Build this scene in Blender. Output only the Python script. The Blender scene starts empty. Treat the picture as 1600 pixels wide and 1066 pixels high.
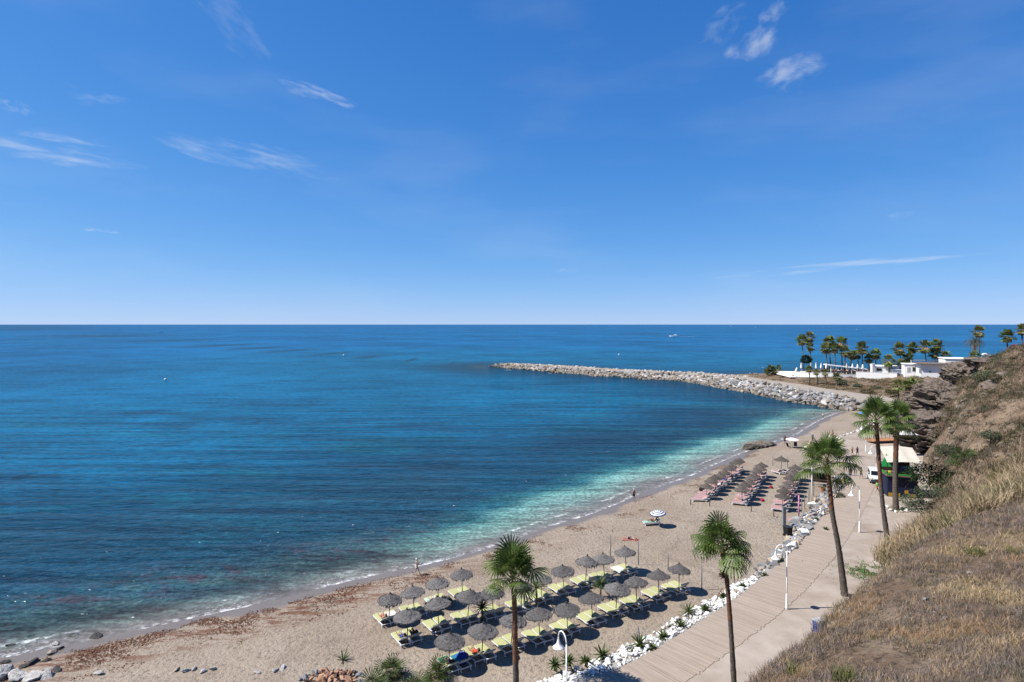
import bpy, bmesh, math, random
import numpy as np
from mathutils import Vector, Matrix, noise as mnoise
random.seed(7); rng = np.random.default_rng(7)
S = bpy.context.scene
COL = S.collection
PI = math.pi
F, HZ, CX, CAMZ = 945.0, 507.0, 800.0, 26.0      # focal length and horizon of the 1600 px photograph, eye height in metres

# ------------------------------------------------------------------ camera
cam_d = bpy.data.cameras.new('camera'); cam = bpy.data.objects.new('camera', cam_d); COL.objects.link(cam)
cam.location = (0, 0, CAMZ); cam.rotation_euler = (PI/2, 0, 0)
cam_d.sensor_width = 36; cam_d.lens = 36*F/1600; cam_d.shift_y = -(533-HZ)/1600
cam_d.clip_start = 0.5; cam_d.clip_end = 300000
S.camera = cam
S.view_settings.view_transform = 'Standard'; S.view_settings.look = 'None'
S.view_settings.exposure = 0.766   # the photograph is exposed well up: white walls burn out; S.view_settings.gamma = 1.0; S.view_settings.use_curve_mapping = False
S.cycles.max_bounces = 6; S.cycles.transparent_max_bounces = 8

# ------------------------------------------------------------------ sun
SUN_EL = math.radians(51)
sun_d = bpy.data.lights.new('sun', 'SUN'); sun_d.energy = 5.0; sun_d.angle = math.radians(0.53); sun_d.color = (1, 0.955, 0.88)
sun = bpy.data.objects.new('sun', sun_d); COL.objects.link(sun)
tosun = Vector((-math.cos(SUN_EL), -0.05, math.sin(SUN_EL)))
sun.rotation_euler = (-tosun).to_track_quat('-Z', 'Y').to_euler(); sun.location = tosun*200

# ------------------------------------------------------------------ sky
W = bpy.data.worlds.new('World'); S.world = W; W.use_nodes = True
nt = W.node_tree; nt.nodes.clear()
def N(tree, typ, **kw):
    n = tree.nodes.new(typ)
    for k, v in kw.items():
        if k.startswith('i_'): n.inputs[k[2:].replace('_', ' ')].default_value = v
        else: setattr(n, k, v)
    return n
def math_n(tree, op, a, b=None, c=None, clamp=False):
    n = tree.nodes.new('ShaderNodeMath'); n.operation = op; n.use_clamp = clamp
    for i, v in enumerate((a, b, c)):
        if v is None: continue
        if isinstance(v, (int, float)): n.inputs[i].default_value = v
        else: tree.links.new(v, n.inputs[i])
    return n.outputs[0]
def sstep(tree, v, lo, hi):
    n = tree.nodes.new('ShaderNodeMapRange'); n.interpolation_type = 'SMOOTHSTEP'
    n.inputs[1].default_value = lo; n.inputs[2].default_value = hi; tree.links.new(v, n.inputs[0]); return n.outputs[0]
out = N(nt, 'ShaderNodeOutputWorld'); bg = N(nt, 'ShaderNodeBackground'); bg.inputs[1].default_value = 0.0588
sky = N(nt, 'ShaderNodeTexSky', sky_type='NISHITA', sun_disc=False)
sky.sun_elevation = SUN_EL; sky.sun_rotation = math.radians(-90); sky.altitude = 0; sky.air_density = 0.6; sky.dust_density = 0.0; sky.ozone_density = 4.0
# film response of the deep blue sky, the same curve for every direction
sp3 = N(nt, 'ShaderNodeSeparateColor'); nt.links.new(sky.outputs[0], sp3.inputs[0]); cb3 = N(nt, 'ShaderNodeCombineColor')
for k, (g, a_, k_) in enumerate(((1.37, 1.78, 1.14), (1.0, 1.85, .865), (1.0, 3.95, .745))):
    x = math_n(nt, 'POWER', math_n(nt, 'MAXIMUM', math_n(nt, 'MULTIPLY', sp3.outputs[k], .1), 1e-4), g)
    nt.links.new(math_n(nt, 'DIVIDE', 10.0, math_n(nt, 'ADD', math_n(nt, 'DIVIDE', 1/a_, x), k_)), cb3.inputs[k])
tc = N(nt, 'ShaderNodeTexCoord'); DIR = tc.outputs['Generated']
def pdir(px, py): return Vector(((px-CX)/F, 1, (HZ-py)/F)).normalized()
CLOUDS = [(100,243,135,15,1.5,.38),(400,246,145,20,11,.36),(500,146,72,12,15,.42),(25,166,34,10,20,.25),(140,150,60,14,5,.14),(90,214,75,9,2,.24),
          (1182,58,62,30,-42,.40),(1235,112,66,30,-8,.40),(1285,417,215,7,-3.5,.42),(1415,407,85,5,-4,.3),(158,360,34,4,2,.25),(355,30,90,26,40,.13),
          (885,422,24,4,0,.14),(1415,336,50,6,-5,.12),(1130,40,50,22,-20,.16)]
tot = None
for i, (px, py, L, h, tilt, st) in enumerate(CLOUDS):
    t = math.radians(tilt); c = pdir(px, py)
    u = pdir(px+math.cos(t)*L, py+math.sin(t)*L)-c; v = pdir(px+math.sin(t)*h, py-math.cos(t)*h)-c
    sub = N(nt, 'ShaderNodeVectorMath', operation='SUBTRACT'); nt.links.new(DIR, sub.inputs[0]); sub.inputs[1].default_value = c
    def dot(w):
        d = N(nt, 'ShaderNodeVectorMath', operation='DOT_PRODUCT'); nt.links.new(sub.outputs[0], d.inputs[0]); d.inputs[1].default_value = w/w.length_squared; return d.outputs['Value']
    a, b = dot(u), dot(v)
    cb = N(nt, 'ShaderNodeCombineXYZ'); nt.links.new(math_n(nt, 'MULTIPLY', a, 1.1), cb.inputs[0]); nt.links.new(math_n(nt, 'MULTIPLY', b, 0.8), cb.inputs[1]); cb.inputs[2].default_value = i*7.3
    nz = N(nt, 'ShaderNodeTexNoise'); nz.inputs['Scale'].default_value = 1.3; nz.inputs['Detail'].default_value = 8; nz.inputs['Roughness'].default_value = .56; nz.inputs['Distortion'].default_value = .35
    nt.links.new(cb.outputs[0], nz.inputs['Vector'])
    nd = N(nt, 'ShaderNodeTexNoise'); nd.inputs['Scale'].default_value = 1.1; nd.inputs['Detail'].default_value = 5; nt.links.new(cb.outputs[0], nd.inputs['Vector']); sd3 = N(nt, 'ShaderNodeSeparateColor'); nt.links.new(nd.outputs['Color'], sd3.inputs[0])
    a = math_n(nt, 'ADD', a, math_n(nt, 'MULTIPLY_ADD', sd3.outputs[0], 2.0, -1.0)); b = math_n(nt, 'ADD', b, math_n(nt, 'MULTIPLY_ADD', sd3.outputs[1], 2.6, -1.3))
    r2 = math_n(nt, 'ADD', math_n(nt, 'MULTIPLY', a, a), math_n(nt, 'MULTIPLY', b, b))
    m = sstep(nt, math_n(nt, 'SUBTRACT', 1.0, r2), 0.0, 0.9)
    w = math_n(nt, 'MULTIPLY', math_n(nt, 'MULTIPLY', m, sstep(nt, nz.outputs[0], .36, .74)), st*.95)
    tot = w if tot is None else math_n(nt, 'ADD', tot, w)
# a breath of thin cirrus over the whole dome
mp = N(nt, 'ShaderNodeMapping'); mp.inputs['Scale'].default_value = (2, 2, 7); nt.links.new(DIR, mp.inputs[0])
nz = N(nt, 'ShaderNodeTexNoise'); nz.inputs['Scale'].default_value = 1.6; nz.inputs['Detail'].default_value = 7; nt.links.new(mp.outputs[0], nz.inputs['Vector'])
tot = math_n(nt, 'ADD', tot, math_n(nt, 'MULTIPLY', sstep(nt, nz.outputs[0], .45, .8), .07))
mx = N(nt, 'ShaderNodeMix', data_type='RGBA'); mx.inputs[7].default_value = (8.2, 8.6, 9.2, 1)
nt.links.new(math_n(nt, 'MINIMUM', tot, .75), mx.inputs[0]); nt.links.new(cb3.outputs[0], mx.inputs[6])
nt.links.new(mx.outputs[2], bg.inputs[0]); nt.links.new(bg.outputs[0], out.inputs[0])

# ------------------------------------------------------------------ helpers
def at(px, py, z=0.0):
    """point of the place seen at that pixel of the photograph, at height z"""
    Y = F*(CAMZ-z)/(py-HZ); return Vector(((px-CX)*Y/F, Y, z))
def tag(o, label=None, cat=None, group=None, kind=None):
    if label: o['label'] = label
    if cat: o['category'] = cat
    if group: o['group'] = group
    if kind: o['kind'] = kind
    return o
def link(o, parent=None):
    COL.objects.link(o)
    if parent is not None: o.parent = parent
    return o
def empty(name, loc=(0,0,0), rz=0, **kw):
    o = bpy.data.objects.new(name, None); o.location = loc; o.rotation_euler = (0,0,rz); o.empty_display_size = .2
    COL.objects.link(o); return tag(o, **kw)
def inst(name, mesh, parent=None, loc=(0,0,0), rot=(0,0,0), sc=(1,1,1)):
    o = bpy.data.objects.new(name, mesh); o.location = loc; o.rotation_euler = rot; o.scale = sc if hasattr(sc, '__len__') else (sc,)*3
    return link(o, parent)
def kids(o): return [c for c in bpy.data.objects if c.parent == o]
class MB:
    def __init__(s): s.v = []; s.f = []; s.m = []; s.k = 0
    def add(s, vs, fs, mi=None):
        b = len(s.v); s.v += [tuple(x) for x in vs]; s.f += [tuple(i+b for i in f) for f in fs]; s.m += [s.k if mi is None else mi]*len(fs); return s
    def box(s, c, d, R=None, mi=None, top=(1,1)):
        x, y, z = d[0]/2, d[1]/2, d[2]/2; tx, ty = top
        P = [Vector((i*x*(tx if k>0 else 1), j*y*(ty if k>0 else 1), k*z)) for k in (-1,1) for i, j in ((-1,-1),(1,-1),(1,1),(-1,1))]
        if R is not None: P = [R @ p for p in P]
        return s.add([p+Vector(c) for p in P], [(3,2,1,0),(4,5,6,7),(0,1,5,4),(1,2,6,5),(2,3,7,6),(3,0,4,7)], mi)
    def tube(s, pts, r, n=8, mi=None, cap=True):
        pts = [Vector(p) for p in pts]; rs = r if hasattr(r, '__len__') else [r]*len(pts); vs = []; fs = []
        up = Vector((0.03,0.02,1))
        for i, p in enumerate(pts):
            t = (pts[min(i+1, len(pts)-1)]-pts[max(i-1, 0)]).normalized()
            if abs(t.dot(up)) > .97: up2 = Vector((1,0.01,0.02))
            else: up2 = up
            a = t.cross(up2).normalized(); b = a.cross(t).normalized()
            if i and a.dot(pa) < 0: a, b = -a, -b
            pa = a
            for k in range(n): vs.append(p+(a*math.cos(2*PI*k/n)+b*math.sin(2*PI*k/n))*rs[i])
        for i in range(len(pts)-1):
            for k in range(n): fs.append((i*n+k, i*n+(k+1)%n, (i+1)*n+(k+1)%n, (i+1)*n+k))
        if cap: fs += [tuple(range(n-1, -1, -1)), tuple(range((len(pts)-1)*n, len(pts)*n))]
        return s.add(vs, fs, mi)
    def lathe(s, prof, n=16, c=(0,0,0), mi=None, jit=0, rnd=random):
        c = Vector(c); vs = []; fs = []
        for (r, z) in prof:
            for k in range(n):
                q = r*(1+jit*rnd.uniform(-1,1)); vs.append(c+Vector((q*math.cos(2*PI*k/n), q*math.sin(2*PI*k/n), z)))
        for i in range(len(prof)-1):
            for k in range(n): fs.append((i*n+k, i*n+(k+1)%n, (i+1)*n+(k+1)%n, (i+1)*n+k))
        return s.add(vs, fs, mi)
    def ball(s, c, r, n=8, m=6, mi=None):
        r = r if hasattr(r, '__len__') else (r,)*3
        pr = [(max(math.sin(PI*i/m), .001), -math.cos(PI*i/m)) for i in range(m+1)]; b = len(s.v); s.lathe(pr, n, (0,0,0), mi)
        s.v[b:] = [(c[0]+x*r[0], c[1]+y*r[1], c[2]+z*r[2]) for x, y, z in s.v[b:]]; return s
    def mesh(s, name, mats, smooth=False):
        me = bpy.data.meshes.new(name); me.from_pydata(s.v, [], s.f)
        for m in (mats if isinstance(mats, (list, tuple)) else [mats]): me.materials.append(m)
        if s.m: me.polygons.foreach_set('material_index', s.m)
        if smooth: me.polygons.foreach_set('use_smooth', [True]*len(me.polygons))
        me.update(); return me
    def build(s, name, mats, parent=None, smooth=False, **kw): return inst(name, s.mesh(name, mats, smooth), parent, **kw)
def npmesh(name, V, Fq, mats, smooth=False, colors=None, attrs=None, midx=None):
    """mesh from numpy arrays: V (n,3), Fq (m,k) faces of k corners"""
    me = bpy.data.meshes.new(name); n, m, k = len(V), len(Fq), Fq.shape[1]
    me.vertices.add(n); me.vertices.foreach_set('co', np.asarray(V, np.float32).ravel())
    me.loops.add(m*k); me.loops.foreach_set('vertex_index', np.asarray(Fq, np.int32).ravel())
    me.polygons.add(m); me.polygons.foreach_set('loop_start', np.arange(0, m*k, k, dtype=np.int32))
    if midx is not None: me.polygons.foreach_set('material_index', np.asarray(midx, np.int32))
    me.polygons.foreach_set('use_smooth', np.full(m, bool(smooth)))
    me.update(calc_edges=True)
    if colors is not None:
        a = me.color_attributes.new('col', 'FLOAT_COLOR', 'POINT'); c = np.ones((n, 4), np.float32); c[:, :3] = colors; a.data.foreach_set('color', c.ravel())
    for nm, arr in (attrs or {}).items():
        a = me.attributes.new(nm, 'FLOAT', 'POINT'); a.data.foreach_set('value', np.asarray(arr, np.float32))
    for mm in (mats if isinstance(mats, (list, tuple)) else [mats]): me.materials.append(mm)
    return me
def gridfaces(nx, ny, keep=None):
    i, j = np.meshgrid(np.arange(nx-1), np.arange(ny-1)); a = (j*nx+i).ravel(); f = np.stack([a, a+1, a+nx+1, a+nx], 1)
    return f if keep is None else f[keep[f].all(1)]
def pl_dist(P, pl):
    """unsigned distance of points P (n,2) to polyline, and sign (+ right of travel)"""
    best = np.full(len(P), 1e9); sg = np.ones(len(P))
    for a, b in zip(pl[:-1], pl[1:]):
        a = np.array(a, float); b = np.array(b, float); d = b-a; L = d@d
        t = np.clip(((P-a)@d)/L, 0, 1); q = P-(a+t[:, None]*d); dd = np.hypot(q[:, 0], q[:, 1])
        s = np.sign(d[0]*(P[:, 1]-a[1])-d[1]*(P[:, 0]-a[0])); m = dd < best-1e-9
        best[m] = dd[m]; sg[m] = -s[m]
    return best, sg
def fnoise(X, Y, sc, seed=0.0, oct=4):
    return np.array([mnoise.fractal(Vector((x*sc, y*sc, seed)), 1.0, 2.0, oct) for x, y in zip(np.ravel(X), np.ravel(Y))]).reshape(np.shape(X))

# ------------------------------------------------------------------ materials
KX = 1/1.7      # base colours below were matched at exposure 0; this brings them to the exposure above
def real(c):
    w = min(max((sum(c)/3-.45)/.35, 0), 1); return tuple(x*KX*(1+.42*w) for x in c)
def dim(t, col):
    n = t.nodes.new('ShaderNodeMix'); n.data_type = 'RGBA'; n.blend_type = 'MULTIPLY'; n.inputs[0].default_value = 1; n.inputs[7].default_value = (KX, KX, KX, 1); t.links.new(col, n.inputs[6]); return n.outputs[2]
def mat(name, c, rough=.8, var=.25, scale=4.0, bump=0.0, bscale=None, c2=None, spec=.3, rnd=0.0, metal=0.0, stretch=None, attr=None, detail=6, sss=None):
    if not attr: c = real(c); c2 = real(c2) if c2 else None
    m = bpy.data.materials.new(name); m.use_nodes = True; t = m.node_tree; b = t.nodes['Principled BSDF']
    b.inputs['Roughness'].default_value = rough; b.inputs['Specular IOR Level'].default_value = spec; b.inputs['Metallic'].default_value = metal
    tcn = t.nodes.new('ShaderNodeTexCoord'); vec = tcn.outputs['Object']
    if stretch:
        mpn = t.nodes.new('ShaderNodeMapping'); mpn.inputs['Scale'].default_value = stretch; t.links.new(vec, mpn.inputs[0]); vec = mpn.outputs[0]
    if rnd:
        oi = t.nodes.new('ShaderNodeObjectInfo'); ad = t.nodes.new('ShaderNodeVectorMath'); ad.operation = 'ADD'; sc_ = t.nodes.new('ShaderNodeVectorMath'); sc_.operation = 'SCALE'
        cb = t.nodes.new('ShaderNodeCombineXYZ'); t.links.new(oi.outputs['Random'], cb.inputs[0]); t.links.new(oi.outputs['Random'], cb.inputs[2])
        t.links.new(cb.outputs[0], sc_.inputs[0]); sc_.inputs['Scale'].default_value = 90; t.links.new(vec, ad.inputs[0]); t.links.new(sc_.outputs[0], ad.inputs[1]); vec = ad.outputs[0]
    nz = t.nodes.new('ShaderNodeTexNoise'); nz.inputs['Scale'].default_value = scale; nz.inputs['Detail'].default_value = detail; nz.inputs['Roughness'].default_value = .62; t.links.new(vec, nz.inputs['Vector'])
    mx = t.nodes.new('ShaderNodeMix'); mx.data_type = 'RGBA'; r = t.nodes.new('ShaderNodeMapRange'); r.inputs[1].default_value = .3; r.inputs[2].default_value = .7
    t.links.new(nz.outputs[0], r.inputs[0]); t.links.new(r.outputs[0], mx.inputs[0])
    c2 = c2 or tuple(min(x*(1+var), 1) for x in c); c1 = tuple(x*(1-var) for x in c)
    mx.inputs[6].default_value = (*c1, 1); mx.inputs[7].default_value = (*c2, 1); col = mx.outputs[2]
    if attr:
        an = t.nodes.new('ShaderNodeAttribute'); an.attribute_name = attr; mm = t.nodes.new('ShaderNodeMix'); mm.data_type = 'RGBA'; mm.blend_type = 'MULTIPLY'; mm.inputs[0].default_value = 1
        t.links.new(col, mm.inputs[6]); t.links.new(an.outputs['Color'], mm.inputs[7]); col = mm.outputs[2]
    if rnd:
        hv = t.nodes.new('ShaderNodeHueSaturation'); mr = t.nodes.new('ShaderNodeMapRange'); mr.inputs[3].default_value = 1-rnd; mr.inputs[4].default_value = 1+rnd
        t.links.new(oi.outputs['Random'], mr.inputs[0]); t.links.new(mr.outputs[0], hv.inputs['Value']); t.links.new(col, hv.inputs['Color']); col = hv.outputs[0]
    t.links.new(col, b.inputs['Base Color'])
    if bump:
        n2 = t.nodes.new('ShaderNodeTexNoise'); n2.inputs['Scale'].default_value = bscale or scale*3; n2.inputs['Detail'].default_value = 5; t.links.new(vec, n2.inputs['Vector'])
        bp = t.nodes.new('ShaderNodeBump'); bp.inputs['Strength'].default_value = min(bump, 1); bp.inputs['Distance'].default_value = max(bump, .05)*.3; t.links.new(n2.outputs[0], bp.inputs['Height']); t.links.new(bp.outputs[0], b.inputs['Normal'])
    if sss:
        b.inputs['Transmission Weight'].default_value = 0
    return m
# ================================================================== THE SETTING
# shoreline (water on the left of travel, land on the right), from the near left to the breakwater root
SHORE = [(-260,-20),(-120,20),(-62,40.5),(-47,44.5),(-39.8,47),(-37.7,48.1),(-34.3,49.8),(-30.4,52.2),(-26.5,54.5),(-22.7,56.5),(-18.9,59.5),(-15.7,61.7),(-12.1,63.7),(-8.4,65.9),(-4.4,68.8),
         (0,72.7),(4.9,77.8),(10.5,82.4),(14.7,86.8),(19.6,92.7),(25,98.3),(30.6,103.2),(38.2,112.7),(44.4,119.8),(49.8,125.4),(53.4,129.3),(66.9,142),(74.6,152.6),(85.2,166),(96,178),(101.5,182.5)]
TOE = [(100.7,182),(98.5,184.7),(97.4,195),(93.1,204.7),(90.9,226),(85.3,248),(78.9,276),(65.8,289),(42.9,307),(17.8,336.6),(-6,364),(-13.8,372.3)]   # waterline of the breakwater, beach to tip
BACK = [(-13.8,372.3),(-6,379),(10,372),(40,342),(66,314),(98,293),(112,300),(150,318),(260,330),(900,420)]
def smooth_pl(p, n=2):
    p = [np.array(q, float) for q in p]
    for _ in range(n):
        q = [p[0]]
        for a, b in zip(p[:-1], p[1:]): q += [a*.75+b*.25, a*.25+b*.75]
        p = q+[p[-1]]
    return [tuple(x) for x in p]
SHORE_S = smooth_pl(SHORE, 1)
COAST = SHORE_S+TOE+BACK
def sand_s(X, Y):
    d, s = pl_dist(np.stack([np.ravel(X), np.ravel(Y)], 1), SHORE_S); return (d*s).reshape(np.shape(X))
def sand_h(s): return np.where(s > 0, 1.15*(1-np.exp(-np.maximum(s, 0)/9.0)), np.maximum(-0.075*np.abs(s), -2.5))
def sz(x, y): return float(sand_h(sand_s(np.array([x]), np.array([y])))[0])

# ---- sand
def sand_material():
    m = bpy.data.materials.new('beach_sand'); m.use_nodes = True; t = m.node_tree; L = t.links; b = t.nodes['Principled BSDF']
    tcn = t.nodes.new('ShaderNodeTexCoord'); P = tcn.outputs['Object']
    def noise(sc, det=6, rough=.6, vec=P):
        n = t.nodes.new('ShaderNodeTexNoise'); n.inputs['Scale'].default_value = sc; n.inputs['Detail'].default_value = det; n.inputs['Roughness'].default_value = rough; L.new(vec, n.inputs['Vector']); return n.outputs[0]
    def mix(f, a, bb, bt='MIX'):
        n = t.nodes.new('ShaderNodeMix'); n.data_type = 'RGBA'; n.blend_type = bt
        for k, v in ((0, f), (6, a), (7, bb)):
            if isinstance(v, tuple): n.inputs[k].default_value = (*v, 1)
            elif isinstance(v, (int, float)): n.inputs[k].default_value = v
            else: L.new(v, n.inputs[k])
        return n.outputs[2]
    sa = t.nodes.new('ShaderNodeAttribute'); sa.attribute_name = 'shore'; s = sa.outputs['Fac']
    big = noise(.09, 5); mid = noise(.6, 6); fine = noise(7, 4, .7)
    c = mix(sstep(t, big, .35, .65), (.41,.325,.245), (.485,.40,.31))
    c = mix(math_n(t, 'MULTIPLY', sstep(t, mid, .45, .75), .55), c, (.34,.265,.195))
    c = mix(math_n(t, 'MULTIPLY', sstep(t, fine, .52, .70), .55), c, (.20,.16,.125))
    c = mix(math_n(t, 'MULTIPLY', sstep(t, fine, .36, .24), .5), c, (.60,.52,.43))
    pock = noise(3.1, 3, .6); c = mix(math_n(t, 'MULTIPLY', sstep(t, pock, .54, .68), .62), c, (.17,.135,.11)); c = mix(math_n(t, 'MULTIPLY', sstep(t, pock, .42, .30), .45), c, (.58,.49,.39))
    wob = math_n(t, 'ADD', s, math_n(t, 'MULTIPLY_ADD', noise(.10, 5), 7.0, -3.6))
    wet = math_n(t, 'MAXIMUM', sstep(t, wob, 2.4, 1.2), sstep(t, s, 1.6, .8))
    c = mix(math_n(t, 'MULTIPLY', wet, .75), c, (.175,.145,.125))
    sx_ = t.nodes.new('ShaderNodeSeparateXYZ'); L.new(P, sx_.inputs[0])
    leftish = sstep(t, sx_.outputs[0], 4, -16); mpw = t.nodes.new('ShaderNodeMapping'); mpw.inputs['Rotation'].default_value = (0, 0, -.42); mpw.inputs['Scale'].default_value = (.30, 1.3, 1); L.new(P, mpw.inputs[0]); wn = noise(1, 8, .72, mpw.outputs[0])
    band = math_n(t, 'MULTIPLY', sstep(t, s, 1.8, 2.8), sstep(t, s, 8.5, 5.0)); weed = math_n(t, 'MULTIPLY', math_n(t, 'MULTIPLY', sstep(t, wn, .46, .56), band), math_n(t, 'MULTIPLY_ADD', leftish, .80, .15))
    c = mix(weed, c, (.215,.10,.058))
    trk = noise(.05, 3, .5); c = mix(math_n(t, 'MULTIPLY', math_n(t, 'MULTIPLY', sstep(t, math_n(t, 'ABSOLUTE', math_n(t, 'SUBTRACT', trk, .5)), .022, .004), sstep(t, s, 8, 12)), .35), c, (.25,.19,.135))
    L.new(dim(t, c), b.inputs['Base Color'])
    rr = t.nodes.new('ShaderNodeMapRange'); rr.inputs[3].default_value = .92; rr.inputs[4].default_value = .38; L.new(wet, rr.inputs[0]); L.new(rr.outputs[0], b.inputs['Roughness'])
    b.inputs['Specular IOR Level'].default_value = .3
    h = math_n(t, 'ADD', math_n(t, 'MULTIPLY', math_n(t, 'SUBTRACT', 1.0, pock), .8), math_n(t, 'MULTIPLY', noise(6.5, 3, .7), .35))
    st = math_n(t, 'SUBTRACT', 1.0, wet)
    bp = t.nodes.new('ShaderNodeBump'); bp.inputs['Distance'].default_value = .28; L.new(h, bp.inputs['Height']); L.new(math_n(t, 'MULTIPLY', st, .9), bp.inputs['Strength']); L.new(bp.outputs[0], b.inputs['Normal'])
    return m
M_sand = sand_material()
gx = np.arange(-120, 130, .8); gy = np.arange(26, 196, .8); GX, GY = np.meshgrid(gx, gy)
SS = sand_s(GX, GY); ZZ = sand_h(SS)+np.where(SS > 1.5, fnoise(GX, GY, .35, 3, 2)*.05, 0)
ZZ = np.where(SS > 3, ZZ+.03*np.sin(GX*.7+GY*.3), ZZ)
V = np.stack([GX, GY, ZZ], 2).reshape(-1, 3); keep = (SS.ravel() > -32)
sand = inst('beach', npmesh('beach', V, gridfaces(len(gx), len(gy), keep), M_sand, True, attrs={'shore': SS.ravel()})); tag(sand, kind='structure')

# ---- sea
def water_material():
    m = bpy.data.materials.new('sea_water'); m.use_nodes = True; t = m.node_tree; L = t.links; b = t.nodes['Principled BSDF']; mo = t.nodes['Material Output']
    tcn = t.nodes.new('ShaderNodeTexCoord'); P = tcn.outputs['Object']
    def mapped(sc, rot=0):
        n = t.nodes.new('ShaderNodeMapping'); n.inputs['Scale'].default_value = sc; n.inputs['Rotation'].default_value = (0, 0, rot); L.new(P, n.inputs[0]); return n.outputs[0]
    def noise(sc, det=5, rough=.6, vec=P, dist=0):
        n = t.nodes.new('ShaderNodeTexNoise'); n.inputs['Scale'].default_value = sc; n.inputs['Detail'].default_value = det; n.inputs['Roughness'].default_value = rough; n.inputs['Distortion'].default_value = dist; L.new(vec, n.inputs['Vector']); return n.outputs[0]
    def mix(f, a, bb):
        n = t.nodes.new('ShaderNodeMix'); n.data_type = 'RGBA'
        for k, v in ((0, f), (6, a), (7, bb)):
            if isinstance(v, tuple): n.inputs[k].default_value = (*v, 1)
            elif isinstance(v, (int, float)): n.inputs[k].default_value = v
            else: L.new(v, n.inputs[k])
        return n.outputs[2]
    ca = t.nodes.new('ShaderNodeAttribute'); ca.attribute_name = 'col'; sa = t.nodes.new('ShaderNodeAttribute'); sa.attribute_name = 'shore'; s = sa.outputs['Fac']
    al = t.nodes.new('ShaderNodeAttribute'); al.attribute_name = 'clear'; bay = t.nodes.new('ShaderNodeAttribute'); bay.attribute_name = 'bay'
    col = ca.outputs['Color']
    # weed beds and pale sand patches on the bottom, only in the bay
    bed = noise(1, 6, .62, mapped((.022, .05, 1), .5), .6); deepenough = sstep(t, s, 5, 16)
    col = mix(math_n(t, 'MULTIPLY', math_n(t, 'MULTIPLY', sstep(t, bed, .50, .66), bay.outputs['Fac']), math_n(t, 'MULTIPLY', deepenough, .75)), col, (.006,.030,.062))
    col = mix(math_n(t, 'MULTIPLY', math_n(t, 'MULTIPLY', sstep(t, bed, .46, .32), bay.outputs['Fac']), math_n(t, 'MULTIPLY', deepenough, .6)), col, (.008,.125,.175))
    spot = noise(1, 5, .6, mapped((.09, .16, 1), .6), .4)
    col = mix(math_n(t, 'MULTIPLY', math_n(t, 'MULTIPLY', sstep(t, spot, .62, .70), sstep(t, s, 16, 6)), math_n(t, 'MULTIPLY', sstep(t, s, 2.0, 5), .7)), col, (.04,.085,.075))
    rky = t.nodes.new('ShaderNodeAttribute'); rky.attribute_name = 'rocky'; wd = noise(1, 6, .68, mapped((.20, .34, 1), .45), .5); zone = math_n(t, 'MULTIPLY', math_n(t, 'MULTIPLY', sstep(t, s, 1.2, 3.5), sstep(t, s, 17, 9)), rky.outputs['Fac'])
    col = mix(math_n(t, 'MULTIPLY', math_n(t, 'MULTIPLY', sstep(t, wd, .50, .60), zone), .85), col, (.060,.045,.055)); col = mix(math_n(t, 'MULTIPLY', math_n(t, 'MULTIPLY', sstep(t, wd, .46, .36), zone), .55), col, (.10,.165,.15))
    # long swell streaks: light and dark of the waves painted into the colour
    sw = noise(1, 4, .55, mapped((.012, .16, 1), -.05), .3)
    col = mix(math_n(t, 'MULTIPLY', math_n(t, 'MULTIPLY', sstep(t, sw, .50, .70), .4), math_n(t, 'MULTIPLY_ADD', bay.outputs['Fac'], .85, .15)), col, (.010,.085,.15))
    sw2 = noise(1, 4, .6, mapped((.03, .45, 1), .06), .3)
    dk = math_n(t, 'MULTIPLY', math_n(t, 'SUBTRACT', sstep(t, sw2, .40, .66), .3), .62)
    dk = math_n(t, 'ADD', dk, math_n(t, 'MULTIPLY_ADD', sstep(t, noise(1, 3, .6, mapped((.5, 1.5, 1), .12), .4), .36, .64), .66, -.40))  # light and dark of small wave facets painted into the value
    hv = t.nodes.new('ShaderNodeHueSaturation'); L.new(col, hv.inputs['Color']); L.new(math_n(t, 'SUBTRACT', 1.12, dk), hv.inputs['Value']); col = hv.outputs[0]
    rp = noise(2.1, 3, .65); rpl = math_n(t, 'MULTIPLY', math_n(t, 'MULTIPLY_ADD', sstep(t, rp, .36, .66), 1.1, -.5), math_n(t, 'MULTIPLY_ADD', sstep(t, s, 45, 3), .55, .12))  # fine ripples: caustic light painted as brighter and darker colour
    hv2 = t.nodes.new('ShaderNodeHueSaturation'); L.new(col, hv2.inputs['Color']); L.new(math_n(t, 'ADD', 1.0, rpl), hv2.inputs['Value']); col = hv2.outputs[0]
    sw3 = noise(1, 5, .6, mapped((.014, .23, 1), .05), .35); sl = math_n(t, 'MULTIPLY', math_n(t, 'SUBTRACT', sstep(t, sw3, .40, .66), .40), math_n(t, 'MULTIPLY_ADD', bay.outputs['Fac'], .27, .05))  # further swell lines, wave light and shade set in the value
    hv4 = t.nodes.new('ShaderNodeHueSaturation'); L.new(col, hv4.inputs['Color']); L.new(math_n(t, 'ADD', 1.0, math_n(t, 'MULTIPLY', sl, sstep(t, s, 8, 22))), hv4.inputs['Value']); col = hv4.outputs[0]
    gust = noise(.0042, 11, .78); gv = math_n(t, 'MULTIPLY', math_n(t, 'MULTIPLY_ADD', sstep(t, gust, .34, .66), .74, -.34), sstep(t, s, 10, 60))
    hv3 = t.nodes.new('ShaderNodeHueSaturation'); L.new(col, hv3.inputs['Color']); L.new(math_n(t, 'ADD', 1.0, gv), hv3.inputs['Value']); col = hv3.outputs[0]
    # ripple bump
    rip = math_n(t, 'ADD', math_n(t, 'MULTIPLY', noise(1, 4, .6, mapped((.55, 1.1, 1), .25), .3), .8), math_n(t, 'MULTIPLY', noise(1, 3, .5, mapped((.06, .28, 1), .02), .2), 1.6))
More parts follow.
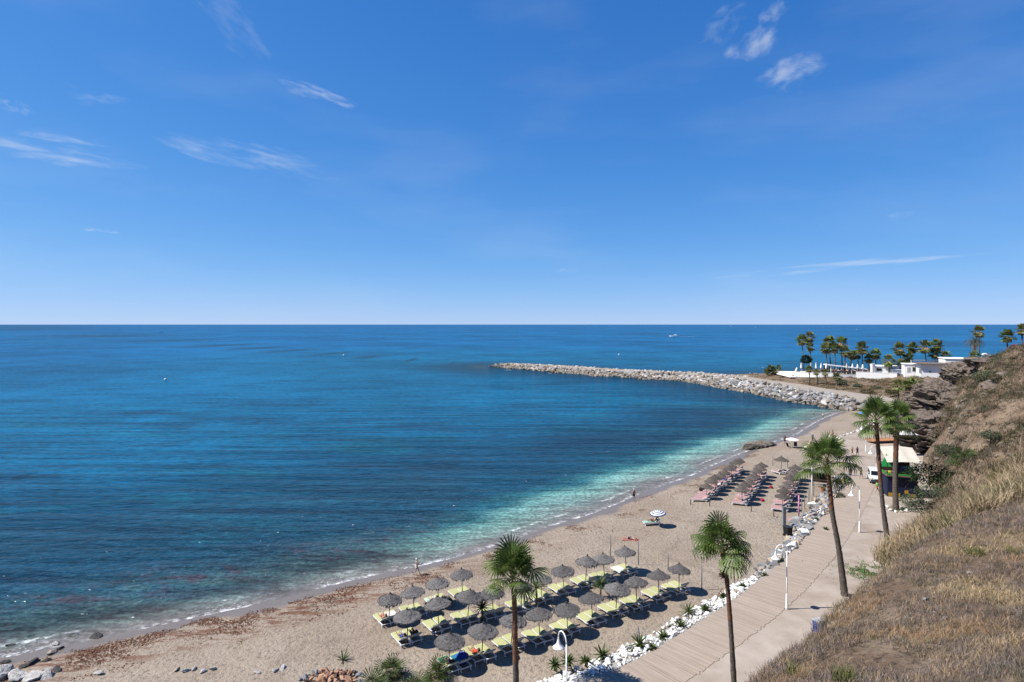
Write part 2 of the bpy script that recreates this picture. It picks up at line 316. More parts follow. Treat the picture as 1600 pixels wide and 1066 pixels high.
    bp = t.nodes.new('ShaderNodeBump'); bp.inputs['Strength'].default_value = 1.0; bp.inputs['Distance'].default_value = .35; L.new(rip, bp.inputs['Height']); L.new(bp.outputs[0], b.inputs['Normal'])
    # foam: swash edge, one broken line behind it, plus painted sun glints
    fn = noise(1.3, 7, .7); fl = noise(.16, 4, .6)
    s1 = math_n(t, 'ADD', s, math_n(t, 'MULTIPLY_ADD', fl, 1.8, -.9))
    nb0 = t.nodes.new('ShaderNodeAttribute'); nb0.attribute_name = 'beachy'
    lace = noise(2.6, 6, .75, mapped((1, 1, 1)), 1.2); e0 = math_n(t, 'MULTIPLY', math_n(t, 'MULTIPLY', sstep(t, s1, 3.4, .4), sstep(t, lace, .52, .64)), math_n(t, 'MULTIPLY', sstep(t, fl, .34, .56), .75))
    e1 = math_n(t, 'MULTIPLY', math_n(t, 'MULTIPLY', sstep(t, s1, 1.1, .2), nb0.outputs['Fac']), math_n(t, 'MULTIPLY', sstep(t, fn, .40, .60), math_n(t, 'MULTIPLY_ADD', sstep(t, fl, .36, .55), .8, .2)))
    e1 = math_n(t, 'MAXIMUM', e1, math_n(t, 'MULTIPLY', e0, nb0.outputs['Fac']))
    brk = math_n(t, 'ABSOLUTE', math_n(t, 'SUBTRACT', s1, 2.5))
    e2 = math_n(t, 'MULTIPLY', math_n(t, 'MULTIPLY', sstep(t, brk, .5, .05), sstep(t, fl, .47, .60)), sstep(t, fn, .42, .6))
    cap = math_n(t, 'MULTIPLY', sstep(t, noise(1.0, 3, .6, mapped((1, 1.7, 1))), .715, .735), math_n(t, 'MULTIPLY', sstep(t, s, 40, 8), .9))  # white specks painted as sun glints on the near water
    nb = t.nodes.new('ShaderNodeAttribute'); nb.attribute_name = 'beachy'
    foam = math_n(t, 'MINIMUM', math_n(t, 'ADD', math_n(t, 'MAXIMUM', e1, math_n(t, 'MULTIPLY', math_n(t, 'MULTIPLY', e2, .8), nb.outputs['Fac'])), cap), 1.0)
    col = dim(t, col); col = mix(foam, col, (.66,.67,.68)); L.new(col, b.inputs['Base Color'])
    b.inputs['Roughness'].default_value = .9; b.inputs['Specular IOR Level'].default_value = 0
    gl = t.nodes.new('ShaderNodeBsdfGlossy'); gl.inputs['Roughness'].default_value = .1; L.new(bp.outputs[0], gl.inputs['Normal'])
    fr = t.nodes.new('ShaderNodeFresnel'); fr.inputs[0].default_value = 1.33; L.new(bp.outputs[0], fr.inputs['Normal'])
    gm = t.nodes.new('ShaderNodeMixShader'); L.new(math_n(t, 'MULTIPLY', math_n(t, 'MINIMUM', math_n(t, 'MULTIPLY', fr.outputs[0], .6), .2), math_n(t, 'SUBTRACT', 1.0, foam)), gm.inputs[0]); L.new(b.outputs[0], gm.inputs[1]); L.new(gl.outputs[0], gm.inputs[2])
    tr = t.nodes.new('ShaderNodeBsdfTransparent'); ms = t.nodes.new('ShaderNodeMixShader')
    f = math_n(t, 'MULTIPLY', al.outputs['Fac'], math_n(t, 'SUBTRACT', 1.0, foam)); L.new(f, ms.inputs[0]); L.new(gm.outputs[0], ms.inputs[1]); L.new(tr.outputs[0], ms.inputs[2]); L.new(ms.outputs[0], mo.inputs[0])
    return m
def graded(lo, hi, step, far, g=1.18):
    a = list(np.arange(lo, hi, step)); d = step; x = a[-1]
    while x < far: d *= g; x += d; a.append(x)
    d = step; x = lo; pre = []
    while x > -far: d *= g; x -= d; pre.append(x)
    return np.array(pre[::-1]+a)
wx = graded(-75, 112, .7, 90000); wy = graded(40, 200, .7, 90000); wy = wy[wy > -60]
WX, WY = np.meshgrid(wx, wy); P2 = np.stack([WX.ravel(), WY.ravel()], 1)
d, s = pl_dist(P2, COAST); ws = np.where(s < 0, d, -d); dsh, _ = pl_dist(P2, SHORE_S)
stops = [0, 1.2, 2.6, 5, 8.5, 11.5, 16, 30, 60, 140, 400, 5000, 60000]
cols = np.array([(.27,.245,.225),(.29,.295,.275),(.31,.41,.37),(.27,.44,.39),(.17,.37,.33),(.030,.14,.160),(.008,.058,.098),(.005,.050,.098),(.003,.097,.195),(.002,.125,.255),(.002,.110,.272),(.003,.102,.270),(.012,.10,.28)])
wsn = ws+np.where(ws < 40, fnoise(WX, WY, .07, 31, 3).ravel()*3.2, 0) if True else ws
wc = np.where(np.abs(ws-dsh) < 2, np.maximum(wsn, ws*.55), np.clip(ws+20, 22, None))
C = np.stack([np.interp(wc, stops, cols[:, k]) for k in range(3)], 1)
# rocky, weedy bottom to the left of the sandy cove
rk = np.clip((-P2[:, 0]-3)/15, 0, 1); rk = rk*rk*(3-2*rk); near = np.clip(1.35-ws/30, 0, 1)*np.clip((ws-1.5)/3, 0, 1); w_ = (rk*near*.92)[:, None]
C = C*(1-w_)+np.array([.030,.062,.072])*w_
bay = np.clip((260-P2[:, 1])/120, 0, 1)
rk2 = (rk*np.clip((58-ws)/30, 0, 1)*np.clip((ws-8)/8, 0, 1)*.8)[:, None]; C = C*(1-rk2)+np.array([.008,.050,.088])*rk2
# strip along the breakwater is a shade greener, sand shelf in the inner corner
cn = np.clip(1-np.hypot(P2[:, 0]-92, P2[:, 1]-172)/32, 0, 1)[:, None]*np.clip(ws/6, 0, 1)[:, None]*.6
C = C*(1-cn)+np.array([.075,.12,.115])*cn
clear = np.interp(dsh, [0, .8, 2.5, 5, 9], [.85, .7, .5, .3, 0])*(ws < 60)
M_water = water_material()
keepw = (ws > -6) | (P2[:, 1] > 400) | (P2[:, 0] < -45)
water = inst('sea', npmesh('sea', np.stack([WX.ravel(), WY.ravel(), np.zeros(WX.size)], 1), gridfaces(len(wx), len(wy), keepw), M_water, True, colors=C, attrs={'shore': ws, 'clear': clear, 'bay': bay, 'rocky': rk, 'beachy': np.clip((ws+6-dsh)/3, 0, 1)*np.clip((12-dsh)/6, 0, 1)}))
tag(water, kind='structure')

# ---- hill and headland, one height field
LP = [(-2,34),(2,39),(5.7,41.4),(9.25,43.7),(15,48.9),(20.6,54.1),(27.2,61.3),(33.4,68.7),(40.5,78),(47,87),(54.6,97.3),(57.6,106.4),(61.4,118.5),(71.5,130),(80.7,138.6),(96.5,157.7),(105,172),(104.4,184),(103.4,197.7),(99.8,209),(98.8,228),(94.8,245),(92.5,263),(78.6,283),(51.7,303.5),(27.3,332),(3.4,358),(-8,366)]
RP = [(7,29),(12,34),(16,38),(20,42),(26,46),(29,50),(36,57),(41,64.5),(51,76),(60,85),(66,97),(72,106),(79,116),(90,135),(98,148),(106,160),(115,176),(118,190),(114,203),(111.5,214),(110,230),(106,248),(103,268),(90,292),(60,313),(35,342),(8,368),(-6,374)]
PZ = [1.8]*13+[1.9,2.0,2.4,2.9,3.2,3.2,3.2,3.2,3.1,3.0,2.6,2.4,2.2,2.0,1.7]
CTRL = [(13.5,16,16.5),(12,19,14.8),(11,21,13.6),(9.5,24,11.3),(11.8,26,11.55),(15.3,29,11.3),(19.2,33,11.45),(23.5,37,11.6),(27.5,40,11.9),(32.8,43,12.1),(40.6,48,11.3),(22.9,27,13.9),(19,26,13.8),(28.8,34,13.3),(17.8,21,15),
 (30,20,18),(20,10,19),(8,8,17),(6,14,14.5),(45,30,17),(60,40,18),(60,55,15.5),(4,24,8),(7,26.5,7),(10.5,30.5,6.5),(15,34.5,6.5),(20,39,6),(25,43,6),(30,47,7),(6.5,29.5,1.6),(12.5,35,1.7),(16.5,38.8,1.7),(20.5,42.7,1.7),(26.5,46.6,1.7),(29.5,50.5,1.7),
 (33,48,8.5),(40,53,9.3),(48,56,10.5),(58,56,13.5),(37,57,1.7),(42,64.5,2),(43,62,5.2),(47,61,8),(52,61,10.3),(60,61,13),(70,66,17),
 (57,75,9.8),(61,72,11.8),(51,68,6),(46,66,3.5),(89,105,20.5),(88.9,112,17.2),(70,95,10),(74,92,13),(74.5,88,15.5),(60.5,88,4.8),(53,76,3.6),(56,80,4),(63,84,6),(83.4,108,15),(77,104,11.2),(93.7,118,18),(94.8,112,21),(102.5,130,18.2),
 (110,125,21),(105,135,17),(115,140,18),(125,130,23),(96,138,9),(103,150,5.5),(109,162,3.4),(120,150,12),(130,165,9),(140,190,7),(120,100,28),(90,80,22),(150,140,24),(160,180,12),(66,92,6),(70,101,5),(76,112,4),(84,122,5),(74,100,9),
 (115,180,3.1),(115,205,3.4),(112,230,3.3),(118,240,4.6),(114.6,246,4.8),(126.5,238,4.9),(135,235,4.9),(153.7,240,5),(135,213,4.8),(125,215,3.9),(124,195,3.9),(116,172,3.2),(129,190,6.5),(149,218,6.5),(165,220,7),(175,240,6),
 (107,250,3.2),(105,268,3),(112,262,4),(120,262,4.6),(150,290,4.6),(200,290,4),(200,240,6),(108,285,2.6),(130,306,.5),(180,322,0),(240,310,0),(101,297,.6),(115,310,-1),(115,325,-3),(180,345,-3),(240,345,-3)]
CTRL += [(x, y, z-.35) for (x, y), z in zip(RP[9:24], PZ[9:24])]+[((a[0]+b[0])/2, (a[1]+b[1])/2, z-.6) for a, b, z in zip(LP[:24], RP[:24], PZ[:24])]
CT = np.array(CTRL, float)
def _phi(A, B): return np.sqrt(((A[:, None, :]-B[None])**2).sum(2)+.6)
_A = np.zeros((len(CT)+1,)*2); _A[:-1, :-1] = _phi(CT[:, :2], CT[:, :2])-np.eye(len(CT))*.25; _A[-1, :-1] = _A[:-1, -1] = 1
_w = np.linalg.solve(_A, np.append(CT[:, 2], 0))
def hill_raw(X, Y):
    P = np.stack([np.ravel(X), np.ravel(Y)], 1).astype(float); o = np.empty(len(P))
    for i in range(0, len(P), 4000): o[i:i+4000] = _phi(P[i:i+4000], CT[:, :2])@_w[:-1]+_w[-1]
    return o.reshape(np.shape(X))
def hill_rough(X, Y, z):
    far = np.clip((np.asarray(Y)-52)/25, 0, 1); hi = np.clip((z-3.2)/3, 0, 1)
    ridge = np.array([mnoise.ridged_multi_fractal(Vector((x*.05+y*.03, y*.11-x*.05, z_*.16)), .9, 2.1, 5, 1.0, 2.0) for x, y, z_ in zip(np.ravel(X), np.ravel(Y), np.ravel(z))]).reshape(np.shape(X))
    return z+hi*(far*(ridge-1.1)*1.7+fnoise(X, Y, .22, 9, 4)*(.34+.6*far))
def hz(X, Y): return hill_rough(X, Y, hill_raw(X, Y))
def hz1(x, y): return float(hz(np.array([x]), np.array([y]))[0])
hx = np.concatenate([np.arange(2, 130, .8), np.arange(130, 242, 2.)]); hy = np.concatenate([np.arange(3, 150, .8), np.arange(150, 346, 1.6)]); HX, HY = np.meshgrid(hx, hy); HZ_ = hz(HX, HY)
dR, sR = pl_dist(np.stack([HX.ravel(), HY.ravel()], 1), RP[:24]); HZ_ = HZ_.ravel(); cap = np.interp(HY.ravel(), [p[1] for p in RP[:24]], PZ[:24]); fac = HY.ravel() > 27.5
HZ_ = np.where(fac & (sR < 0), np.minimum(HZ_, cap-.25-dR*.2), np.where(fac, np.minimum(HZ_, cap-.12+dR*1.7), HZ_)).reshape(HX.shape)
kp = ~((sR < 0) & (dR > 2.2) & (HY.ravel() > 27)) & (HZ_.ravel() > -2.5)
def hill_material():
    m = bpy.data.materials.new('dry_hillside'); m.use_nodes = True; t = m.node_tree; L = t.links; b = t.nodes['Principled BSDF']
    tcn = t.nodes.new('ShaderNodeTexCoord'); P = tcn.outputs['Object']
    def noise(sc, det=6, rough=.65):
        n = t.nodes.new('ShaderNodeTexNoise'); n.inputs['Scale'].default_value = sc; n.inputs['Detail'].default_value = det; n.inputs['Roughness'].default_value = rough; L.new(P, n.inputs['Vector']); return n.outputs[0]
    def mix(f, a, bb):
        n = t.nodes.new('ShaderNodeMix'); n.data_type = 'RGBA'
        for k, v in ((0, f), (6, a), (7, bb)):
            if isinstance(v, tuple): n.inputs[k].default_value = (*v, 1)
            elif isinstance(v, (int, float)): n.inputs[k].default_value = v
            else: L.new(v, n.inputs[k])
        return n.outputs[2]
    c = mix(sstep(t, noise(.22, 7), .38, .62), (.23,.155,.105), (.38,.285,.20))
    c = mix(math_n(t, 'MULTIPLY', sstep(t, noise(1.3, 6), .5, .68), .7), c, (.125,.10,.07))
    c = mix(math_n(t, 'MULTIPLY', sstep(t, noise(.45, 6), .56, .7), .6), c, (.105,.105,.055))
    c = mix(math_n(t, 'MULTIPLY', sstep(t, noise(4, 4), .56, .7), .6), c, (.44,.36,.27))
    c = mix(math_n(t, 'MULTIPLY', sstep(t, noise(2.6, 8, .7), .52, .60), .75), c, (.085,.065,.048)); c = mix(math_n(t, 'MULTIPLY', sstep(t, noise(.16, 7, .7), .55, .64), .6), c, (.36,.24,.17))
    L.new(dim(t, c), b.inputs['Base Color']); b.inputs['Roughness'].default_value = .95; b.inputs['Specular IOR Level'].default_value = .15
    bp = t.nodes.new('ShaderNodeBump'); bp.inputs['Distance'].default_value = .5; bp.inputs['Strength'].default_value = .9; L.new(noise(1.6, 8, .7), bp.inputs['Height']); L.new(bp.outputs[0], b.inputs['Normal'])
    return m
M_hill = hill_material()
hill = inst('hillside', npmesh('hillside', np.stack([HX, HY, HZ_], 2).reshape(-1, 3), gridfaces(len(hx), len(hy), kp), M_hill, True)); tag(hill, kind='structure')

# ---- promenade and breakwater path
def strip(name, Ls, Rs, zs, material, skirt=1.2, n=6):
    Vv = []; Ff = []; nn = n+3
    for (l, r, z) in zip(Ls, Rs, zs):
        l, r = Vector((*l, z)), Vector((*r, z)); Vv.append(l+Vector((0,0,-skirt)))
        for k in range(n+1): Vv.append(l.lerp(r, k/n))
        Vv.append(r+Vector((0,0,-skirt)))
    for i in range(len(Ls)-1):
        for k in range(nn-1): Ff.append((i*nn+k, i*nn+k+1, (i+1)*nn+k+1, (i+1)*nn+k))
    mb = MB(); mb.add(Vv, Ff); return tag(mb.build(name, material), kind='structure')
M_conc = mat('pale_concrete', (.42,.33,.255), .9, .12, .35, .12, 6, c2=(.55,.475,.405))
M_path = mat('breakwater_concrete', (.45,.39,.32), .9, .12, .5, .1, 5)
prom = strip('promenade', LP[:17], RP[:17], PZ[:17], M_conc); bpath = strip('breakwater_path', LP[16:], RP[16:], [PZ[16]]+PZ[17:], M_path, 3.0)
# ================================================================== ROCKS, BOARDWALK, OUTCROP
def hull_rock(seed, n=13, sq=(1,1,1)):
    r = random.Random(seed); bm = bmesh.new()
    for _ in range(n):
        v = Vector((r.gauss(0,1), r.gauss(0,1), r.gauss(0,1))).normalized()*r.uniform(.8, 1.05); bm.verts.new((v.x*sq[0], v.y*sq[1], v.z*sq[2]))
    res = bmesh.ops.convex_hull(bm, input=bm.verts); bmesh.ops.delete(bm, geom=[g for g in res['geom_interior'] if isinstance(g, bmesh.types.BMVert)], context='VERTS')
    bmesh.ops.triangulate(bm, faces=bm.faces); bm.verts.index_update()
    V = np.array([v.co[:] for v in bm.verts]); Fc = np.array([[v.index for v in f.verts] for f in bm.faces]); bm.free(); return V, Fc
def rotmat(r): return np.array(Matrix.Rotation(r[2], 3, 'Z') @ Matrix.Rotation(r[1], 3, 'Y') @ Matrix.Rotation(r[0], 3, 'X'))
def joined(name, items, mats, parent=None, midx=None):
    """items: (V, F, loc, rot, scale, material index) joined into one mesh"""
    Vs, Fs, Ms, b = [], [], [], 0
    for V, Fc, loc, rot, sc, mi in items:
        Vs.append((V*sc)@rotmat(rot).T+np.array(loc)); Fs.append(Fc+b); Ms.append(np.full(len(Fc), mi)); b += len(V)
    return inst(name, npmesh(name, np.concatenate(Vs), np.concatenate(Fs), mats, midx=np.concatenate(Ms)), parent)
M_rock = [mat('breakwater_rock_grey', (.34,.335,.335), .9, .3, 1.2, .5, 4, rnd=.35), mat('breakwater_rock_tan', (.36,.305,.245), .9, .3, 1.2, .5, 4, rnd=.35),
          mat('breakwater_rock_pale', (.52,.50,.48), .9, .2, 1.2, .4, 4, rnd=.25), mat('breakwater_rock_brown', (.23,.195,.16), .9, .3, 1.2, .5, 4, rnd=.3)]
ROCK = [hull_rock(k, 14, (1.25, .9, .75)) for k in range(8)]
RMESH = {(k, m): npmesh('rock', *ROCK[k], M_rock[m]) for k in range(8) for m in range(4)}
def lerp2(A, u):
    i = min(int(u), len(A)-2); f = u-i; return np.array(A[i])*(1-f)+np.array(A[i+1])*f
Lb, Tb, Zb = LP[16:], TOE, [PZ[16]]+PZ[17:]
mb = MB(); nv = 4; ns = 44
for i in range(ns+1):
    u = 11*i/ns; l, t_, z = lerp2(Lb, u), lerp2(Tb, u), float(np.interp(u, range(12), Zb))
    for k in range(nv+1):
        f = k/nv*1.15; p = l*(1-f)+t_*f; mb.v.append((p[0], p[1], (z-.35)*(1-f)-.3*f-.1))
mb.f = [(i*(nv+1)+k, (i+1)*(nv+1)+k, (i+1)*(nv+1)+k+1, i*(nv+1)+k+1) for i in range(ns) for k in range(nv)]; mb.m = [0]*len(mb.f)
breakwater = tag(mb.build('breakwater', M_rock[3]), kind='structure')
rr = random.Random(11); cand = []
u = 0.0
while u < 11:
    l, t_ = lerp2(Lb, u), lerp2(Tb, u); w = np.hypot(*(t_-l)); i = min(int(u), 10); seg = (np.hypot(*(np.array(Tb[i+1])-Tb[i]))+np.hypot(*(np.array(Lb[i+1])-Lb[i])))/2
    size = .95 if u < 5 else .98; nrow = max(3, int(w*1.12/(size*1.25))+1); z = float(np.interp(u, range(12), Zb))
    for k in range(nrow+1):
        f = k/nrow*1.08+rr.uniform(-.05, .05); uu = min(max(u+rr.uniform(-.5, .5)*1.5/seg, 0), 11); l, t_ = lerp2(Lb, uu), lerp2(Tb, uu); p = l*(1-f)+t_*f
        sc = size*rr.uniform(.5, 1.45); zz = (z-.05)*(1-f)+.0*f+rr.uniform(-.15, .3)
        land = p[1] < 255; mi = rr.choices((0, 1, 2, 3), (5, 2, 3, 1) if land else (2, 5, 2, 2))[0]
        if f > .84: mi = 3 if rr.random() < .8 else 1
        cand.append((rr.randrange(8), (p[0], p[1], zz), (rr.uniform(-.5, .5), rr.uniform(-.5, .5), rr.uniform(0, 6.3)), (sc, sc*rr.uniform(.8, 1.1), sc*rr.uniform(.8, 1.1)), mi))
    u += size*1.55/seg
Rb = RP[21:]
u = 0.8
while u < 6:   # far edge of the path, facing the open sea
    p = lerp2(Rb, u); i = min(int(u), 5); seg = np.hypot(*(np.array(Rb[i+1])-Rb[i])); z = float(np.interp(u, range(7), PZ[21:]))
    for k in range(2):
        sc = rr.uniform(.7, 1.2); cand.append((rr.randrange(8), (p[0]+k*1.2+rr.uniform(-.4, .4), p[1]+k*1.6+rr.uniform(-.4, .4), z-.25-k*.6+rr.uniform(0, .25)), (0, 0, rr.uniform(0, 6)), (sc, sc, sc), rr.choice((1, 2))))
    u += 1.7/seg
cand.sort(key=lambda c: c[1][0]**2+c[1][1]**2)
for k, loc, rot, sc, mi in cand[:300]: inst('rock', RMESH[k, mi], breakwater, loc, rot, sc)
tag(joined('far_rocks', [(ROCK[k][0], ROCK[k][1], loc, rot, np.array(sc), mi) for k, loc, rot, sc, mi in cand[300:]], M_rock, breakwater), kind='stuff')

# ---- boardwalk of cross planks
M_plank = mat('weathered_plank', (.47,.37,.29), .9, .12, 1.2, .12, 20, rnd=.07, stretch=(.5, 4, 4), c2=(.54,.445,.365)); M_under = mat('sandy_joist', (.36,.29,.23), .95)
PLK = smooth_pl(LP[:11], 2); BW = 3.85
seg = np.array(PLK); dl = np.hypot(*(np.diff(seg, axis=0).T)); cum = np.concatenate([[0], np.cumsum(dl)])
def along(s):
    i = min(max(np.searchsorted(cum, s)-1, 0), len(dl)-1); f = (s-cum[i])/dl[i]; p = seg[i]*(1-f)+seg[i+1]*f
    j = min(max(np.searchsorted(cum, s+1.5)-1, 0), len(dl)-1); k = min(max(np.searchsorted(cum, s-1.5)-1, 0), len(dl)-1); d = (seg[j+1]-seg[k]); d = d/np.hypot(*d); return p, d
mb = MB(); nn = 60
for i in range(nn+1):
    p, d = along(cum[-1]*i/nn); r = p+np.array((d[1], -d[0]))*BW; mb.v += [(p[0]+d[1]*.03, p[1]-d[0]*.03, 1.804), (r[0]-d[1]*.03, r[1]+d[0]*.03, 1.804)]
mb.f = [(2*i, 2*i+1, 2*i+3, 2*i+2) for i in range(nn)]; mb.m = [0]*nn
boardwalk = tag(mb.build('boardwalk', M_under), kind='structure')
pm = []
for k in range(5):
    q = MB(); q.box((BW/2, 0, 0), (BW, .212, .05)); q.v = [(x, y+.004*math.sin(x*3+k), z) for x, y, z in q.v]; pm.append(q.mesh('plank', M_plank))
npl = int(cum[-1]/.226); far_pl = []
for i in range(npl):
    s_ = (i+.5)*.226; p, d = along(s_); a = math.atan2(-d[0], d[1])+rr.uniform(-.004, .004); z = 1.806+rr.uniform(-.005, .006)
    if s_ > 8 and len([1]) and i < npl and s_ < 8+300*.226: inst('plank', pm[rr.randrange(5)], boardwalk, (p[0]-d[1]*(w_ := rr.uniform(-.08, .08)), p[1]+d[0]*w_, z), (0, 0, a))
    else: far_pl.append((p, a, z))
mb = MB()
for p, a, z in far_pl: mb.box((p[0]+math.cos(a)*BW/2, p[1]+math.sin(a)*BW/2, z), (BW, .212, .05), Matrix.Rotation(a, 3, 'Z'))
tag(mb.build('far_planks', M_plank, boardwalk), kind='stuff')

# ---- border of stones between sand and boardwalk
M_stone = [mat('white_stone', (.78,.77,.74), .85, .12, 3, .3, 9, rnd=.14), mat('grey_stone', (.33,.335,.345), .85, .25, 3, .3, 9, rnd=.25), mat('tan_stone', (.50,.40,.29), .85, .2, 3, .3, 9, rnd=.2)]
M_bed = mat('stone_bed', (.46,.43,.39), .95, .35, 6, .6, 14)
ST = [hull_rock(50+k, 12, (1.15, .9, .7)) for k in range(6)]; SMESH = {(k, m): npmesh('stone', *ST[k], M_stone[m]) for k in range(6) for m in range(3)}
mb = MB(); W_ = lambda s: float(np.interp(s, [0, 8, 22, 34, 46, 56, 70, 90], [2.4, 2.3, 2.0, 1.8, 1.5, 2.5, 2.1, 1.3]))
for i in range(nn+1):
    s_ = cum[-1]*i/nn; p, d = along(s_); w = W_(s_)
    for f, z in ((0, 1.74), (.4, 1.58), (1, None)):
        q = p+np.array((-d[1], d[0]))*(w*f+.06); mb.v.append((q[0], q[1], z if z else sz(q[0], q[1])-.05))
mb.f = [(3*i+k, 3*i+3+k, 3*i+4+k, 3*i+1+k) for i in range(nn) for k in (0, 1)]; mb.m = [0]*len(mb.f)
border = mb.build('stone_border', M_bed); tag(border, 'long border of white and grey stones between sand and boardwalk', 'stone border')
cs = []
for _ in range(3300):
    s_ = rr.uniform(0, cum[-1]); p, d = along(s_); w = W_(s_); f = rr.random()**.9; q = p+np.array((-d[1], d[0]))*(w*f*1.12+.1)
    if 35 < s_ < 40.5 and rr.random() < .8: continue
    if f > .55 and mnoise.noise(Vector((s_*.45, f*2, 3))) > .12: continue
    white = 1 if s_ < 35 else .13
    mi = 0 if rr.random() < white*.93 else (1 if rr.random() < .75 else 2)
    sc = rr.uniform(.08, .17)*(1.8 if s_ > 38 else 1)*(rr.uniform(1.6, 2.4) if rr.random() < .14 else 1); z = (1.74-.40*f if f < .4 else 1.58+(sz(q[0], q[1])-1.58)*min((f-.4)/.6, 1))+sc*.35
    cs.append((rr.randrange(6), (q[0], q[1], z), (rr.uniform(-.4, .4), rr.uniform(-.4, .4), rr.uniform(0, 6.3)), (sc, sc, sc), mi))
vis = [c for c in cs if c[1][1] > 42]; hid = [c for c in cs if c[1][1] <= 42]
vis.sort(key=lambda c: -c[3][0]/c[1][1])
for k, loc, rot, sc, mi in vis[:300]: inst('stone', SMESH[k, mi], border, loc, rot, sc)
tag(joined('small_stones', [(ST[k][0], ST[k][1], loc, rot, np.array(sc), mi) for k, loc, rot, sc, mi in vis[300:]+hid], M_stone, border), kind='stuff')

# ---- layered rock outcrop on the hillside
def strata_rock(name, c, rad, tilt, seed, mats, sub=6, parent=None, amp=.22, cut=None):
    bm = bmesh.new(); bmesh.ops.create_icosphere(bm, subdivisions=sub, radius=1); Rm = Matrix.Rotation(tilt[2], 3, 'Z') @ Matrix.Rotation(tilt[1], 3, 'Y') @ Matrix.Rotation(tilt[0], 3, 'X'); av = sum(rad)/3
    for v in bm.verts:
        n = v.co.normalized(); q = Vector((n.x*rad[0], n.y*rad[1], n.z*rad[2])); o = Vector((seed*7.7, seed*3.1, 0))
        big = mnoise.fractal(q*(1.1/av)+o, 1, 2, 3); cr = mnoise.ridged_multi_fractal(q*(1.5/av)+o*2, 1, 2.1, 5, 1, 2)
        lay = q.z*((3.4 if cut else 5.5)/rad[2])*1.0+1.6*mnoise.noise(q*(.9/av)+o)+.5*mnoise.noise(q*(4/av)); fr = lay-math.floor(lay)
        d = 1+.26*big+amp*(.5*(cr-1.2)+.75*(fr**.6-.5)*(1-abs(n.z)**3))+.05*mnoise.fractal(q*1.1, 1, 2, 4)
        w = Rm @ Vector((q.x*d, q.y*d, q.z*(1+.2*big+.1*(cr-1.2))))
        if cut:
            cn_ = Vector((.78, -.58, -.2)).normalized(); e = w.dot(cn_)-cut*rad[0]*(1+.3*mnoise.noise(w*.25+o))
            if e > 0: w -= cn_*e*.93
            hf = mnoise.ridged_multi_fractal(Vector((w.x*.55, w.y*.55, w.z*1.15))+o, .9, 2.1, 5, 1, 2)-1.1; w += n*hf*.34; w += n*.16*mnoise.fractal(w*1.7, 1, 2, 3)
        v.co = w
    me = bpy.data.meshes.new(name); bm.to_mesh(me); bm.free(); me.materials.append(mats); return inst(name, me, parent, c)
M_out = mat('dark_layered_rock', (.185,.135,.105), .95, .45, .9, .9, 2.2, c2=(.31,.25,.205), stretch=(1, 1, 2.2), detail=9)
def outcrop(px, py, Y, wpx, hpx, depth, tilt, seed, label, sub=6):
    """core mass clad in tilted broken slabs"""
    c = Vector(((px-CX)*Y/F, Y, CAMZ-(py-HZ)*Y/F)); r = (wpx*Y/F/2, depth, hpx*Y/F/2); q = random.Random(seed); R = Matrix.Rotation(tilt[2], 3, 'Z') @ Matrix.Rotation(tilt[1], 3, 'Y') @ Matrix.Rotation(tilt[0], 3, 'X')
    core = strata_rock('tmp', (0,0,0), [k*1.0 for k in r], tilt, seed, M_out, sub, amp=.30, cut=.42); cm = core.data; V = np.array([v.co[:] for v in cm.vertices]); Fc = np.array([list(p.vertices) for p in cm.polygons]); bpy.data.objects.remove(core); items = [(V, Fc, (0,0,0), (0,0,0), 1.0, 0)]
    n = int(5+.5*r[0]*r[2])
    for k in range(n):
        u = Vector((q.gauss(0,1), q.gauss(0,1)-.5, q.gauss(0,1))).normalized(); z_ = round(u.z*r[2]/.55)*.55; h = math.sqrt(max(1-(z_/r[2])**2, .02)); a = math.atan2(u.y, u.x); over = 1+.16*math.sin(z_*3.1+seed)+q.uniform(-.1, .12)
        p = R @ Vector((math.cos(a)*h*r[0]*over*.9, math.sin(a)*h*r[1]*over*.9, z_)); s = q.uniform(.6, 1.9); sv, sf = ROCK[q.randrange(8)]; th = q.uniform(.28, .95)*s*.62
        M3 = R @ Matrix.Rotation(a+q.uniform(-.5, .5), 3, 'Z') @ Matrix.Rotation(q.uniform(-.2, .2), 3, 'X'); items.append((sv*np.array((s*.9, s*1.3, th))@np.array(M3).T, sf, p[:], (0,0,0), 1.0, 0))
    o = joined('rock_outcrop', items, M_out); o.location = c; return tag(o, label, 'rock outcrop', 'layered rock outcrops on the hillside')
outcrop(1518, 590, 135, 76, 42, 5, (.1, .22, -.4), 1, 'topmost dark layered rock outcrop, overhanging below the hill crest')
outcrop(1474, 628, 127, 96, 58, 6, (.1, .18, -.3), 2, 'middle dark layered rock outcrop, above the beach bar')
outcrop(1456, 682, 116, 112, 74, 6, (.05, .12, -.2), 3, 'largest dark rock outcrop directly behind the cream canopy')
outcrop(1432, 640, 133, 50, 22, 4, (.1, .3, -.3), 4, 'low rock outcrop at the foot of the slope beside the path', 5)
outcrop(1578, 604, 103, 100, 30, 3, (.1, -.42, .5), 5, 'slanting rock band high on the dry slope', 5)
outcrop(1538, 568, 128, 44, 16, 3.5, (.1, .1, -.2), 6, 'small rock outcrop on the skyline of the hill', 5)
# flat rock lying across the waterline
fl = strata_rock('shore_rock', (51.6, 127.6, .45), (4.1, 1.6, .85), (0, -.03, .42), 9, mat('wet_shore_rock', (.24,.205,.16), .85, .4, 1.3, .8, 4, c2=(.38,.32,.25)), 5, amp=.35)
tag(fl, 'long flat brown rock lying across the waterline', 'rock')

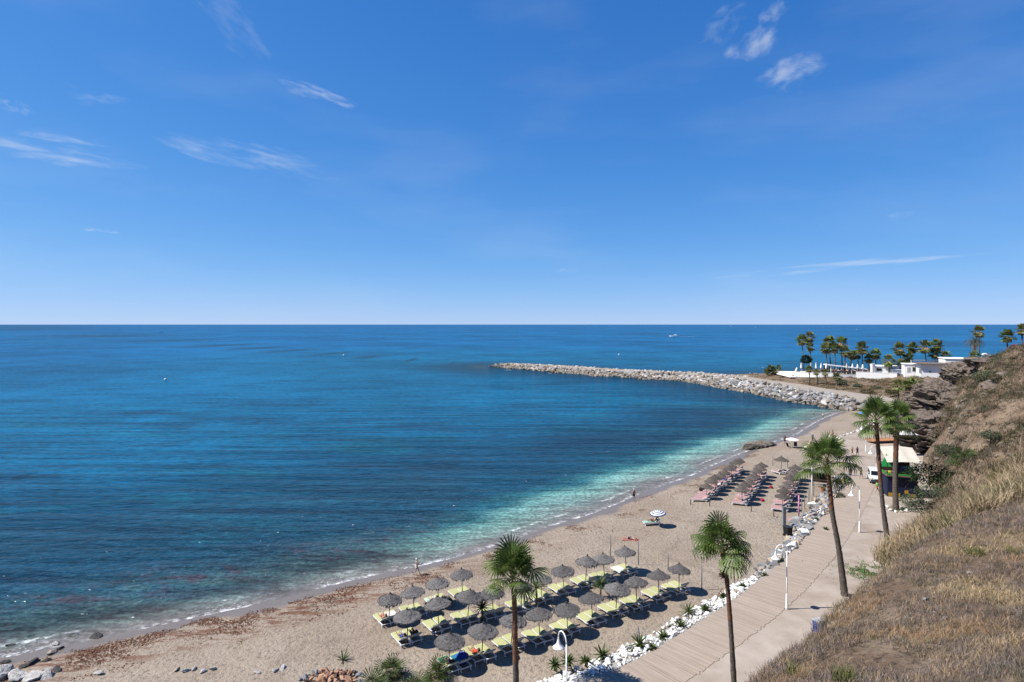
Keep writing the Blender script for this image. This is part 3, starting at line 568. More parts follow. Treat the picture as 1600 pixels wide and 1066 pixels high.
# ================================================================== DRY GRASS, REEDS, SCRUB
def blade_material(name, rough=.9):
    m = mat(name, (.85,.85,.85), rough, .18, 2.0, spec=.1, attr='col', c2=(1,1,1)); t = m.node_tree; b = t.nodes['Principled BSDF']
    return m
M_blade = blade_material('dry_blades')
def blades(name, P, h, w, lean, colr, parent=None, kind='stuff', bend=.5):
    n = len(P); az = rng.uniform(0, 2*PI, n); fa = rng.uniform(0, 2*PI, n); d = np.stack([np.cos(az), np.sin(az), np.zeros(n)], 1); s = np.stack([np.cos(fa), np.sin(fa), np.zeros(n)], 1)*(w*.5)[:, None]
    up = np.array([0, 0, 1.0]); l = np.asarray(lean)
    m_ = P+up*(h*.55*np.cos(l))[:, None]+d*(h*.55*np.sin(l))[:, None]; l2 = l+bend*rng.uniform(.3, 1.3, n); t = m_+up*(h*.45*np.cos(l2))[:, None]+d*(h*.45*np.sin(l2))[:, None]
    V = np.stack([P-s, P+s, m_-s*.8, m_+s*.8, t], 1).reshape(-1, 3); b = np.arange(n)[:, None]*5
    Fc = np.concatenate([b+np.array([[0, 1, 3]]), b+np.array([[0, 3, 2]]), b+np.array([[2, 3, 4]])])
    o = inst(name, npmesh(name, V, Fc, M_blade, colors=np.repeat(colr, 5, 0)*KX), parent); return tag(o, kind=kind)
def pick(n, pal, wts): return np.array(pal)[rng.choice(len(pal), n, p=np.array(wts)/sum(wts))]*rng.uniform(.75, 1.25, (n, 1))
def patchcol(X, Y, sc, pal, seed):
    """palette entry by a slow noise so that the colours lie in patches"""
    f = np.array([mnoise.fractal(Vector((x*sc, y*sc*1.5, seed)), 1, 2, 4) for x, y in zip(X, Y)]); k = np.clip((f*.9+.5+rng.normal(0, .16, len(f)))*len(pal), 0, len(pal)-1).astype(int)
    return np.array(pal)[k]*rng.uniform(.8, 1.2, (len(f), 1))
# foreground bank
nC = 24000; th = rng.uniform(0, 1, nC*3); yy = 10+46*rng.uniform(0, 1, nC*3)**1.25; xx = 3+rng.uniform(0, 1, nC*3)*(yy*.92+6); ok = (yy > 17-(xx-9)*.6) & ((xx-9.5)*.72-(yy-24)*.69 > -1.3)
xx, yy = xx[ok][:nC], yy[ok][:nC]; zz = hz(xx, yy); ok = zz > 2.4; xx, yy, zz = xx[ok], yy[ok], zz[ok]
PAL = [(.62,.47,.27),(.46,.33,.215),(.33,.26,.225),(.29,.235,.225),(.21,.19,.115),(.52,.34,.20)]
cc = patchcol(xx, yy, .16, PAL, 4.0); nb = 11; k = np.repeat(np.arange(len(xx)), nb); n = len(k)
bare = fnoise(xx, yy, .33, 6, 4); ok = bare > -.34+rng.normal(0, .09, len(xx))-.25*(rng.uniform(0, 1, len(xx)) < .12); xx, yy, zz, cc = xx[ok], yy[ok], zz[ok], cc[ok]; k = np.repeat(np.arange(len(xx)), nb); n = len(k)
P = np.stack([xx[k]+rng.normal(0, .15, n), yy[k]+rng.normal(0, .15, n), zz[k]-.05], 1)
big = rng.uniform(.16, .42, len(xx))*np.interp(yy, [10, 50], [.85, 1.25])
blades('dry_grass', P, big[k]*rng.uniform(.6, 1.25, n), np.interp(P[:, 1], [10, 55], [.010, .022])*rng.uniform(.7, 1.3, n), rng.uniform(.05, .85, n), cc[k]*rng.uniform(.55, 1.5, (n, 1)), bend=.6)
# woody mauve cushions among the grass
nD = 420; dx_, dy_ = rng.uniform(6, 48, nD*4), rng.uniform(13, 52, nD*4); ok = ((dx_-9.5)*.72-(dy_-24)*.69 > -.6) & (dy_ > 17-(dx_-9)*.6) & (fnoise(dx_, dy_, .2, 14, 3) > .02); dx_, dy_ = dx_[ok][:nD], dy_[ok][:nD]; dz_ = hz(dx_, dy_); k = np.repeat(np.arange(len(dx_)), 70); n = len(k); rd_ = rng.uniform(.22, .62, len(dx_)); a = rng.uniform(0, 6.28, n); q_ = np.sqrt(rng.uniform(0, 1, n))*rd_[k]
blades('woody_cushions', np.stack([dx_[k]+q_*np.cos(a), dy_[k]+q_*np.sin(a), dz_[k]-.03], 1), rd_[k]*rng.uniform(.45, 1.0, n)*np.sqrt(1.1-(q_/rd_[k])**2), rng.uniform(.010, .02, n), rng.uniform(0, 1.0, n), (np.array([(.20,.16,.15),(.16,.135,.10),(.25,.20,.185),(.14,.13,.075)])[rng.integers(0, 4, len(dx_))])[k]*rng.uniform(.7, 1.3, (n, 1)))
SL = []
for _ in range(170):
    x, y = rng.uniform(8, 46), rng.uniform(14, 50)
    if (x-9.5)*.72-(y-24)*.69 < -2.6: continue
    s = rng.uniform(.03, .13)*(1.8 if rng.random() < .1 else 1); SL.append((*ROCK[rng.integers(8)], (x, y, hz1(x, y)+s*.2), (rng.uniform(-.5, .5), rng.uniform(-.5, .5), rng.uniform(0, 6)), s, int(rng.integers(0, 3))))
tag(joined('bank_pebbles', SL, M_rock), kind='stuff')
SL = []
for _ in range(1500):
    x, y = rng.uniform(52, 112), rng.uniform(66, 145); z = None
    if fnoise(np.array([x]), np.array([y]), .09, 21, 3)[0] < .0: continue
    z = hz1(x, y)
    if z < 3.5: continue
    s = rng.uniform(.12, .5)*(2.0 if rng.random() < .08 else 1); SL.append((*ROCK[rng.integers(8)], (x, y, z+s*.1), (rng.uniform(-.5, .5), rng.uniform(-.5, .5), rng.uniform(0, 6)), np.array((s*1.3, s, s*.7)), int(rng.choice((1, 3, 3, 3)))))
tag(joined('hillside_stones', SL, M_rock), kind='stuff')
# greener tufts, each a plant of its own
def tuft(px, py, Y, r, h, n, pal, label, name='grass_tuft', cat='grass tuft', lean=.7, w=.025):
    x = (px-CX)*Y/F; z = hz1(x, Y) if Y < 120 else CAMZ-(py-HZ)*Y/F
    a = rng.uniform(0, 2*PI, n); q = r*np.sqrt(rng.uniform(0, 1, n))*.5; P = np.stack([x+q*np.cos(a), Y+q*np.sin(a), np.full(n, z-.04)], 1)
    o = blades(name, P, h*rng.uniform(.55, 1.2, n), w*rng.uniform(.7, 1.3, n), rng.uniform(0, lean, n), pick(n, pal, [1]*len(pal)), kind=None); return tag(o, label, cat, 'greener plants in the dry grass')
GP = [(.16,.20,.06),(.24,.25,.09),(.30,.27,.12)]
tuft(1325, 1035, 20.5, 1.0, .55, 220, GP, 'green grass tuft in the dry bank at the bottom of the frame'); tuft(1522, 880, 34, 1.0, .6, 200, GP, 'green grass tuft alone in the middle of the dry bank')
tuft(1245, 1052, 23.5, .8, .5, 160, GP, 'small green tuft at the lower edge of the bank beside the promenade'); tuft(1588, 885, 33, .9, .45, 140, GP, 'yellow green tuft near the right end of the dry bank')
# reeds behind the bank
n0 = 4200; xx = rng.uniform(35, 66, n0*3); yy = rng.uniform(51, 69, n0*3); l_ = (yy-62)-(xx-38)*.30; ok = (l_ < 4.5) & (xx > 33+(yy-51)*.42); xx, yy = xx[ok][:n0], yy[ok][:n0]; zz = hz(xx, yy); ok = zz > 1.6; xx, yy, zz = xx[ok], yy[ok], zz[ok]
RPAL = [(.72,.56,.35),(.60,.45,.29),(.42,.31,.21),(.54,.42,.26),(.20,.23,.08),(.36,.265,.19)]
cc = patchcol(xx, yy, .13, RPAL, 8.0); nb = 11; k = np.repeat(np.arange(len(xx)), nb); n = len(k); P = np.stack([xx[k]+rng.normal(0, .3, n), yy[k]+rng.normal(0, .3, n), zz[k]-.1], 1); hh = rng.uniform(1.1, 2.7, len(xx))
blades('dry_reeds', P, hh[k]*rng.uniform(.5, 1.15, n), rng.uniform(.03, .08, n), rng.uniform(.0, .7, n), cc[k]*rng.uniform(.7, 1.3, (n, 1)), bend=.8)
# scrub on the slope and on the bank under the club
def scrub(name, xr, yr, n0, hr, pal, nb=12, test=None, wr=(.03, .07), sc=.08, seed=3):
    xx = rng.uniform(*xr, n0); yy = rng.uniform(*yr, n0); zz = hz(xx, yy); d, s = pl_dist(np.stack([xx, yy], 1), RP[:24]); ok = (zz > 2.2) & (s > 0) & (d > 1.2)
    if test is not None: ok &= test(xx, yy, zz)
    f = fnoise(xx, yy, .12, seed, 3); ok &= f > -.2+rng.normal(0, .15, n0); xx, yy, zz = xx[ok], yy[ok], zz[ok]
    cc = patchcol(xx, yy, sc, pal, seed); k = np.repeat(np.arange(len(xx)), nb); n = len(k); sp = hr[1]*.45
    P = np.stack([xx[k]+rng.normal(0, sp, n), yy[k]+rng.normal(0, sp, n), zz[k]-.08], 1)
    return blades(name, P, rng.uniform(hr[0], hr[1], len(xx))[k]*rng.uniform(.5, 1.2, n), rng.uniform(*wr, n), rng.uniform(.1, 1.1, n), cc[k]*rng.uniform(.7, 1.3, (n, 1)))
HP = [(.34,.25,.165),(.20,.15,.105),(.16,.125,.09),(.115,.12,.06),(.30,.225,.16),(.15,.15,.09)]
scrub('hillside_scrub', (50, 118), (66, 150), 70000, (.3, .85), HP, 8)
scrub('hillside_bushes', (52, 116), (66, 148), 1500, (.5, 1.1), [(.10,.105,.05),(.15,.125,.085),(.12,.13,.075),(.19,.15,.105)], 60, lambda x, y, z: rng.uniform(0, 1, len(x)) < .5, (.06, .13), .1, 11)
scrub('headland_scrub', (106, 160), (168, 262), 9000, (.35, .9), [(.33,.215,.125),(.27,.19,.115),(.17,.165,.075),(.36,.26,.15),(.13,.15,.07)], 9, lambda x, y, z: z < 7.5, (.07, .14), .06, 5)
# ================================================================== BEACH FURNITURE
ORD = ['first','second','third','fourth','fifth','sixth','seventh','eighth','ninth','tenth','eleventh','twelfth','thirteenth','fourteenth','fifteenth','sixteenth','seventeenth','eighteenth']
M_thatch = mat('grey_thatch', (.27,.25,.24), .95, .45, 5, .9, 26, rnd=.26, stretch=(1, 1, 3), c2=(.47,.44,.425)); M_pole = mat('dark_wood_pole', (.085,.065,.055), .8); M_knot = mat('thatch_knot', (.085,.07,.065), .9)
def umbrella_meshes(seed):
    r = random.Random(seed); R = 1.10*r.uniform(.95, 1.05); n = 26; dent = r.uniform(0, 6.28); dd = r.uniform(.02, .09)
    pole = MB(); pole.tube([(0,0,-.3),(0,0,2.5)], .035, 7); me_p = pole.mesh('pole', M_pole, True)
    can = MB(); tiers = [(R, 2.08, .78, 2.25), (.88, 2.19, .54, 2.39), (.64, 2.33, .30, 2.55), (.40, 2.48, .05, 2.72)]
    for (r0, z0, r1, z1) in tiers:
        b = len(can.v)
        for q, z in ((r0, z0), (r0*.55+r1*.45, z0*.55+z1*.45+.012), (r1, z1), ):
            for k in range(n):
                a = 2*PI*k/n; f = 1+r.uniform(-.045, .045) if q == r0 else 1+r.uniform(-.015, .015); can.v.append((q*f*math.cos(a), q*f*math.sin(a), z+r.uniform(-.03, .03)-dd*q*max(math.cos(a-dent), 0)**2))
        for i in range(2):
            for k in range(n): can.f.append((b+i*n+k, b+i*n+(k+1)%n, b+(i+1)*n+(k+1)%n, b+(i+1)*n+k))
    can.v.append((0,0,2.06+.12)); c0 = len(can.v)-1
    for k in range(n): can.f.append((c0, (k+1)%n, k))
    can.m = [0]*len(can.f); me_c = can.mesh('canopy', M_thatch)
    fr = MB()
    for k in range(170):
        a = r.uniform(0, 2*PI); w = r.uniform(.02, .05); l = r.uniform(.08, .27); q = R*r.uniform(.95, 1.0); z = 2.12+r.uniform(-.02, .02)
        fr.add([(q*math.cos(a-w), q*math.sin(a-w), z), (q*math.cos(a+w), q*math.sin(a+w), z), ((q+.03)*math.cos(a+r.uniform(-.03,.03)), (q+.03)*math.sin(a), z-l)], [(0,1,2)])
    for r0, z0, r1, z1 in tiers[1:]:
        for k in range(40):
            a = r.uniform(0, 2*PI); w = .03/r0; fr.add([(r0*math.cos(a-w), r0*math.sin(a-w), z0+.02), (r0*math.cos(a+w), r0*math.sin(a+w), z0+.02), ((r0+.07)*math.cos(a), (r0+.07)*math.sin(a), z0-.06)], [(0,1,2)])
    me_f = fr.mesh('fringe', M_thatch)
    kn = MB(); kn.lathe([(.10,2.66),(.075,2.72),(.05,2.75),(.075,2.80),(.01,2.84)], 9, jit=.15, rnd=r); me_k = kn.mesh('top_knot', M_knot)
    return me_p, me_c, me_f, me_k
UMB = [umbrella_meshes(s) for s in range(7)]
M_thatch2 = mat('brown_thatch', (.19,.16,.14), .95, .4, 7, .8, 26, rnd=.2, stretch=(1, 1, 3), c2=(.28,.235,.205))
def brown(me):
    m = me.copy(); m.materials[0] = M_thatch2; return m
UMB2 = [(a, brown(b), brown(c), d) for a, b, c, d in UMB]
def umbrella(x, y, label, group, rz=0, s=1.0, lean=(0,0), i=0):
    t = empty('thatched_umbrella', (x, y, sz(x, y)), rz, label=label, cat='beach umbrella', group=group); t.rotation_euler = (lean[0], lean[1], rz); t.scale = (s, s, s)
    for nm, me in zip(('pole', 'canopy', 'fringe', 'top_knot'), (UMB2 if group and 'pink' in group else UMB)[i % 7]): tag(inst(nm, me, t), kind='stuff' if nm == 'fringe' else None)
    return t
M_white = mat('white_resin', (.74,.75,.76), .5, .06, 3, rnd=.06); M_yel = mat('yellow_mat', (.58,.58,.28), .8, .12, 5, .1, 30, rnd=.08); M_matb = mat('shaded_mat_underside', (.05,.055,.07), .9); M_pink = mat('pink_mat', (.58,.35,.34), .8, .12, 5, .1, 30, rnd=.12)  # near-black mat underside: shade behind the slats put into its colour
LW, LL = .84, 2.1
def lounger_meshes(mm, ang):
    """foot at +y ... head at -y; back hinged .62 m from the head end and raised by ang"""
    d = {}; H = .32; hy = -LL/2+.68
    f = MB()
    for sx in (-1, 1): f.box((sx*(LW/2-.03), 0, H), (.055, LL, .075)); f.box((sx*(LW/2-.03), hy+.1, H-.05), (.05, .3, .05))
    for y in (-LL/2+.03, -.1, .35, LL/2-.03): f.box((0, y, H-.005), (LW-.11, .06, .05))
    d['frame'] = f.mesh('frame', M_white)
    legs = []
    for sx in (-1, 1):
        for y, dy in ((-LL/2+.22, -.12), (LL/2-.2, .12)):
            q = MB(); q.tube([(sx*(LW/2-.03), y, H-.02), (sx*(LW/2-.02), y+dy, -.04)], [.045, .035], 6); legs.append(q.mesh('leg', M_white))
    d['leg'] = legs
    m = MB(); m.box((0, (hy+LL/2)/2, H+.062), (LW-.05, LL/2-hy, .05), mi=0); m.box((0, (hy+LL/2)/2, H+.015), (LW-.14, LL/2-hy-.08, .03), mi=1); d['seat_mat'] = m.mesh('seat_mat', [mm, M_matb])
    R = Matrix.Rotation(-ang, 3, 'X'); c0 = Vector((0, hy, H+.03)); bl = .72
    def P(x, l, n): return c0+R @ Vector((x, -l, n))
    b = MB()
    for sx in (-1, 1): b.box(P(sx*(LW/2-.045), bl/2, -.0), (.06, bl, .045), R)
    for k in range(6): b.box(P(0, .06+k*(bl-.1)/5, -.002), (LW-.14, .055 if k < 5 else .09, .03), R)
    d['backrest'] = b.mesh('backrest', M_white)
    q = MB(); q.box(P(0, bl/2, .05), (LW-.06, bl-.03, .05), R, 0); q.box(P(0, bl/2, .018), (LW-.15, bl-.06, .012), R, 1); d['back_mat'] = q.mesh('back_mat', [mm, M_matb])
    return d
YL = [lounger_meshes(M_yel, math.radians(a)) for a in (38, 46, 28)]; PL_ = [lounger_meshes(M_pink, math.radians(a)) for a in (36, 48, 24)]
def lounger(x, y, head, kind, i, label, group, bare=False):
    """head: direction (unit vector) towards the head end"""
    rz = math.atan2(head[0], -head[1]); t = empty('sun_lounger', (x, y, sz(x, y)+.02), rz, label=label, cat='sun lounger', group=group); D = kind[i % 3]
    inst('frame', D['frame'], t)
    for l in D['leg']: inst('leg', l, t)
    inst('seat_mat', D['seat_mat'], t); inst('backrest', D['backrest'], t); inst('back_mat', D['back_mat'], t); return t
def upos(px, py): Y = F*22.95/(py-HZ); return ((px-CX)*Y/F, Y)
ROW_A = [(607.5,933),(648,922),(686,907.5),(723,896)]
ROW_B = [(637,962.7),(686,945),(730,934),(771,926),(814,916),(846,903),(881.5,892),(914.5,881),(945,875),(979,864.5)]
ROW_C = [(701,1002),(752.5,988),(798,974),(844,962.5),(887,951),(926.6,936.6),(962,922.5),(995.6,914),(1029.5,901),(1061,892.5)]
rowdir = np.array((.85, .527)); headv = np.array((.527, -.85)); G_U = 'thatched umbrellas over the yellow loungers'; G_L = 'yellow sun loungers in pairs under thatched umbrellas'
NEAR = {}
for nm, row, words in (('A', ROW_A, 'short row nearest the water'), ('B', ROW_B, 'middle yellow row'), ('C', ROW_C, 'front yellow row')):
    for i, (px, py) in enumerate(row):
        x, y = upos(px, py); n = len(row)
        umbrella(x, y, f'grey thatched umbrella, {ORD[i]} from the left in the {words}', G_U, random.uniform(0, 6), random.uniform(.94, 1.06), (random.uniform(-.09, .09), random.uniform(-.09, .09)), random.randrange(7))
        for sd, w in ((-1, 'left'), (1, 'right')):
            off = .46+random.uniform(-.02, .05); p = np.array((x, y))+rowdir*sd*off-headv*(.33+random.uniform(-.1, .1)); hd = headv+rowdir*random.uniform(-.06, .06); hd = hd/np.hypot(*hd)
            if nm == 'C' and i == 0: p = p+rowdir*.45-headv*-.35
            NEAR[nm, i, sd] = lounger(p[0], p[1], hd, YL, random.choice((0, 0, 0, 1, 2)), f'yellow lounger {w} of the {ORD[i]} umbrella in the {words}', G_L)
# pink loungers, three rows running away from the camera
G_UP = 'thatched umbrellas over the pink loungers'; G_LP = 'pink sun loungers in pairs under thatched umbrellas'
PINK = {}
for nm, (x0, y0, dx, dy, n), words in (('L', (28.1, 87.4, 1.38, 2.09, 9), 'pink row by the water'), ('M', (32.1, 84.3, 1.29, 2.16, 8), 'middle pink row'), ('R', (36.4, 81.3, 1.3, 2.24, 8), 'right pink row')):
    rd = np.array((dx, dy)); rd /= np.hypot(*rd); hd0 = np.array((.93, -.36))
    for i in range(n):
        x, y = x0+dx*i+random.uniform(-.1, .1), y0+dy*i+random.uniform(-.1, .1)
        umbrella(x, y, f'grey thatched umbrella, {ORD[i]} from the near end of the {words}', G_UP, random.uniform(0, 6), random.uniform(.86, .96), (random.uniform(-.06, .06), random.uniform(-.06, .06)), i)
        for sd, w in ((-1, 'nearer'), (1, 'farther')):
            p = np.array((x, y))+rd*sd*(.46+random.uniform(-.02, .04))-hd0*(.35+random.uniform(-.12, .12)); hd = hd0+rd*random.uniform(-.06, .06); hd = hd/np.hypot(*hd)
            PINK[nm, i, sd] = lounger(p[0], p[1], hd, PL_, random.choice((0, 0, 1, 2)), f'{w} pink lounger under the {ORD[i]} umbrella of the {words}', G_LP)
xe, ye = 45.5, 102.2
umbrella(xe, ye, 'grey thatched umbrella alone between two posts beyond the pink rows', G_UP, 1, 1.05, (0, .05), 2)
for sd, w in ((-1, 'left'), (1, 'right')): lounger(xe+sd*.75, ye-.3, (.3, -.95), PL_, 1, f'pink lounger on the {w} under the lone umbrella beyond the pink rows', G_LP)
for k, (px, py) in enumerate(((1093, 781), (1102, 772))):
    p = at(px, py, 1.0); lounger(p.x, p.y, (.97, -.25), PL_, 2, ('pink lounger without umbrella, nearest the water and the camera', 'pink lounger without umbrella, second nearest the water')[k], G_LP)

# ---- posts
M_post = mat('blue_grey_post', (.17,.205,.235), .6, .2, 2); M_wpole = mat('white_painted_pole', (.80,.80,.79), .45, .05, 2); M_pinkp = mat('pink_painted_steel', (.70,.28,.48), .5, .1); M_blackp = mat('black_plastic', (.014,.015,.017), .5)
def post(px, py, h, r, m, label, name='post', cat='post', group='blue grey posts standing in the sand', z=None, lean=(0,0)):
    p = at(px, py, 1.05); p.z = sz(p.x, p.y) if z is None else z; q = MB(); q.tube([(0,0,-.3),(lean[0]*.5,lean[1]*.5,h*.5),(lean[0],lean[1],h)], [r, r, r*.9], 8); q.ball((lean[0],lean[1],h), (r, r, r*.4), 8, 4)
    o = q.build(name, m, loc=p, smooth=True); return tag(o, label, cat, group)
post(954, 867, 2.35, .045, M_post, 'tall thin post left of the person lying on a towel'); post(997.5, 882, 2.4, .045, M_post, 'tall thin post just right of the farthest middle row umbrella')
post(1044, 889, 1.6, .045, M_post, 'thin post half hidden behind the rightmost front row umbrella'); post(1096.5, 922, 2.35, .05, M_post, 'tall thin post alone at the right end of the front umbrella row')
post(1000.5, 1006, 1.3, .05, M_post, 'leaning grey post among white stones left of a shorter one', lean=(-.18, .0)); post(1009, 1013, 1.05, .04, M_post, 'short upright post among the white stones')
for px, py, h, l in ((1079, 785, .7, 'short dark stub post at the left end of the pink rows'), (1109, 789, .75, 'short dark stub post in front of the first pink row'), (1174, 799, .75, 'short dark stub post in front of the middle pink row'), (1209, 807, .75, 'short dark stub post in front of the right pink row')): post(px, py, h, .06, M_pole, l, group='short stub posts at the ends of the pink rows')
for px, py, h, l in ((1207.6, 725, 1.75, 'thin post left of the lone umbrella beyond the pink rows'), (1230.5, 729, 2.0, 'thin post right of the lone umbrella beyond the pink rows'), (1256, 733, 2.0, 'thin post behind the far end of the right pink row'), (1252.7, 803, 2.1, 'nearest grey post beside the pink shower'), (1257.4, 796, 2.2, 'second grey post beside the pink shower'), (1264, 786, 2.2, 'grey post left of the tall white pole'), (1271.5, 776, 2.2, 'purple grey post right of the tall white pole')): post(px, py, h, .05, M_post, l)
post(1268.5, 787, 5.4, .06, M_wpole, 'tall white flagpole at the right of the pink loungers', 'flagpole', 'flagpole', None, 1.0); post(1304.5, 771, 2.9, .05, M_wpole, 'white pole beside the palm and green shrub', 'white_pole', 'pole', None, 1.5)
post(1365.5, 686, 3.3, .09, M_wpole, 'white pole on the plaza beside the orange canopy', 'white_pole', 'pole', None, 2.0)
# pink beach shower with its square tray
p = at(1248, 812, 1.05); t = empty('beach_shower', (p.x, p.y, sz(p.x, p.y)), label='pink beach shower column with a pink tray', cat='beach shower')
q = MB(); q.tube([(0,0,-.2),(0,0,3.1)], .095, 10); q.build('column', M_pinkp, t, True)
q = MB(); q.tube([(0,0,3.0),(-.15,0,3.12),(-.4,0,3.1),(-.45,0,3.0)], .04, 7); q.lathe([(.03,3.0),(.1,2.93),(.0,2.93)], 8, (-.45,0,0)); q.build('shower_arm', M_pinkp, t)
q = MB(); q.tube([(-.1,0,1.1),(-.22,0,1.1)], .03, 6); q.ball((-.24,0,1.1), .045, 6, 4); q.build('push_button', M_wpole, t)
q = MB(); q.box((-.75,-.15,.02), (1.3,1.2,.16)); q.build('tray', mat('pink_tray', (.58,.36,.33), .7), t)
# grey service post and the black bin beside it
p = at(1225, 829, 1.05); t = empty('service_post', (p.x, p.y, sz(p.x, p.y)), label='thick grey square post beside the black bin', cat='post'); q = MB(); q.box((0,0,1.35), (.36,.36,2.9)); q.build('shaft', mat('grey_metal_post', (.30,.31,.32), .5), t); q = MB(); q.box((0,0,2.83), (.44,.44,.07)); q.build('cap', M_post, t)
p = at(1231, 838, 1.05); t = empty('wheelie_bin', (p.x, p.y, sz(p.x, p.y)), .3, label='black wheelie bin on the sand by grey stones', cat='bin')
q = MB(); q.box((0,0,.58), (.62,.68,.95), top=(1.18,1.12)); q.build('body', M_blackp, t); q = MB(); q.box((0,.02,1.10), (.8,.86,.08)); q.box((0,-.42,1.1), (.5,.05,.05)); q.build('lid', mat('dark_grey_lid', (.035,.037,.04), .5), t)
for sx in (-1, 1): q = MB(); q.tube([(sx*.3,.3,.12),(sx*.38,.3,.12)], .13, 10); q.build('wheel', M_blackp, t)

# ---- street lamps: swan neck with a bell shade
M_shade = mat('white_lamp_shade', (.82,.82,.80), .4, .04)
def lamp_parts(H, armx):
    a = [(0,0,-.1),(0,0,H-1.0)]; R_ = armx/2
    for k in range(13): th = PI*k/12; a.append((-R_+R_*math.cos(th), 0, H-1.0+R_*1.12*math.sin(th)))
    q = MB(); q.tube(a[:2], [.06, .045], 10); pole = q.mesh('pole', M_wpole, True)
    q = MB(); q.tube([(0,0,-.1),(0,0,.15),(0,0,1.25),(0,0,1.35)], [.13, .11, .085, .05], 10); base = q.mesh('base', M_wpole, True)
    q = MB(); q.tube(a[1:], .042, 8); q.tube([a[-1], (a[-1][0], 0, a[-1][2]-.12)], .05, 8); neck = q.mesh('swan_neck', M_wpole, True)
    q = MB(); x = -armx; z = H-1.12; q.lathe([(.055,z+.02),(.09,z-.12),(.13,z-.28),(.24,z-.42),(.35,z-.50),(.37,z-.54),(.33,z-.51),(.2,z-.40),(.0,z-.30)], 18, (x,0,0)); shade = q.mesh('lamp_shade', M_shade, True)
    q = MB(); q.ball((x,0,z-.40), .11, 8, 6); bulb = q.mesh('bulb', mat('milky_bulb', (.8,.78,.7), .3), True)
    return (('pole', pole), ('base', base), ('swan_neck', neck), ('lamp_shade', shade), ('bulb', bulb))
LPT = lamp_parts(5.95, .95)
for (x, y, z, rz, lab) in ((None, None, (1229.5, 952, 1.8), 0, 'white swan neck street lamp on the boardwalk edge, nearest one seen whole'), (None, None, (1343, 832, 1.8), 0, 'white swan neck street lamp farther along, beside the leaning palm trunk'),
        (3.28, 36.4, 1.8, -1.12, 'white swan neck street lamp at the bottom edge, in front of the yellow loungers'), (None, None, (1369, 752, 1.8), .15, 'white swan neck street lamp next to the small white van'), (None, None, (1353, 706, 1.85), .1, 'white swan neck street lamp behind the two people on the plaza')):
    if x is None: p = at(*z)
    else: p = Vector((x, y, z))
    t = empty('street_lamp', p, rz, label=lab, cat='street lamp', group='white swan neck lamps along the promenade')
    for nm, me in LPT: inst(nm, me, t)
for px, lab in ((1193.5, 'small lamp post where the breakwater path begins'),):
    p = at(px, 594, 3.1); q = MB(); t = empty('lamp_post', p, 0, label=lab, cat='lamp post'); q.tube([(0,0,-.1),(0,0,5.2)], [.1,.07], 8); q.build('pole', M_post, t); q = MB(); q.box((-.3,0,5.2), (.9,.25,.12)); q.build('lamp_head', M_wpole, t)

# ================================================================== PALMS
def leafmat(name, c, c2, rnd=.18):
    m = mat(name, c, .5, .25, 1.5, c2=c2, spec=.35, rnd=rnd); t = m.node_tree; b = t.nodes['Principled BSDF']; o = t.nodes['Material Output']; tl = t.nodes.new('ShaderNodeBsdfTranslucent'); mx = t.nodes.new('ShaderNodeMixShader'); mx.inputs[0].default_value = .32
    t.links.new(b.inputs['Base Color'].links[0].from_socket, tl.inputs[0]); t.links.new(b.outputs[0], mx.inputs[1]); t.links.new(tl.outputs[0], mx.inputs[2]); t.links.new(mx.outputs[0], o.inputs[0]); return m
M_frond = leafmat('palm_green', (.10,.19,.03), (.26,.36,.07)); M_fr2 = leafmat('palm_dark_green', (.075,.14,.028), (.19,.27,.06)); M_dead = mat('dead_frond', (.30,.21,.12), .9, .3, 3, rnd=.2); M_petiole = mat('petiole', (.17,.19,.06), .6, .2)
M_trunk = mat('palm_trunk', (.26,.115,.062), .9, .4, 2.5, .9, 10, c2=(.42,.215,.125), stretch=(1,1,3.2)); M_trunkg = mat('palm_trunk_grey', (.19,.15,.12), .95, .4, 2.5, .9, 12, c2=(.31,.26,.215), stretch=(1,1,4)); M_boot = mat('leaf_base', (.20,.085,.045), .9, .3, 5)
def frond_mesh(name, elev, pet, R, nl, droop, mats, seed, spread=2.5, wid=.055, split=.47):
    """fan leaf in world orientation pointing along +x, raised by elev; leaflets droop under their weight"""
    r = random.Random(seed); q = MB(); dx, dz = math.cos(elev), math.sin(elev); sag = .16*pet*max(dx, 0)
    pts = [(dx*pet*t, 0, dz*pet*t-sag*t*t) for t in (0, .35, .7, 1)]; q.k = 1; q.tube(pts, [.035, .028, .022, .014], 4, cap=False); q.k = 0
    e = Vector(pts[3]); fwd = (e-Vector(pts[2])).normalized(); sd = Vector((0, 1, 0)); nrm = fwd.cross(sd).normalized()*-1
    for k in range(nl):
        a = -spread/1+2*spread*k/(nl-1); a += r.uniform(-.03, .03); l = R*(1-.18*(abs(a)/spread)**2)*r.uniform(.9, 1.06); da = spread/(nl-1)
        def pt(ang, d, dr): v = e+(fwd*math.cos(ang)+sd*math.sin(ang))*d-nrm*(.10*d*math.sin(abs(ang))**2)*0+nrm*(abs(math.sin(ang))*d*.22); return v+Vector((0, 0, -dr))
        d1 = l*split; d2 = l*.78; g1 = droop*.10*l; g2 = droop*.34*l; g3 = droop*(.78+r.uniform(-.15, .3))*l
        v0 = e; a1, b1, c1 = pt(a-da*.84, d1, g1), pt(a+da*.84, d1, g1), pt(a, d1, g1)+nrm*.03
        sh = 1-.45*droop if droop > .5 else 1
        a2, b2 = pt(a-da*.40, d2, g2), pt(a+da*.40, d2, g2); tip = pt(a+r.uniform(-.02, .02), l*sh, g3)
        b = len(q.v); q.v += [tuple(x) for x in (v0, a1, c1, b1, a2, b2, tip)]; q.f += [(b, b+1, b+2), (b, b+2, b+3), (b+1, b+4, b+5, b+3), (b+4, b+6, b+5)]; q.m += [0]*4
    return q.mesh(name, mats, False)
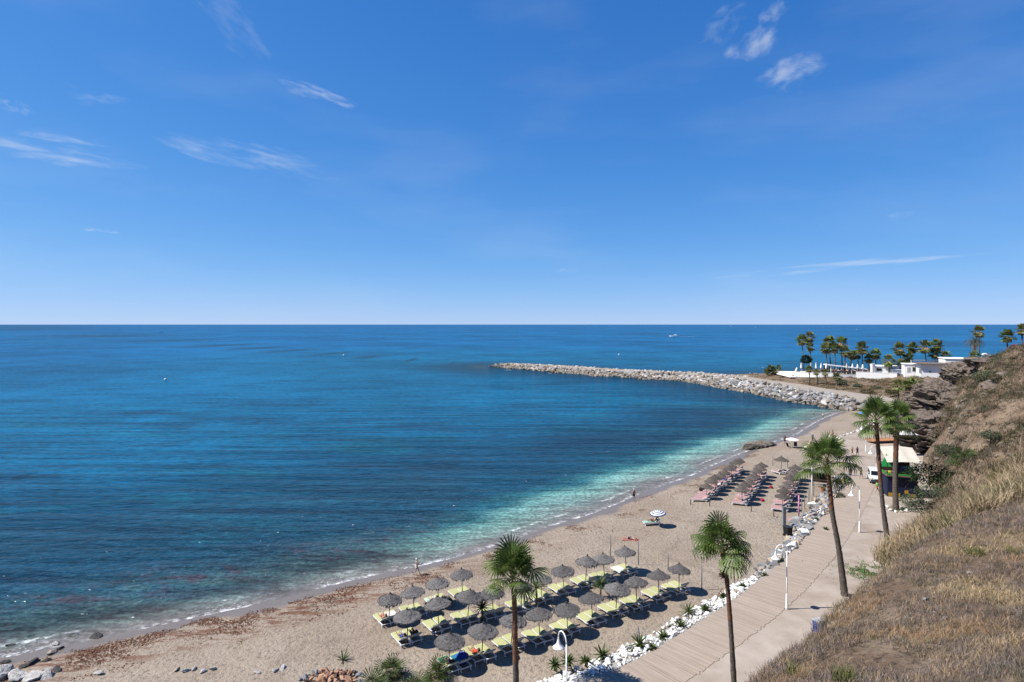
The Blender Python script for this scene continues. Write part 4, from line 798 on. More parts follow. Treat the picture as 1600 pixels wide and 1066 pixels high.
ELEV = [82, 66, 48, 30, 12, -8, -32]
def frond_set(pet, R, nl, drs, seed, mats=None, spread=2.35): return [frond_mesh('frond', math.radians(e), pet, R, nl, d, mats or [M_frond if k % 2 else M_fr2, M_petiole], seed+k, spread) for k, (e, d) in enumerate(zip(ELEV, drs))]
FS_A = frond_set(1.45, 1.25, 22, (.14, .2, .3, .42, .6, .75, .8), 1); FS_B = frond_set(1.2, 1.3, 22, (.35, .45, .6, .8, .95, 1.05, 1.0), 20); FS_C = frond_set(1.75, 1.35, 22, (.18, .25, .35, .5, .7, .85, .9), 40)
def palm(base, pts, radii, FS, counts, label, seed, boots=14, grey=.5, sc=1.0, name='fan_palm', group='fan palms along the promenade', dead=0):
    r = random.Random(seed); t = empty(name, base, 0, label=label, cat='palm tree', group=group); q = MB(); P = [Vector(p) for p in pts]
    # spline through the given points
    path = []
    for i in range(len(P)-1):
        p0, p1, p2, p3 = P[max(i-1, 0)], P[i], P[i+1], P[min(i+2, len(P)-1)]
        for k in range(14): s = k/14; path.append(.5*((2*p1)+(p2-p0)*s+(2*p0-5*p1+4*p2-p3)*s*s+(3*p1-p0-3*p2+p3)*s**3))
    path.append(P[-1]); L = len(path); rad = [float(np.interp(i/(L-1), np.linspace(0, 1, len(radii)), radii))*(1+.05*math.sin(i*2.6)+r.uniform(-.035, .035)) for i in range(L)]
    n_ = 12; q.tube(path, rad, n_); cut = int(L*grey)
    q.m = [1 if (i//n_) < cut else 0 for i in range((L-1)*n_)]+[0, 0]
    q.build('trunk', [M_trunk, M_trunkg], t, True); top = path[-1]; ax = (path[-1]-path[-4]).normalized()
    for k in range(boots):
        a = r.uniform(0, 6.28); h = r.uniform(.05, 1.0)*sc; rr_ = radii[-1]*1.05; q = MB(); c = top-ax*h; d = Vector((math.cos(a), math.sin(a), 0)); q.tube([c+d*rr_*.8, c+d*(rr_+.07)+Vector((0,0,.12)), c+d*(rr_+r.uniform(.1, .22))+Vector((0,0,.27))], [.06, .045, .02], 4); q.build('leaf_base', M_boot, t)
    for e, cnt in enumerate(counts):
        a0 = r.uniform(0, 6.28)
        for k in range(cnt): inst('frond', FS[e], t, top+ax*(.05+(.28-.05*e)*sc), (r.uniform(-.12, .12), r.uniform(-.13, .13), a0+2*PI*k/cnt+r.uniform(-.4, .4)), sc*r.uniform(.75, 1.12))
    for k in range(dead): inst('dead_frond', DEADF[k % 2], t, top-ax*r.uniform(0, .4), (0, r.uniform(-.1, .2), r.uniform(0, 6.28)), sc*r.uniform(.7, 1))
    return t
DEADF = [frond_mesh('dead_frond', math.radians(e), .7, .9, 16, .6, [M_dead, M_dead], 77+e, 1.6) for e in (-55, -72)]
def wp(px, py, Y): return Vector(((px-CX)*Y/F, Y, CAMZ-(py-HZ)*Y/F))
def palm_at(Ys, pix, radii, *a, **k):
    W3 = [wp(px, py, Y) for (px, py), Y in zip(pix, Ys)]; b = W3[0]; return palm(b, [w-b for w in W3], radii, *a, **k)
pA = palm_at([40.2]*4, [(807, 1092), (805, 1010), (804, 948), (801, 910)], [.23, .18, .165, .15], FS_A, (5, 8, 7, 5, 3, 1, 0), 'nearest fan palm, standing before the yellow loungers at lower centre', 3, 12, .25)
pB = palm_at([38.2]*4, [(1149, 1106), (1143, 1000), (1137, 920), (1130, 856)], [.20, .15, .14, .13], FS_B, (3, 4, 5, 5, 4, 2, 0), 'slim fan palm with weeping fronds rising from the boardwalk edge', 5, 10, .45, .92)
pC = palm_at([54]*5, [(1320, 931), (1311, 860), (1301, 805), (1297, 768), (1293, 727)], [.32, .23, .205, .195, .19], FS_C, (4, 7, 7, 5, 4, 2, 1), 'tall fan palm with a curved trunk right of the boardwalk lamp', 8, 14, .55)
pD = palm_at([68]*5, [(1387, 844), (1380, 795), (1375, 745), (1372, 698), (1369, 660)], [.31, .23, .21, .205, .20], FS_C, (4, 6, 6, 5, 4, 3, 1), 'tall fan palm with a bent trunk left of the beach bar', 12, 14, .45, .95, dead=2)
pE = palm_at([79]*4, [(1400, 797), (1399, 755), (1400, 698), (1402, 658)], [.38, .32, .30, .29], FS_C, (4, 6, 6, 6, 5, 3, 2), 'thick straight fan palm in front of the beach bar', 14, 16, .55, 1.0, dead=3)
# scrap of torn leaf bases on the slim palm
q = MB(); q.k = 0
for k in range(9): a = random.uniform(2.4, 4.4); c = wp(1134, 893+k*1.2, 38.2); d = Vector((math.cos(a), math.sin(a)*.4, 0)); q.tube([c, c+d*.22+Vector((0,0,.02)), c+d*random.uniform(.35, .55)+Vector((0,0,random.uniform(-.1,.22)))], [.07, .05, .015], 4)
o = q.build('torn_leaf_bases', M_boot, pB); o.matrix_parent_inverse = Matrix.Translation(-pB.location)

# ---- far fan palms on the headland: trunk, crown and skirt of dead leaves
M_frl = leafmat('palm_sunlit_green', (.21,.25,.07), (.44,.42,.17))  # brighter copy of the palm green, sunlight put into the colour
M_deadl = mat('sunlit_dead_frond', (.46,.33,.20), .9, .3, 3, rnd=.2)  # brighter copy of the dead frond, sunlight put into the colour
def far_crown(seed, R, n, skirt):
    r = random.Random(seed); q = MB(); sk = MB()
    for k in range(n):
        a = r.uniform(0, 6.28); e = math.radians(r.uniform(-40, 85)); pet = R*r.uniform(.35, .75); d = Vector((math.cos(a)*math.cos(e), math.sin(a)*math.cos(e), math.sin(e))); c = d*pet; s = d.cross(Vector((0,0,1))).normalized() if abs(d.z) < .98 else Vector((1,0,0)); u = s.cross(d)
        q.k = 0 if r.random() < .6 else 1
        for j in range(9):
            b = -1.7+3.4*j/8; l = R*r.uniform(.4, .6); v = (d*math.cos(b)+s*math.sin(b)).normalized(); t_ = c+v*l+Vector((0,0,-.22*l)); w = (d*math.cos(b+1.57)+s*math.sin(b+1.57))*.065*R; m_ = c+v*l*.5; q.add([c, m_-w, m_+w, t_], [(0,1,3),(0,3,2)])
        q.add([Vector((0,0,0))+u*.02, c, c+s*.05], [(0,1,2)])
    for k in range(skirt):
        a = r.uniform(0, 6.28); c = Vector((math.cos(a)*.2, math.sin(a)*.2, r.uniform(-.3, .2))); d = Vector((math.cos(a), math.sin(a), 0)); s = Vector((-d.y, d.x, 0))
        for j in range(4): o = r.uniform(.25, .75)*R*.6; w = .14*R; e_ = c+d*o+s*r.uniform(-.4, .4)*R*.5+Vector((0,0,-r.uniform(.3, .85)*R)); sk.add([c, c+d*o*.7-s*w+Vector((0,0,-.2*R)), e_, c+d*o*.7+s*w+Vector((0,0,-.2*R))], [(0,1,2),(0,2,3)])
    return q.mesh('crown', [M_frl, M_frond]), sk.mesh('dead_fronds', M_deadl)
FC = [far_crown(k, 2.0, 34, 44) for k in range(4)]
def far_palm(cx, cy, bx, by, Y, label, i, sc=1.0, skirt=True, tw=.22, group='fan palms around the white beach club'):
    c = wp(cx, cy, Y); b = wp(bx, by, Y); t = empty('fan_palm', b, 0, label=label, cat='palm tree', group=group); q = MB(); d = c-b; q.tube([(0,0,-.6), d*.4+Vector((random.uniform(-.15,.15),0,0)), d*.97], [tw*1.35, tw, tw*.85], 7); q.build('trunk', M_trunkg, t, True)
    inst('crown', FC[i % 4][0], t, d, (0, 0, random.uniform(0, 6)), sc)
    if skirt: inst('dead_fronds', FC[i % 4][1], t, d+Vector((0,0,.05)), (0, 0, random.uniform(0, 6)), sc)
    return t
FARP = [(1252.7,532,1256,577,262,1.0,'left one of the two tall palms at the left end of the club'),(1265,528,1266,575,268,1.0,'right one of the two tall palms at the left end of the club'),(1266,543,1267,577,266,.8,'shorter palm directly below the tallest crown at the left end of the club'),
 (1290,545,1293,578,262,1.0,'leftmost palm of the dense clump behind the pergola'),(1295,535,1299,577,270,1.15,'tallest palm of the dense clump behind the pergola'),(1304,545,1307,577,266,.95,'palm in the middle of the dense clump behind the pergola'),(1314,537,1316,577,272,1.1,'high palm at the right of the dense clump behind the pergola'),(1321,550,1319,578,264,1.0,'lower palm at the right of the dense clump behind the pergola'),(1331,556,1329,578,268,.9,'small palm at the right edge of the dense clump'),
 (1347,545,1348,578,268,1.15,'full crowned palm alone right of the clump behind the pergola'),(1340,555,1341,578,272,.8,'small palm half hidden behind the lone full crowned palm'),(1358,561,1358,580,268,.85,'low palm left of the chimney of the club'),(1368,554,1368,580,266,1.0,'palm rising behind the white chimney of the club'),
 (1389,565,1390,588,245,1.0,'palm standing in front of the white wall, right part'),(1406,546,1407,582,270,1.2,'tall palm left in the pair behind the middle of the club'),(1425,544,1424,582,274,1.05,'tall palm right in the pair behind the middle of the club'),(1419,560,1419,584,268,1.0,'lower palm beneath the pair behind the middle of the club'),(1408,572,1410,588,245,1.0,'low palm in front of the club beside a parked car'),
 (1446,543,1447,574,262,1.15,'palm with bare trunk at the left of the cabin roof'),(1464,540,1465,574,268,1.1,'highest palm behind the cabin roof'),(1461,553,1461,574,262,1.0,'low palm behind the cabin roof, left'),(1477,558,1475,574,262,1.0,'low palm behind the cabin roof, right'),
 (1530,519,1531,560,255,1.05,'high palm crown just above the big date palm'),(1522,556,1522,568,215,.7,'small green palm against the white cabin roof'),(1573.5,526,1573.5,556,190,.85,'slim palm on the crest at the right'),(1597,516,1598,548,190,.7,'palm cut by the right edge above the crest')]
for i, (cx, cy, bx, by, Y, sc, lab) in enumerate(FARP): far_palm(cx, cy, bx, by, Y, lab, i, sc*1.45)
for i, (cx, cy, bx, by, Y, sc, lab) in enumerate([(1264,577,1265,600,228,.7,'leftmost small palm on the bank below the club wall'),(1276,582,1278,601,227,.6,'small palm on the bank, second from the left below the club wall'),(1290,583,1291,604,224,.65,'bright green small palm on the bank below the club wall'),(1308,590,1308,606,222,.8,'stubby palm with a thick dead skirt on the bank'),
        (1421,602,1422,637,168,1.0,'tall palm between the path and the rock outcrop'),(1403,603,1405,630,175,.85,'bushy palm left of the one by the rock outcrop'),(1440,606,1440,630,172,.9,'bushy palm right of the one by the rock outcrop')]): far_palm(cx, cy, bx, by, Y, lab, i, sc*1.15, True, .2, 'small fan palms on the bank below the club')
# clump of low palms where the path begins
t = empty('palm_clump', wp(1206, 586, 262), 0, label='clump of low bushy palms at the start of the breakwater path', cat='palm clump')
for k, (dx, dz, s) in enumerate(((-2.6,1.3,.75),(-.9,2.2,.85),(.8,1.7,.85),(2.4,2.4,.8),(1.7,.9,.7),(-1.6,.6,.7),(0,.8,.7))): inst('crown', FC[k % 4][0], t, (dx, (k % 3-1)*1.2, dz+.6), (0,0,k), s); inst('dead_fronds', FC[k % 4][1], t, (dx, (k % 3-1)*1.2, dz+.5), (0,0,k*2), s)
# big date palm with arching feather fronds
def feather(seed, L, e0, sag, n=22):
    r = random.Random(seed); q = MB(); pts = [Vector((0,0,0))]; e = e0
    for k in range(10): pts.append(pts[-1]+Vector((math.cos(e), 0, math.sin(e)))*L/10); e -= sag/10*(1+k*.15)
    q.tube(pts, [.05-.004*k for k in range(11)], 4, cap=False)
    for k in range(n):
        s = .14+.86*k/n; i = min(int(s*10), 9); p = pts[i].lerp(pts[i+1], s*10-i); f = (pts[i+1]-pts[i]).normalized(); l = L*.20*math.sin(PI*min(s*.9+.12, 1))
        for sd in (-1, 1): t_ = p+f*l*.75+Vector((0, sd*l*.75, -.28*l)); q.add([p+f*.05, p-f*.05, t_], [(0,1,2)])
    return q.mesh('frond', mat('date_palm_leaf', (.06,.075,.025), .6, .3, 2, rnd=.2, c2=(.15,.14,.06)))
t = empty('date_palm', wp(1521, 570, 232), 0, label='big date palm with arching feathery fronds above the cabin roof', cat='palm tree'); q = MB(); top = wp(1523, 535, 232)-t.location; q.tube([(0,0,-1), top*.5, top], [.55, .45, .5], 8); q.build('trunk', M_trunk, t)
FT = [feather(k, 4.6, math.radians(e), s) for k, (e, s) in enumerate(((75, 1.5), (55, 1.6), (35, 1.5), (12, 1.3), (-10, 1.0)))]
for e, cnt in enumerate((5, 8, 9, 9, 7)):
    for k in range(cnt): inst('frond', FT[e], t, top, (0, random.uniform(-.1, .1), 2*PI*k/cnt+random.uniform(-.3, .3)), random.uniform(.85, 1.1))
for px, py, Y, s, lab in ((1541, 556, 225, .5, 'dark feathery palm low beside the big date palm'), (1585, 548, 185, .55, 'feathery palm behind the red flowering bush on the crest'), (1566, 553, 185, .4, 'low feathery palm on the crest left of the slim palm'), (1497, 566, 240, .4, 'little feathery palm behind the flat white roof')):
    t = empty('date_palm', wp(px, py, Y), 0, label=lab, cat='palm tree', group='low feathery palms on the headland')
    q = MB(); q.tube([(0,0,-2.5),(0,0,0)], [.4,.35], 7); q.build('trunk', M_trunk, t)
    for e, cnt in enumerate((4, 6, 7, 6, 4)):
        for k in range(cnt): inst('frond', FT[e], t, (0,0,0), (0, 0, 2*PI*k/cnt+random.uniform(-.3, .3)), s*random.uniform(.85, 1.1))
# ================================================================== PEOPLE
SKIN = [mat('skin_tan', (.46,.25,.16), .6, .08, 6), mat('skin_fair', (.62,.38,.28), .6, .08, 6), mat('skin_brown', (.30,.15,.09), .6, .08, 6)]
HAIR = {'white': mat('white_hair', (.7,.68,.64), .8), 'dark': mat('dark_hair', (.03,.022,.018), .8), 'blond': mat('blond_hair', (.35,.24,.12), .8), 'brown': mat('brown_hair', (.10,.06,.035), .8)}
_cl = {}
def cloth(c):
    if c not in _cl: _cl[c] = mat('cloth', c, .85, .15, 6, .1, 20)
    return _cl[c]
RAD = dict(pelvis=.125, spine=.115, chest=.135, neck=.055, head=.092, crown=.07, sh=.058, el=.042, wr=.03, palm=.036, hip=.088, kn=.056, an=.038, toe=.03)
def standing(stride=0.0, arms=(.06, .06), bend=(0, 0), twist=0):
    J = dict(pelvis=(0,0,.95), spine=(0,-.01,1.12), chest=(0,0,1.32), neck=(0,0,1.48), head=(0,-.02,1.60), crown=(0,-.01,1.70))
    for k, s in (('L', 1), ('R', -1)):
        st = stride*s; J['sh'+k] = (.17*s, 0, 1.42); J['hip'+k] = (.09*s, 0, .91); J['kn'+k] = (.10*s, -.05-st*.45, .50); J['an'+k] = (.10*s, .02-st, .085+(.06 if st < -.2 else 0)); J['toe'+k] = (.11*s, -.15-st, .035+(.02 if st < -.2 else 0))
        b = bend[0 if s > 0 else 1]; J['el'+k] = (.24*s, .02+st*.35, 1.15); J['wr'+k] = (.24*s-.10*b*s, -.03+st*.6-.24*b, .92+.24*b); J['palm'+k] = (.24*s-.14*b*s, -.05+st*.7-.32*b, .85+.30*b)
    return J
def reclined(ang=.66, knees=.0, seat=.50, arm=0):
    hy = -.29; c, sn = math.cos(ang), math.sin(ang); B = lambda l, n=0, x=0: (x, hy-c*l+sn*n*.0, seat+.02+sn*l+n)
    J = dict(pelvis=(0, hy+.10, seat), spine=B(.12), chest=B(.33, .02), neck=B(.50, .02), head=B(.62, .05), crown=B(.71, .05))
    for k, s in (('L', 1), ('R', -1)):
        up = knees if s > 0 else knees*.6
        J['sh'+k] = B(.44, .0, .17*s); J['el'+k] = B(.2, -.01, .27*s); J['wr'+k] = (.20*s, hy+.15, seat+.06); J['palm'+k] = (.17*s, hy+.24, seat+.06)
        J['hip'+k] = (.09*s, hy+.14, seat); J['kn'+k] = (.11*s, hy+.52-up*.1, seat+.03+up*.32); J['an'+k] = (.12*s, hy+.92-up*.3, seat-.0); J['toe'+k] = (.14*s, hy+.98-up*.3, seat+.12)
    return J
def lying(prone=False):
    J = {}; S0 = standing(0, bend=(0,0))
    for k, (x, y, z) in S0.items(): J[k] = (x*1.15, -(z-.95), .13-(y*.6 if not prone else -y*.6))
    if prone:
        for s, k in ((1, 'L'), (-1, 'R')): J['el'+k] = (.34*s, -.55, .09); J['wr'+k] = (.2*s, -.78, .09); J['palm'+k] = (.12*s, -.82, .09)
    return J
def sitting(seat=.46):
    J = dict(pelvis=(0,.0,seat+.08), spine=(0,.02,seat+.25), chest=(0,-.03,seat+.46), neck=(0,-.06,seat+.62), head=(0,-.09,seat+.73), crown=(0,-.09,seat+.83))
    for k, s in (('L', 1), ('R', -1)):
        J['sh'+k] = (.17*s, -.04, seat+.56); J['el'+k] = (.23*s, -.1, seat+.32); J['wr'+k] = (.15*s, -.32, seat+.22); J['palm'+k] = (.12*s, -.40, seat+.2); J['hip'+k] = (.09*s, -.02, seat+.07); J['kn'+k] = (.12*s, -.44, seat+.08); J['an'+k] = (.12*s, -.46, .09); J['toe'+k] = (.13*s, -.62, .04)
    return J
BONES = [('pelvis','spine'),('spine','chest'),('chest','neck'),('neck','head'),('head','crown')]+[b for k in 'LR' for b in (('chest','sh'+k),('sh'+k,'el'+k),('el'+k,'wr'+k),('wr'+k,'palm'+k),('pelvis','hip'+k),('hip'+k,'kn'+k),('kn'+k,'an'+k),('an'+k,'toe'+k))]
def body_mesh(J, skin, f=1.0):
    names = list(J); V = [Vector(J[n]) for n in names]; E = [(names.index(a), names.index(b)) for a, b in BONES]; R = [RAD[n[:-1] if n[-1] in 'LR' else n]*f for n in names]
    hd = (Vector(J['head'])-Vector(J['neck'])).normalized(); sx = (Vector(J['shL'])-Vector(J['shR'])).normalized(); fw = hd.cross(sx)*-1
    if fw.dot(Vector(J['toeL'])-Vector(J['anL'])) < -.05: fw = -fw
    V.append(Vector(J['head'])+fw*.105); R.append(.016); E.append((names.index('head'), len(V)-1))        # nose
    for k in 'LR':
        a, b = Vector(J['wr'+k]), Vector(J['palm'+k]); d = (b-a).normalized(); side = d.cross(fw if abs(d.dot(fw)) < .9 else hd).normalized()
        for q, l in ((-.9, .075), (-.3, .09), (.3, .085), (.9, .07)): V.append(b+d*l+side*q*.028); R.append(.0095); E.append((names.index('palm'+k), len(V)-1))
        V.append(a+(b-a)*.8+side*.06+d*.04); R.append(.010); E.append((names.index('palm'+k), len(V)-1))
    me = bpy.data.meshes.new('body'); me.from_pydata(V, E, []); o = bpy.data.objects.new('tmp', me); COL.objects.link(o); md = o.modifiers.new('s', 'SKIN'); md.use_smooth_shade = True
    for i, s in enumerate(me.skin_vertices[0].data): s.radius = (R[i], R[i]); s.use_root = (i == 0)
    dn = {n: i for i, n in enumerate(names)}
    for n, (rx, ry) in (('pelvis', (.15, .11)), ('spine', (.125, .10)), ('chest', (.155, .11)), ('head', (.078, .098))): me.skin_vertices[0].data[dn[n]].radius = (rx*f, ry*f)
    sb = o.modifiers.new('u', 'SUBSURF'); sb.levels = sb.render_levels = 1
    ev = o.evaluated_get(bpy.context.evaluated_depsgraph_get()); m2 = bpy.data.meshes.new_from_object(ev); bpy.data.objects.remove(o); m2.materials.clear(); m2.materials.append(skin); m2.polygons.foreach_set('use_smooth', [True]*len(m2.polygons)); m2.name = 'body'; return m2
def person(loc, rz, J, label, skin=0, hair='dark', top=None, bottom=(.03,.035,.06), hat=None, long=False, group=None, f=1.0, trousers=False, M=None):
    t = empty('person', loc, rz, label=label, cat='person', group=group)
    if M is not None: t.matrix_world = M
    inst('body', body_mesh(J, SKIN[skin], f), t); G = lambda n: Vector(J[n])
    if bottom:
        q = MB(); w = .128*f
        q.tube([G('pelvis').lerp(G('spine'), .55), G('pelvis'), G('pelvis').lerp((G('hipL')+G('hipR'))/2, 1.4)], [w*1.12, w*1.2, w*.9], 10)
        for k in 'LR':
            e = G('hip'+k).lerp(G('kn'+k), .62); pts = [G('hip'+k), e] if not trousers else [G('hip'+k), G('kn'+k), G('an'+k)]; q.tube(pts, [.105*f, .09*f] if not trousers else [.105*f, .08*f, .065*f], 8)
        q.build('trousers' if trousers else 'shorts', cloth(bottom), t, True)
    if top:
        q = MB(); q.tube([G('pelvis').lerp(G('spine'), .2), G('spine'), G('chest'), G('chest').lerp(G('neck'), .55), G('chest').lerp(G('neck'), .85)], [.15*f, .15*f, .175*f, .155*f, .08*f], 10)
        for k in 'LR': q.tube([G('chest').lerp(G('sh'+k), .5), G('sh'+k), G('sh'+k).lerp(G('el'+k), .65)], [.085*f, .078*f, .066*f], 8)
        q.build('shirt', cloth(top), t, True)
    hd = (G('crown')-G('neck')).normalized(); c = G('head').lerp(G('crown'), .45); fw = (Vector((0,-1,0)) if abs(hd.z) > .5 else Vector((0,0,1)))
    q = MB(); q.ball(c-fw*.022, .108*f, 10, 6)
    if long: q.tube([G('head')-fw*.07, G('neck')-fw*.09, G('chest').lerp(G('neck'), .5)-fw*.12], [.08,.07,.03], 7)
    q.build('hair', HAIR[hair], t, True)
    if hat:
        q = MB(); q.ball(c+hd*.04, (.118, .118, .09), 10, 6); q.lathe([(.11,0),(.21,-.02),(.205,-.03)], 12, c+hd*.01); q.build('hat', cloth(hat), t, True)
    return t
def ground_person(px, py, rz, J, label, z=None, **k):
    p = at(px, py, 1.0 if z is None else z); p = at(px, py, sz(p.x, p.y) if z is None else z)
    if z is None: p.z = sz(p.x, p.y)
    return person(p, rz, J, label, **k)
w = ground_person(651, 897, PI/2+.15, standing(.34, bend=(.9, .7)), 'bare chested man with white hair striding along the shore, carrying a white bundle', skin=1, hair='white', bottom=(.62,.56,.50))
q = MB(); q.ball((0,0,0), (.17,.12,.15), 10, 7); q.v = [(x*(1+.12*math.sin(z*40)), y, z*(1+.1*math.sin(x*31))) for x, y, z in q.v]; o = q.build('bundle', cloth((.75,.75,.78)), loc=w.location+Vector((.36,.02,1.14)), smooth=True); tag(o, 'white bundled towel in the arms of the striding man', 'towel')
ground_person(990.5, 781, PI+.3, standing(.10), 'bare chested man in black shorts standing at the water edge', skin=0, hair='white', bottom=(.012,.012,.016))
# sunbather on a towel
p = at(985, 841, 1.0); p.z = sz(p.x, p.y); person(p+Vector((0,0,.07)), 1.25, lying(True), 'sunbather in dark swimwear lying on a red towel', skin=1, hair='brown', bottom=(.02,.025,.07))
def towel(p, rz, c, c2, w, l, label, name='towel', tilt=0, stripes=5):
    q = MB(); n = 10
    for i in range(n):
        q.k = i % 2; a, b = -l/2+l*i/n, -l/2+l*(i+1)/n; q.add([(-w/2, a, .012*math.sin(i*1.7)), (w/2, a, .012*math.cos(i*1.3)), (w/2, b, .012*math.cos(i*1.3+1.3)), (-w/2, b, .012*math.sin(i*1.7+1.7)), (-w/2, a, -.02), (w/2, a, -.02), (w/2, b, -.02), (-w/2, b, -.02)], [(0,1,2,3),(7,6,5,4),(1,5,6,2),(0,3,7,4)]+([(0,4,5,1)] if i == 0 else [])+([(2,6,7,3)] if i == n-1 else []))
    o = q.build(name, [cloth(c), cloth(c2)], loc=p); o.rotation_euler = (tilt, 0, rz); return tag(o, label, 'towel')
towel(p+Vector((0,0,.035)), 1.25, (.58,.20,.16), (.62,.27,.22), .8, 1.95, 'red and white towel under the sunbather on open sand')
# lounger, striped parasol and the woman beside the water
p = at(1018, 817, 1.0); p.z = sz(p.x, p.y); M_mint = mat('mint_mat', (.42,.60,.52), .8, .1); ML = lounger_meshes(M_mint, .5); lg = lounger(p.x, p.y, (.97, .12), [ML]*3, 0, 'lounger with mint mat beside the striped parasol on open sand', None)
p2 = at(1030, 820, 1.0); p2.z = sz(p2.x, p2.y); t = empty('striped_parasol', p2, 0, label='blue and white striped parasol on open sand', cat='beach umbrella'); t.rotation_euler = (.05, -.12, 0)
q = MB(); q.tube([(0,0,-.2),(0,0,2.0)], .025, 7); q.build('pole', M_wpole, t)
M_wb = mat('white_canvas', (.78,.78,.80), .8, .05); M_bb = mat('navy_canvas', (.03,.06,.17), .8, .1); q = MB(); nr = 8
for i in range(nr):
    r0, r1 = 1.02*(1-i/nr), 1.02*(1-(i+1)/nr); z0, z1 = 2.05-.42*(r0/1.02)**1.7, 2.05-.42*(max(r1, .001)/1.02)**1.7; q.k = i % 2; q.lathe([(r0, z0), (max(r1, .004), z1)], 16); q.lathe([(max(r1, .004), z1-.02), (r0, z0-.02)], 16)
q.k = 0; q.lathe([(1.02,1.61),(1.02,1.63)], 16); q.build('canopy', [M_bb, M_wb], t)
bpy.context.view_layer.update()
def on_lounger(lg, J, label, **k): bpy.context.view_layer.update(); return person((0,0,0), 0, J, label, M=lg.matrix_world.copy(), **k)
on_lounger(lg, reclined(.55, .5), 'person in a dark swimsuit reclining on the mint lounger by the striped parasol', skin=0, hair='brown', long=True, bottom=(.02,.02,.03))
NR = 'people on the yellow loungers'
on_lounger(NEAR['A', 0, -1], reclined(.68, .6), 'person reclining at the left end of the short row nearest the water', skin=1, hair='blond', bottom=(.45,.08,.07), group=NR)
on_lounger(NEAR['A', 2, -1], reclined(.7, .3), 'person on a green towel under the third umbrella nearest the water', skin=1, hair='brown', bottom=(.03,.04,.10), top=None, group=NR)
on_lounger(NEAR['B', 0, -1], reclined(.66, .4), 'person in blue reclining left under the first middle row umbrella', skin=0, hair='dark', top=(.05,.10,.35), bottom=(.03,.05,.2), group=NR)
on_lounger(NEAR['B', 0, 1], reclined(.66, .8), 'person in dark red reclining right under the first middle row umbrella', skin=2, hair='dark', top=(.16,.03,.03), bottom=(.02,.02,.02), group=NR)
on_lounger(NEAR['C', 1, -1], reclined(.7, .7), 'person in an orange red top on a lounger in the front row', skin=0, hair='brown', top=(.75,.09,.04), bottom=(.7,.12,.05), group=NR)
on_lounger(NEAR['C', 0, -1], reclined(.66, .5), 'person in dark clothes under the nearest front row umbrella', skin=2, hair='dark', top=(.05,.03,.05), bottom=(.04,.03,.05), group=NR)
def on_towel(lg, c, c2, label, yo=.3, w=.8, l=1.0):
    o = towel(Vector((0,0,0)), 0, c, c2, w, l, label); o.matrix_world = lg.matrix_world @ Matrix.Translation((0, yo, .43)); return o
on_towel(NEAR['A', 2, -1], (.02,.30,.20), (.75,.78,.75), 'green and white towel on a lounger in the short row nearest the water')
on_towel(NEAR['A', 0, 1], (.75,.72,.70), (.70,.55,.52), 'pale towel on the second lounger of the short row nearest the water')
on_towel(NEAR['C', 0, 1], (.03,.22,.36), (.03,.28,.40), 'teal blue towel hanging on a lounger of the nearest front row pair')
on_towel(NEAR['C', 0, -1], (.02,.25,.16), (.02,.22,.15), 'green towel at the foot of the nearest front row lounger', .55, .8, .7)
on_towel(NEAR['B', 9, -1], (.62,.80,.72), (.80,.82,.80), 'pale mint towel on the last lounger pair of the middle row', .25, .8, 1.2)
# bags and bundles
def bag(px, py, s, c, label, cat='bag', name='beach_bag', z=None):
    p = at(px, py, 1.0); p.z = sz(p.x, p.y); q = MB(); q.lathe([(s*.75,0),(s*1.0,s*.3),(s*.95,s*.9),(s*.6,s*1.25),(s*.2,s*1.3)], 10, jit=.12); q.tube([(-s*.5,0,s*1.1),(-s*.3,0,s*1.7),(s*.3,0,s*1.7),(s*.5,0,s*1.1)], s*.07, 5); o = q.build(name, cloth(c), loc=p, smooth=True); return tag(o, label, cat)
bag(693, 937, .36, (.03,.04,.12), 'round navy beach bag beside the green towel lounger'); bag(700, 941, .42, (.035,.05,.02), 'dark olive bag right of the navy beach bag'); bag(722, 1035, .5, (.03,.10,.50), 'bright blue bag among the nearest front row loungers', name='beach_bag'); bag(1097, 763, .45, (.006,.006,.007), 'black bag hung by the first umbrella of the pink row by the water')
bag(1152, 782, .28, (.6,.35,.03), 'yellow bag in the shade of the middle pink row, near end'); bag(1118, 766, .22, (.6,.30,.02), 'small yellow bag in the shade of the pink row by the water'); bag(1129, 754, .22, (.62,.30,.02), 'small orange bag farther up the pink row by the water')
bag(1191, 783, .3, (.45,.02,.08), 'crimson bag at the end of a middle row umbrella shadow'); bag(1205, 762, .28, (.42,.02,.06), 'dark red bag between the middle and right pink rows')
PKG = 'people on the pink loungers'
for key, lab, kw in ((('L', 3, -1), 'person in white under the fourth umbrella of the pink row by the water', dict(top=(.7,.7,.7))), (('L', 5, 1), 'person in navy under the sixth umbrella of the pink row by the water', dict(top=(.02,.03,.2), bottom=(.02,.03,.2))), (('M', 2, -1), 'person in white under the third umbrella of the middle pink row', dict(top=(.75,.74,.75))), (('M', 5, 1), 'person in pink under the sixth umbrella of the middle pink row', dict(top=(.6,.2,.3))), (('R', 3, -1), 'bare chested person under the fourth umbrella of the right pink row', dict()), (('R', 6, 1), 'person in magenta under the seventh umbrella of the right pink row', dict(top=(.5,.05,.25)))):
    on_lounger(PINK[key], reclined(.62, random.uniform(0, .8)), lab, skin=random.choice((0,1)), hair=random.choice(('dark','brown','blond')), group=PKG, **kw)
on_towel(PINK['R', 4, 1], (.03,.22,.50), (.04,.26,.52), 'blue towel on a lounger far along the right pink row'); on_towel(PINK['L', 5, -1], (.03,.05,.30), (.03,.05,.30), 'navy towel on a lounger far along the pink row by the water')
bpy.context.view_layer.update()
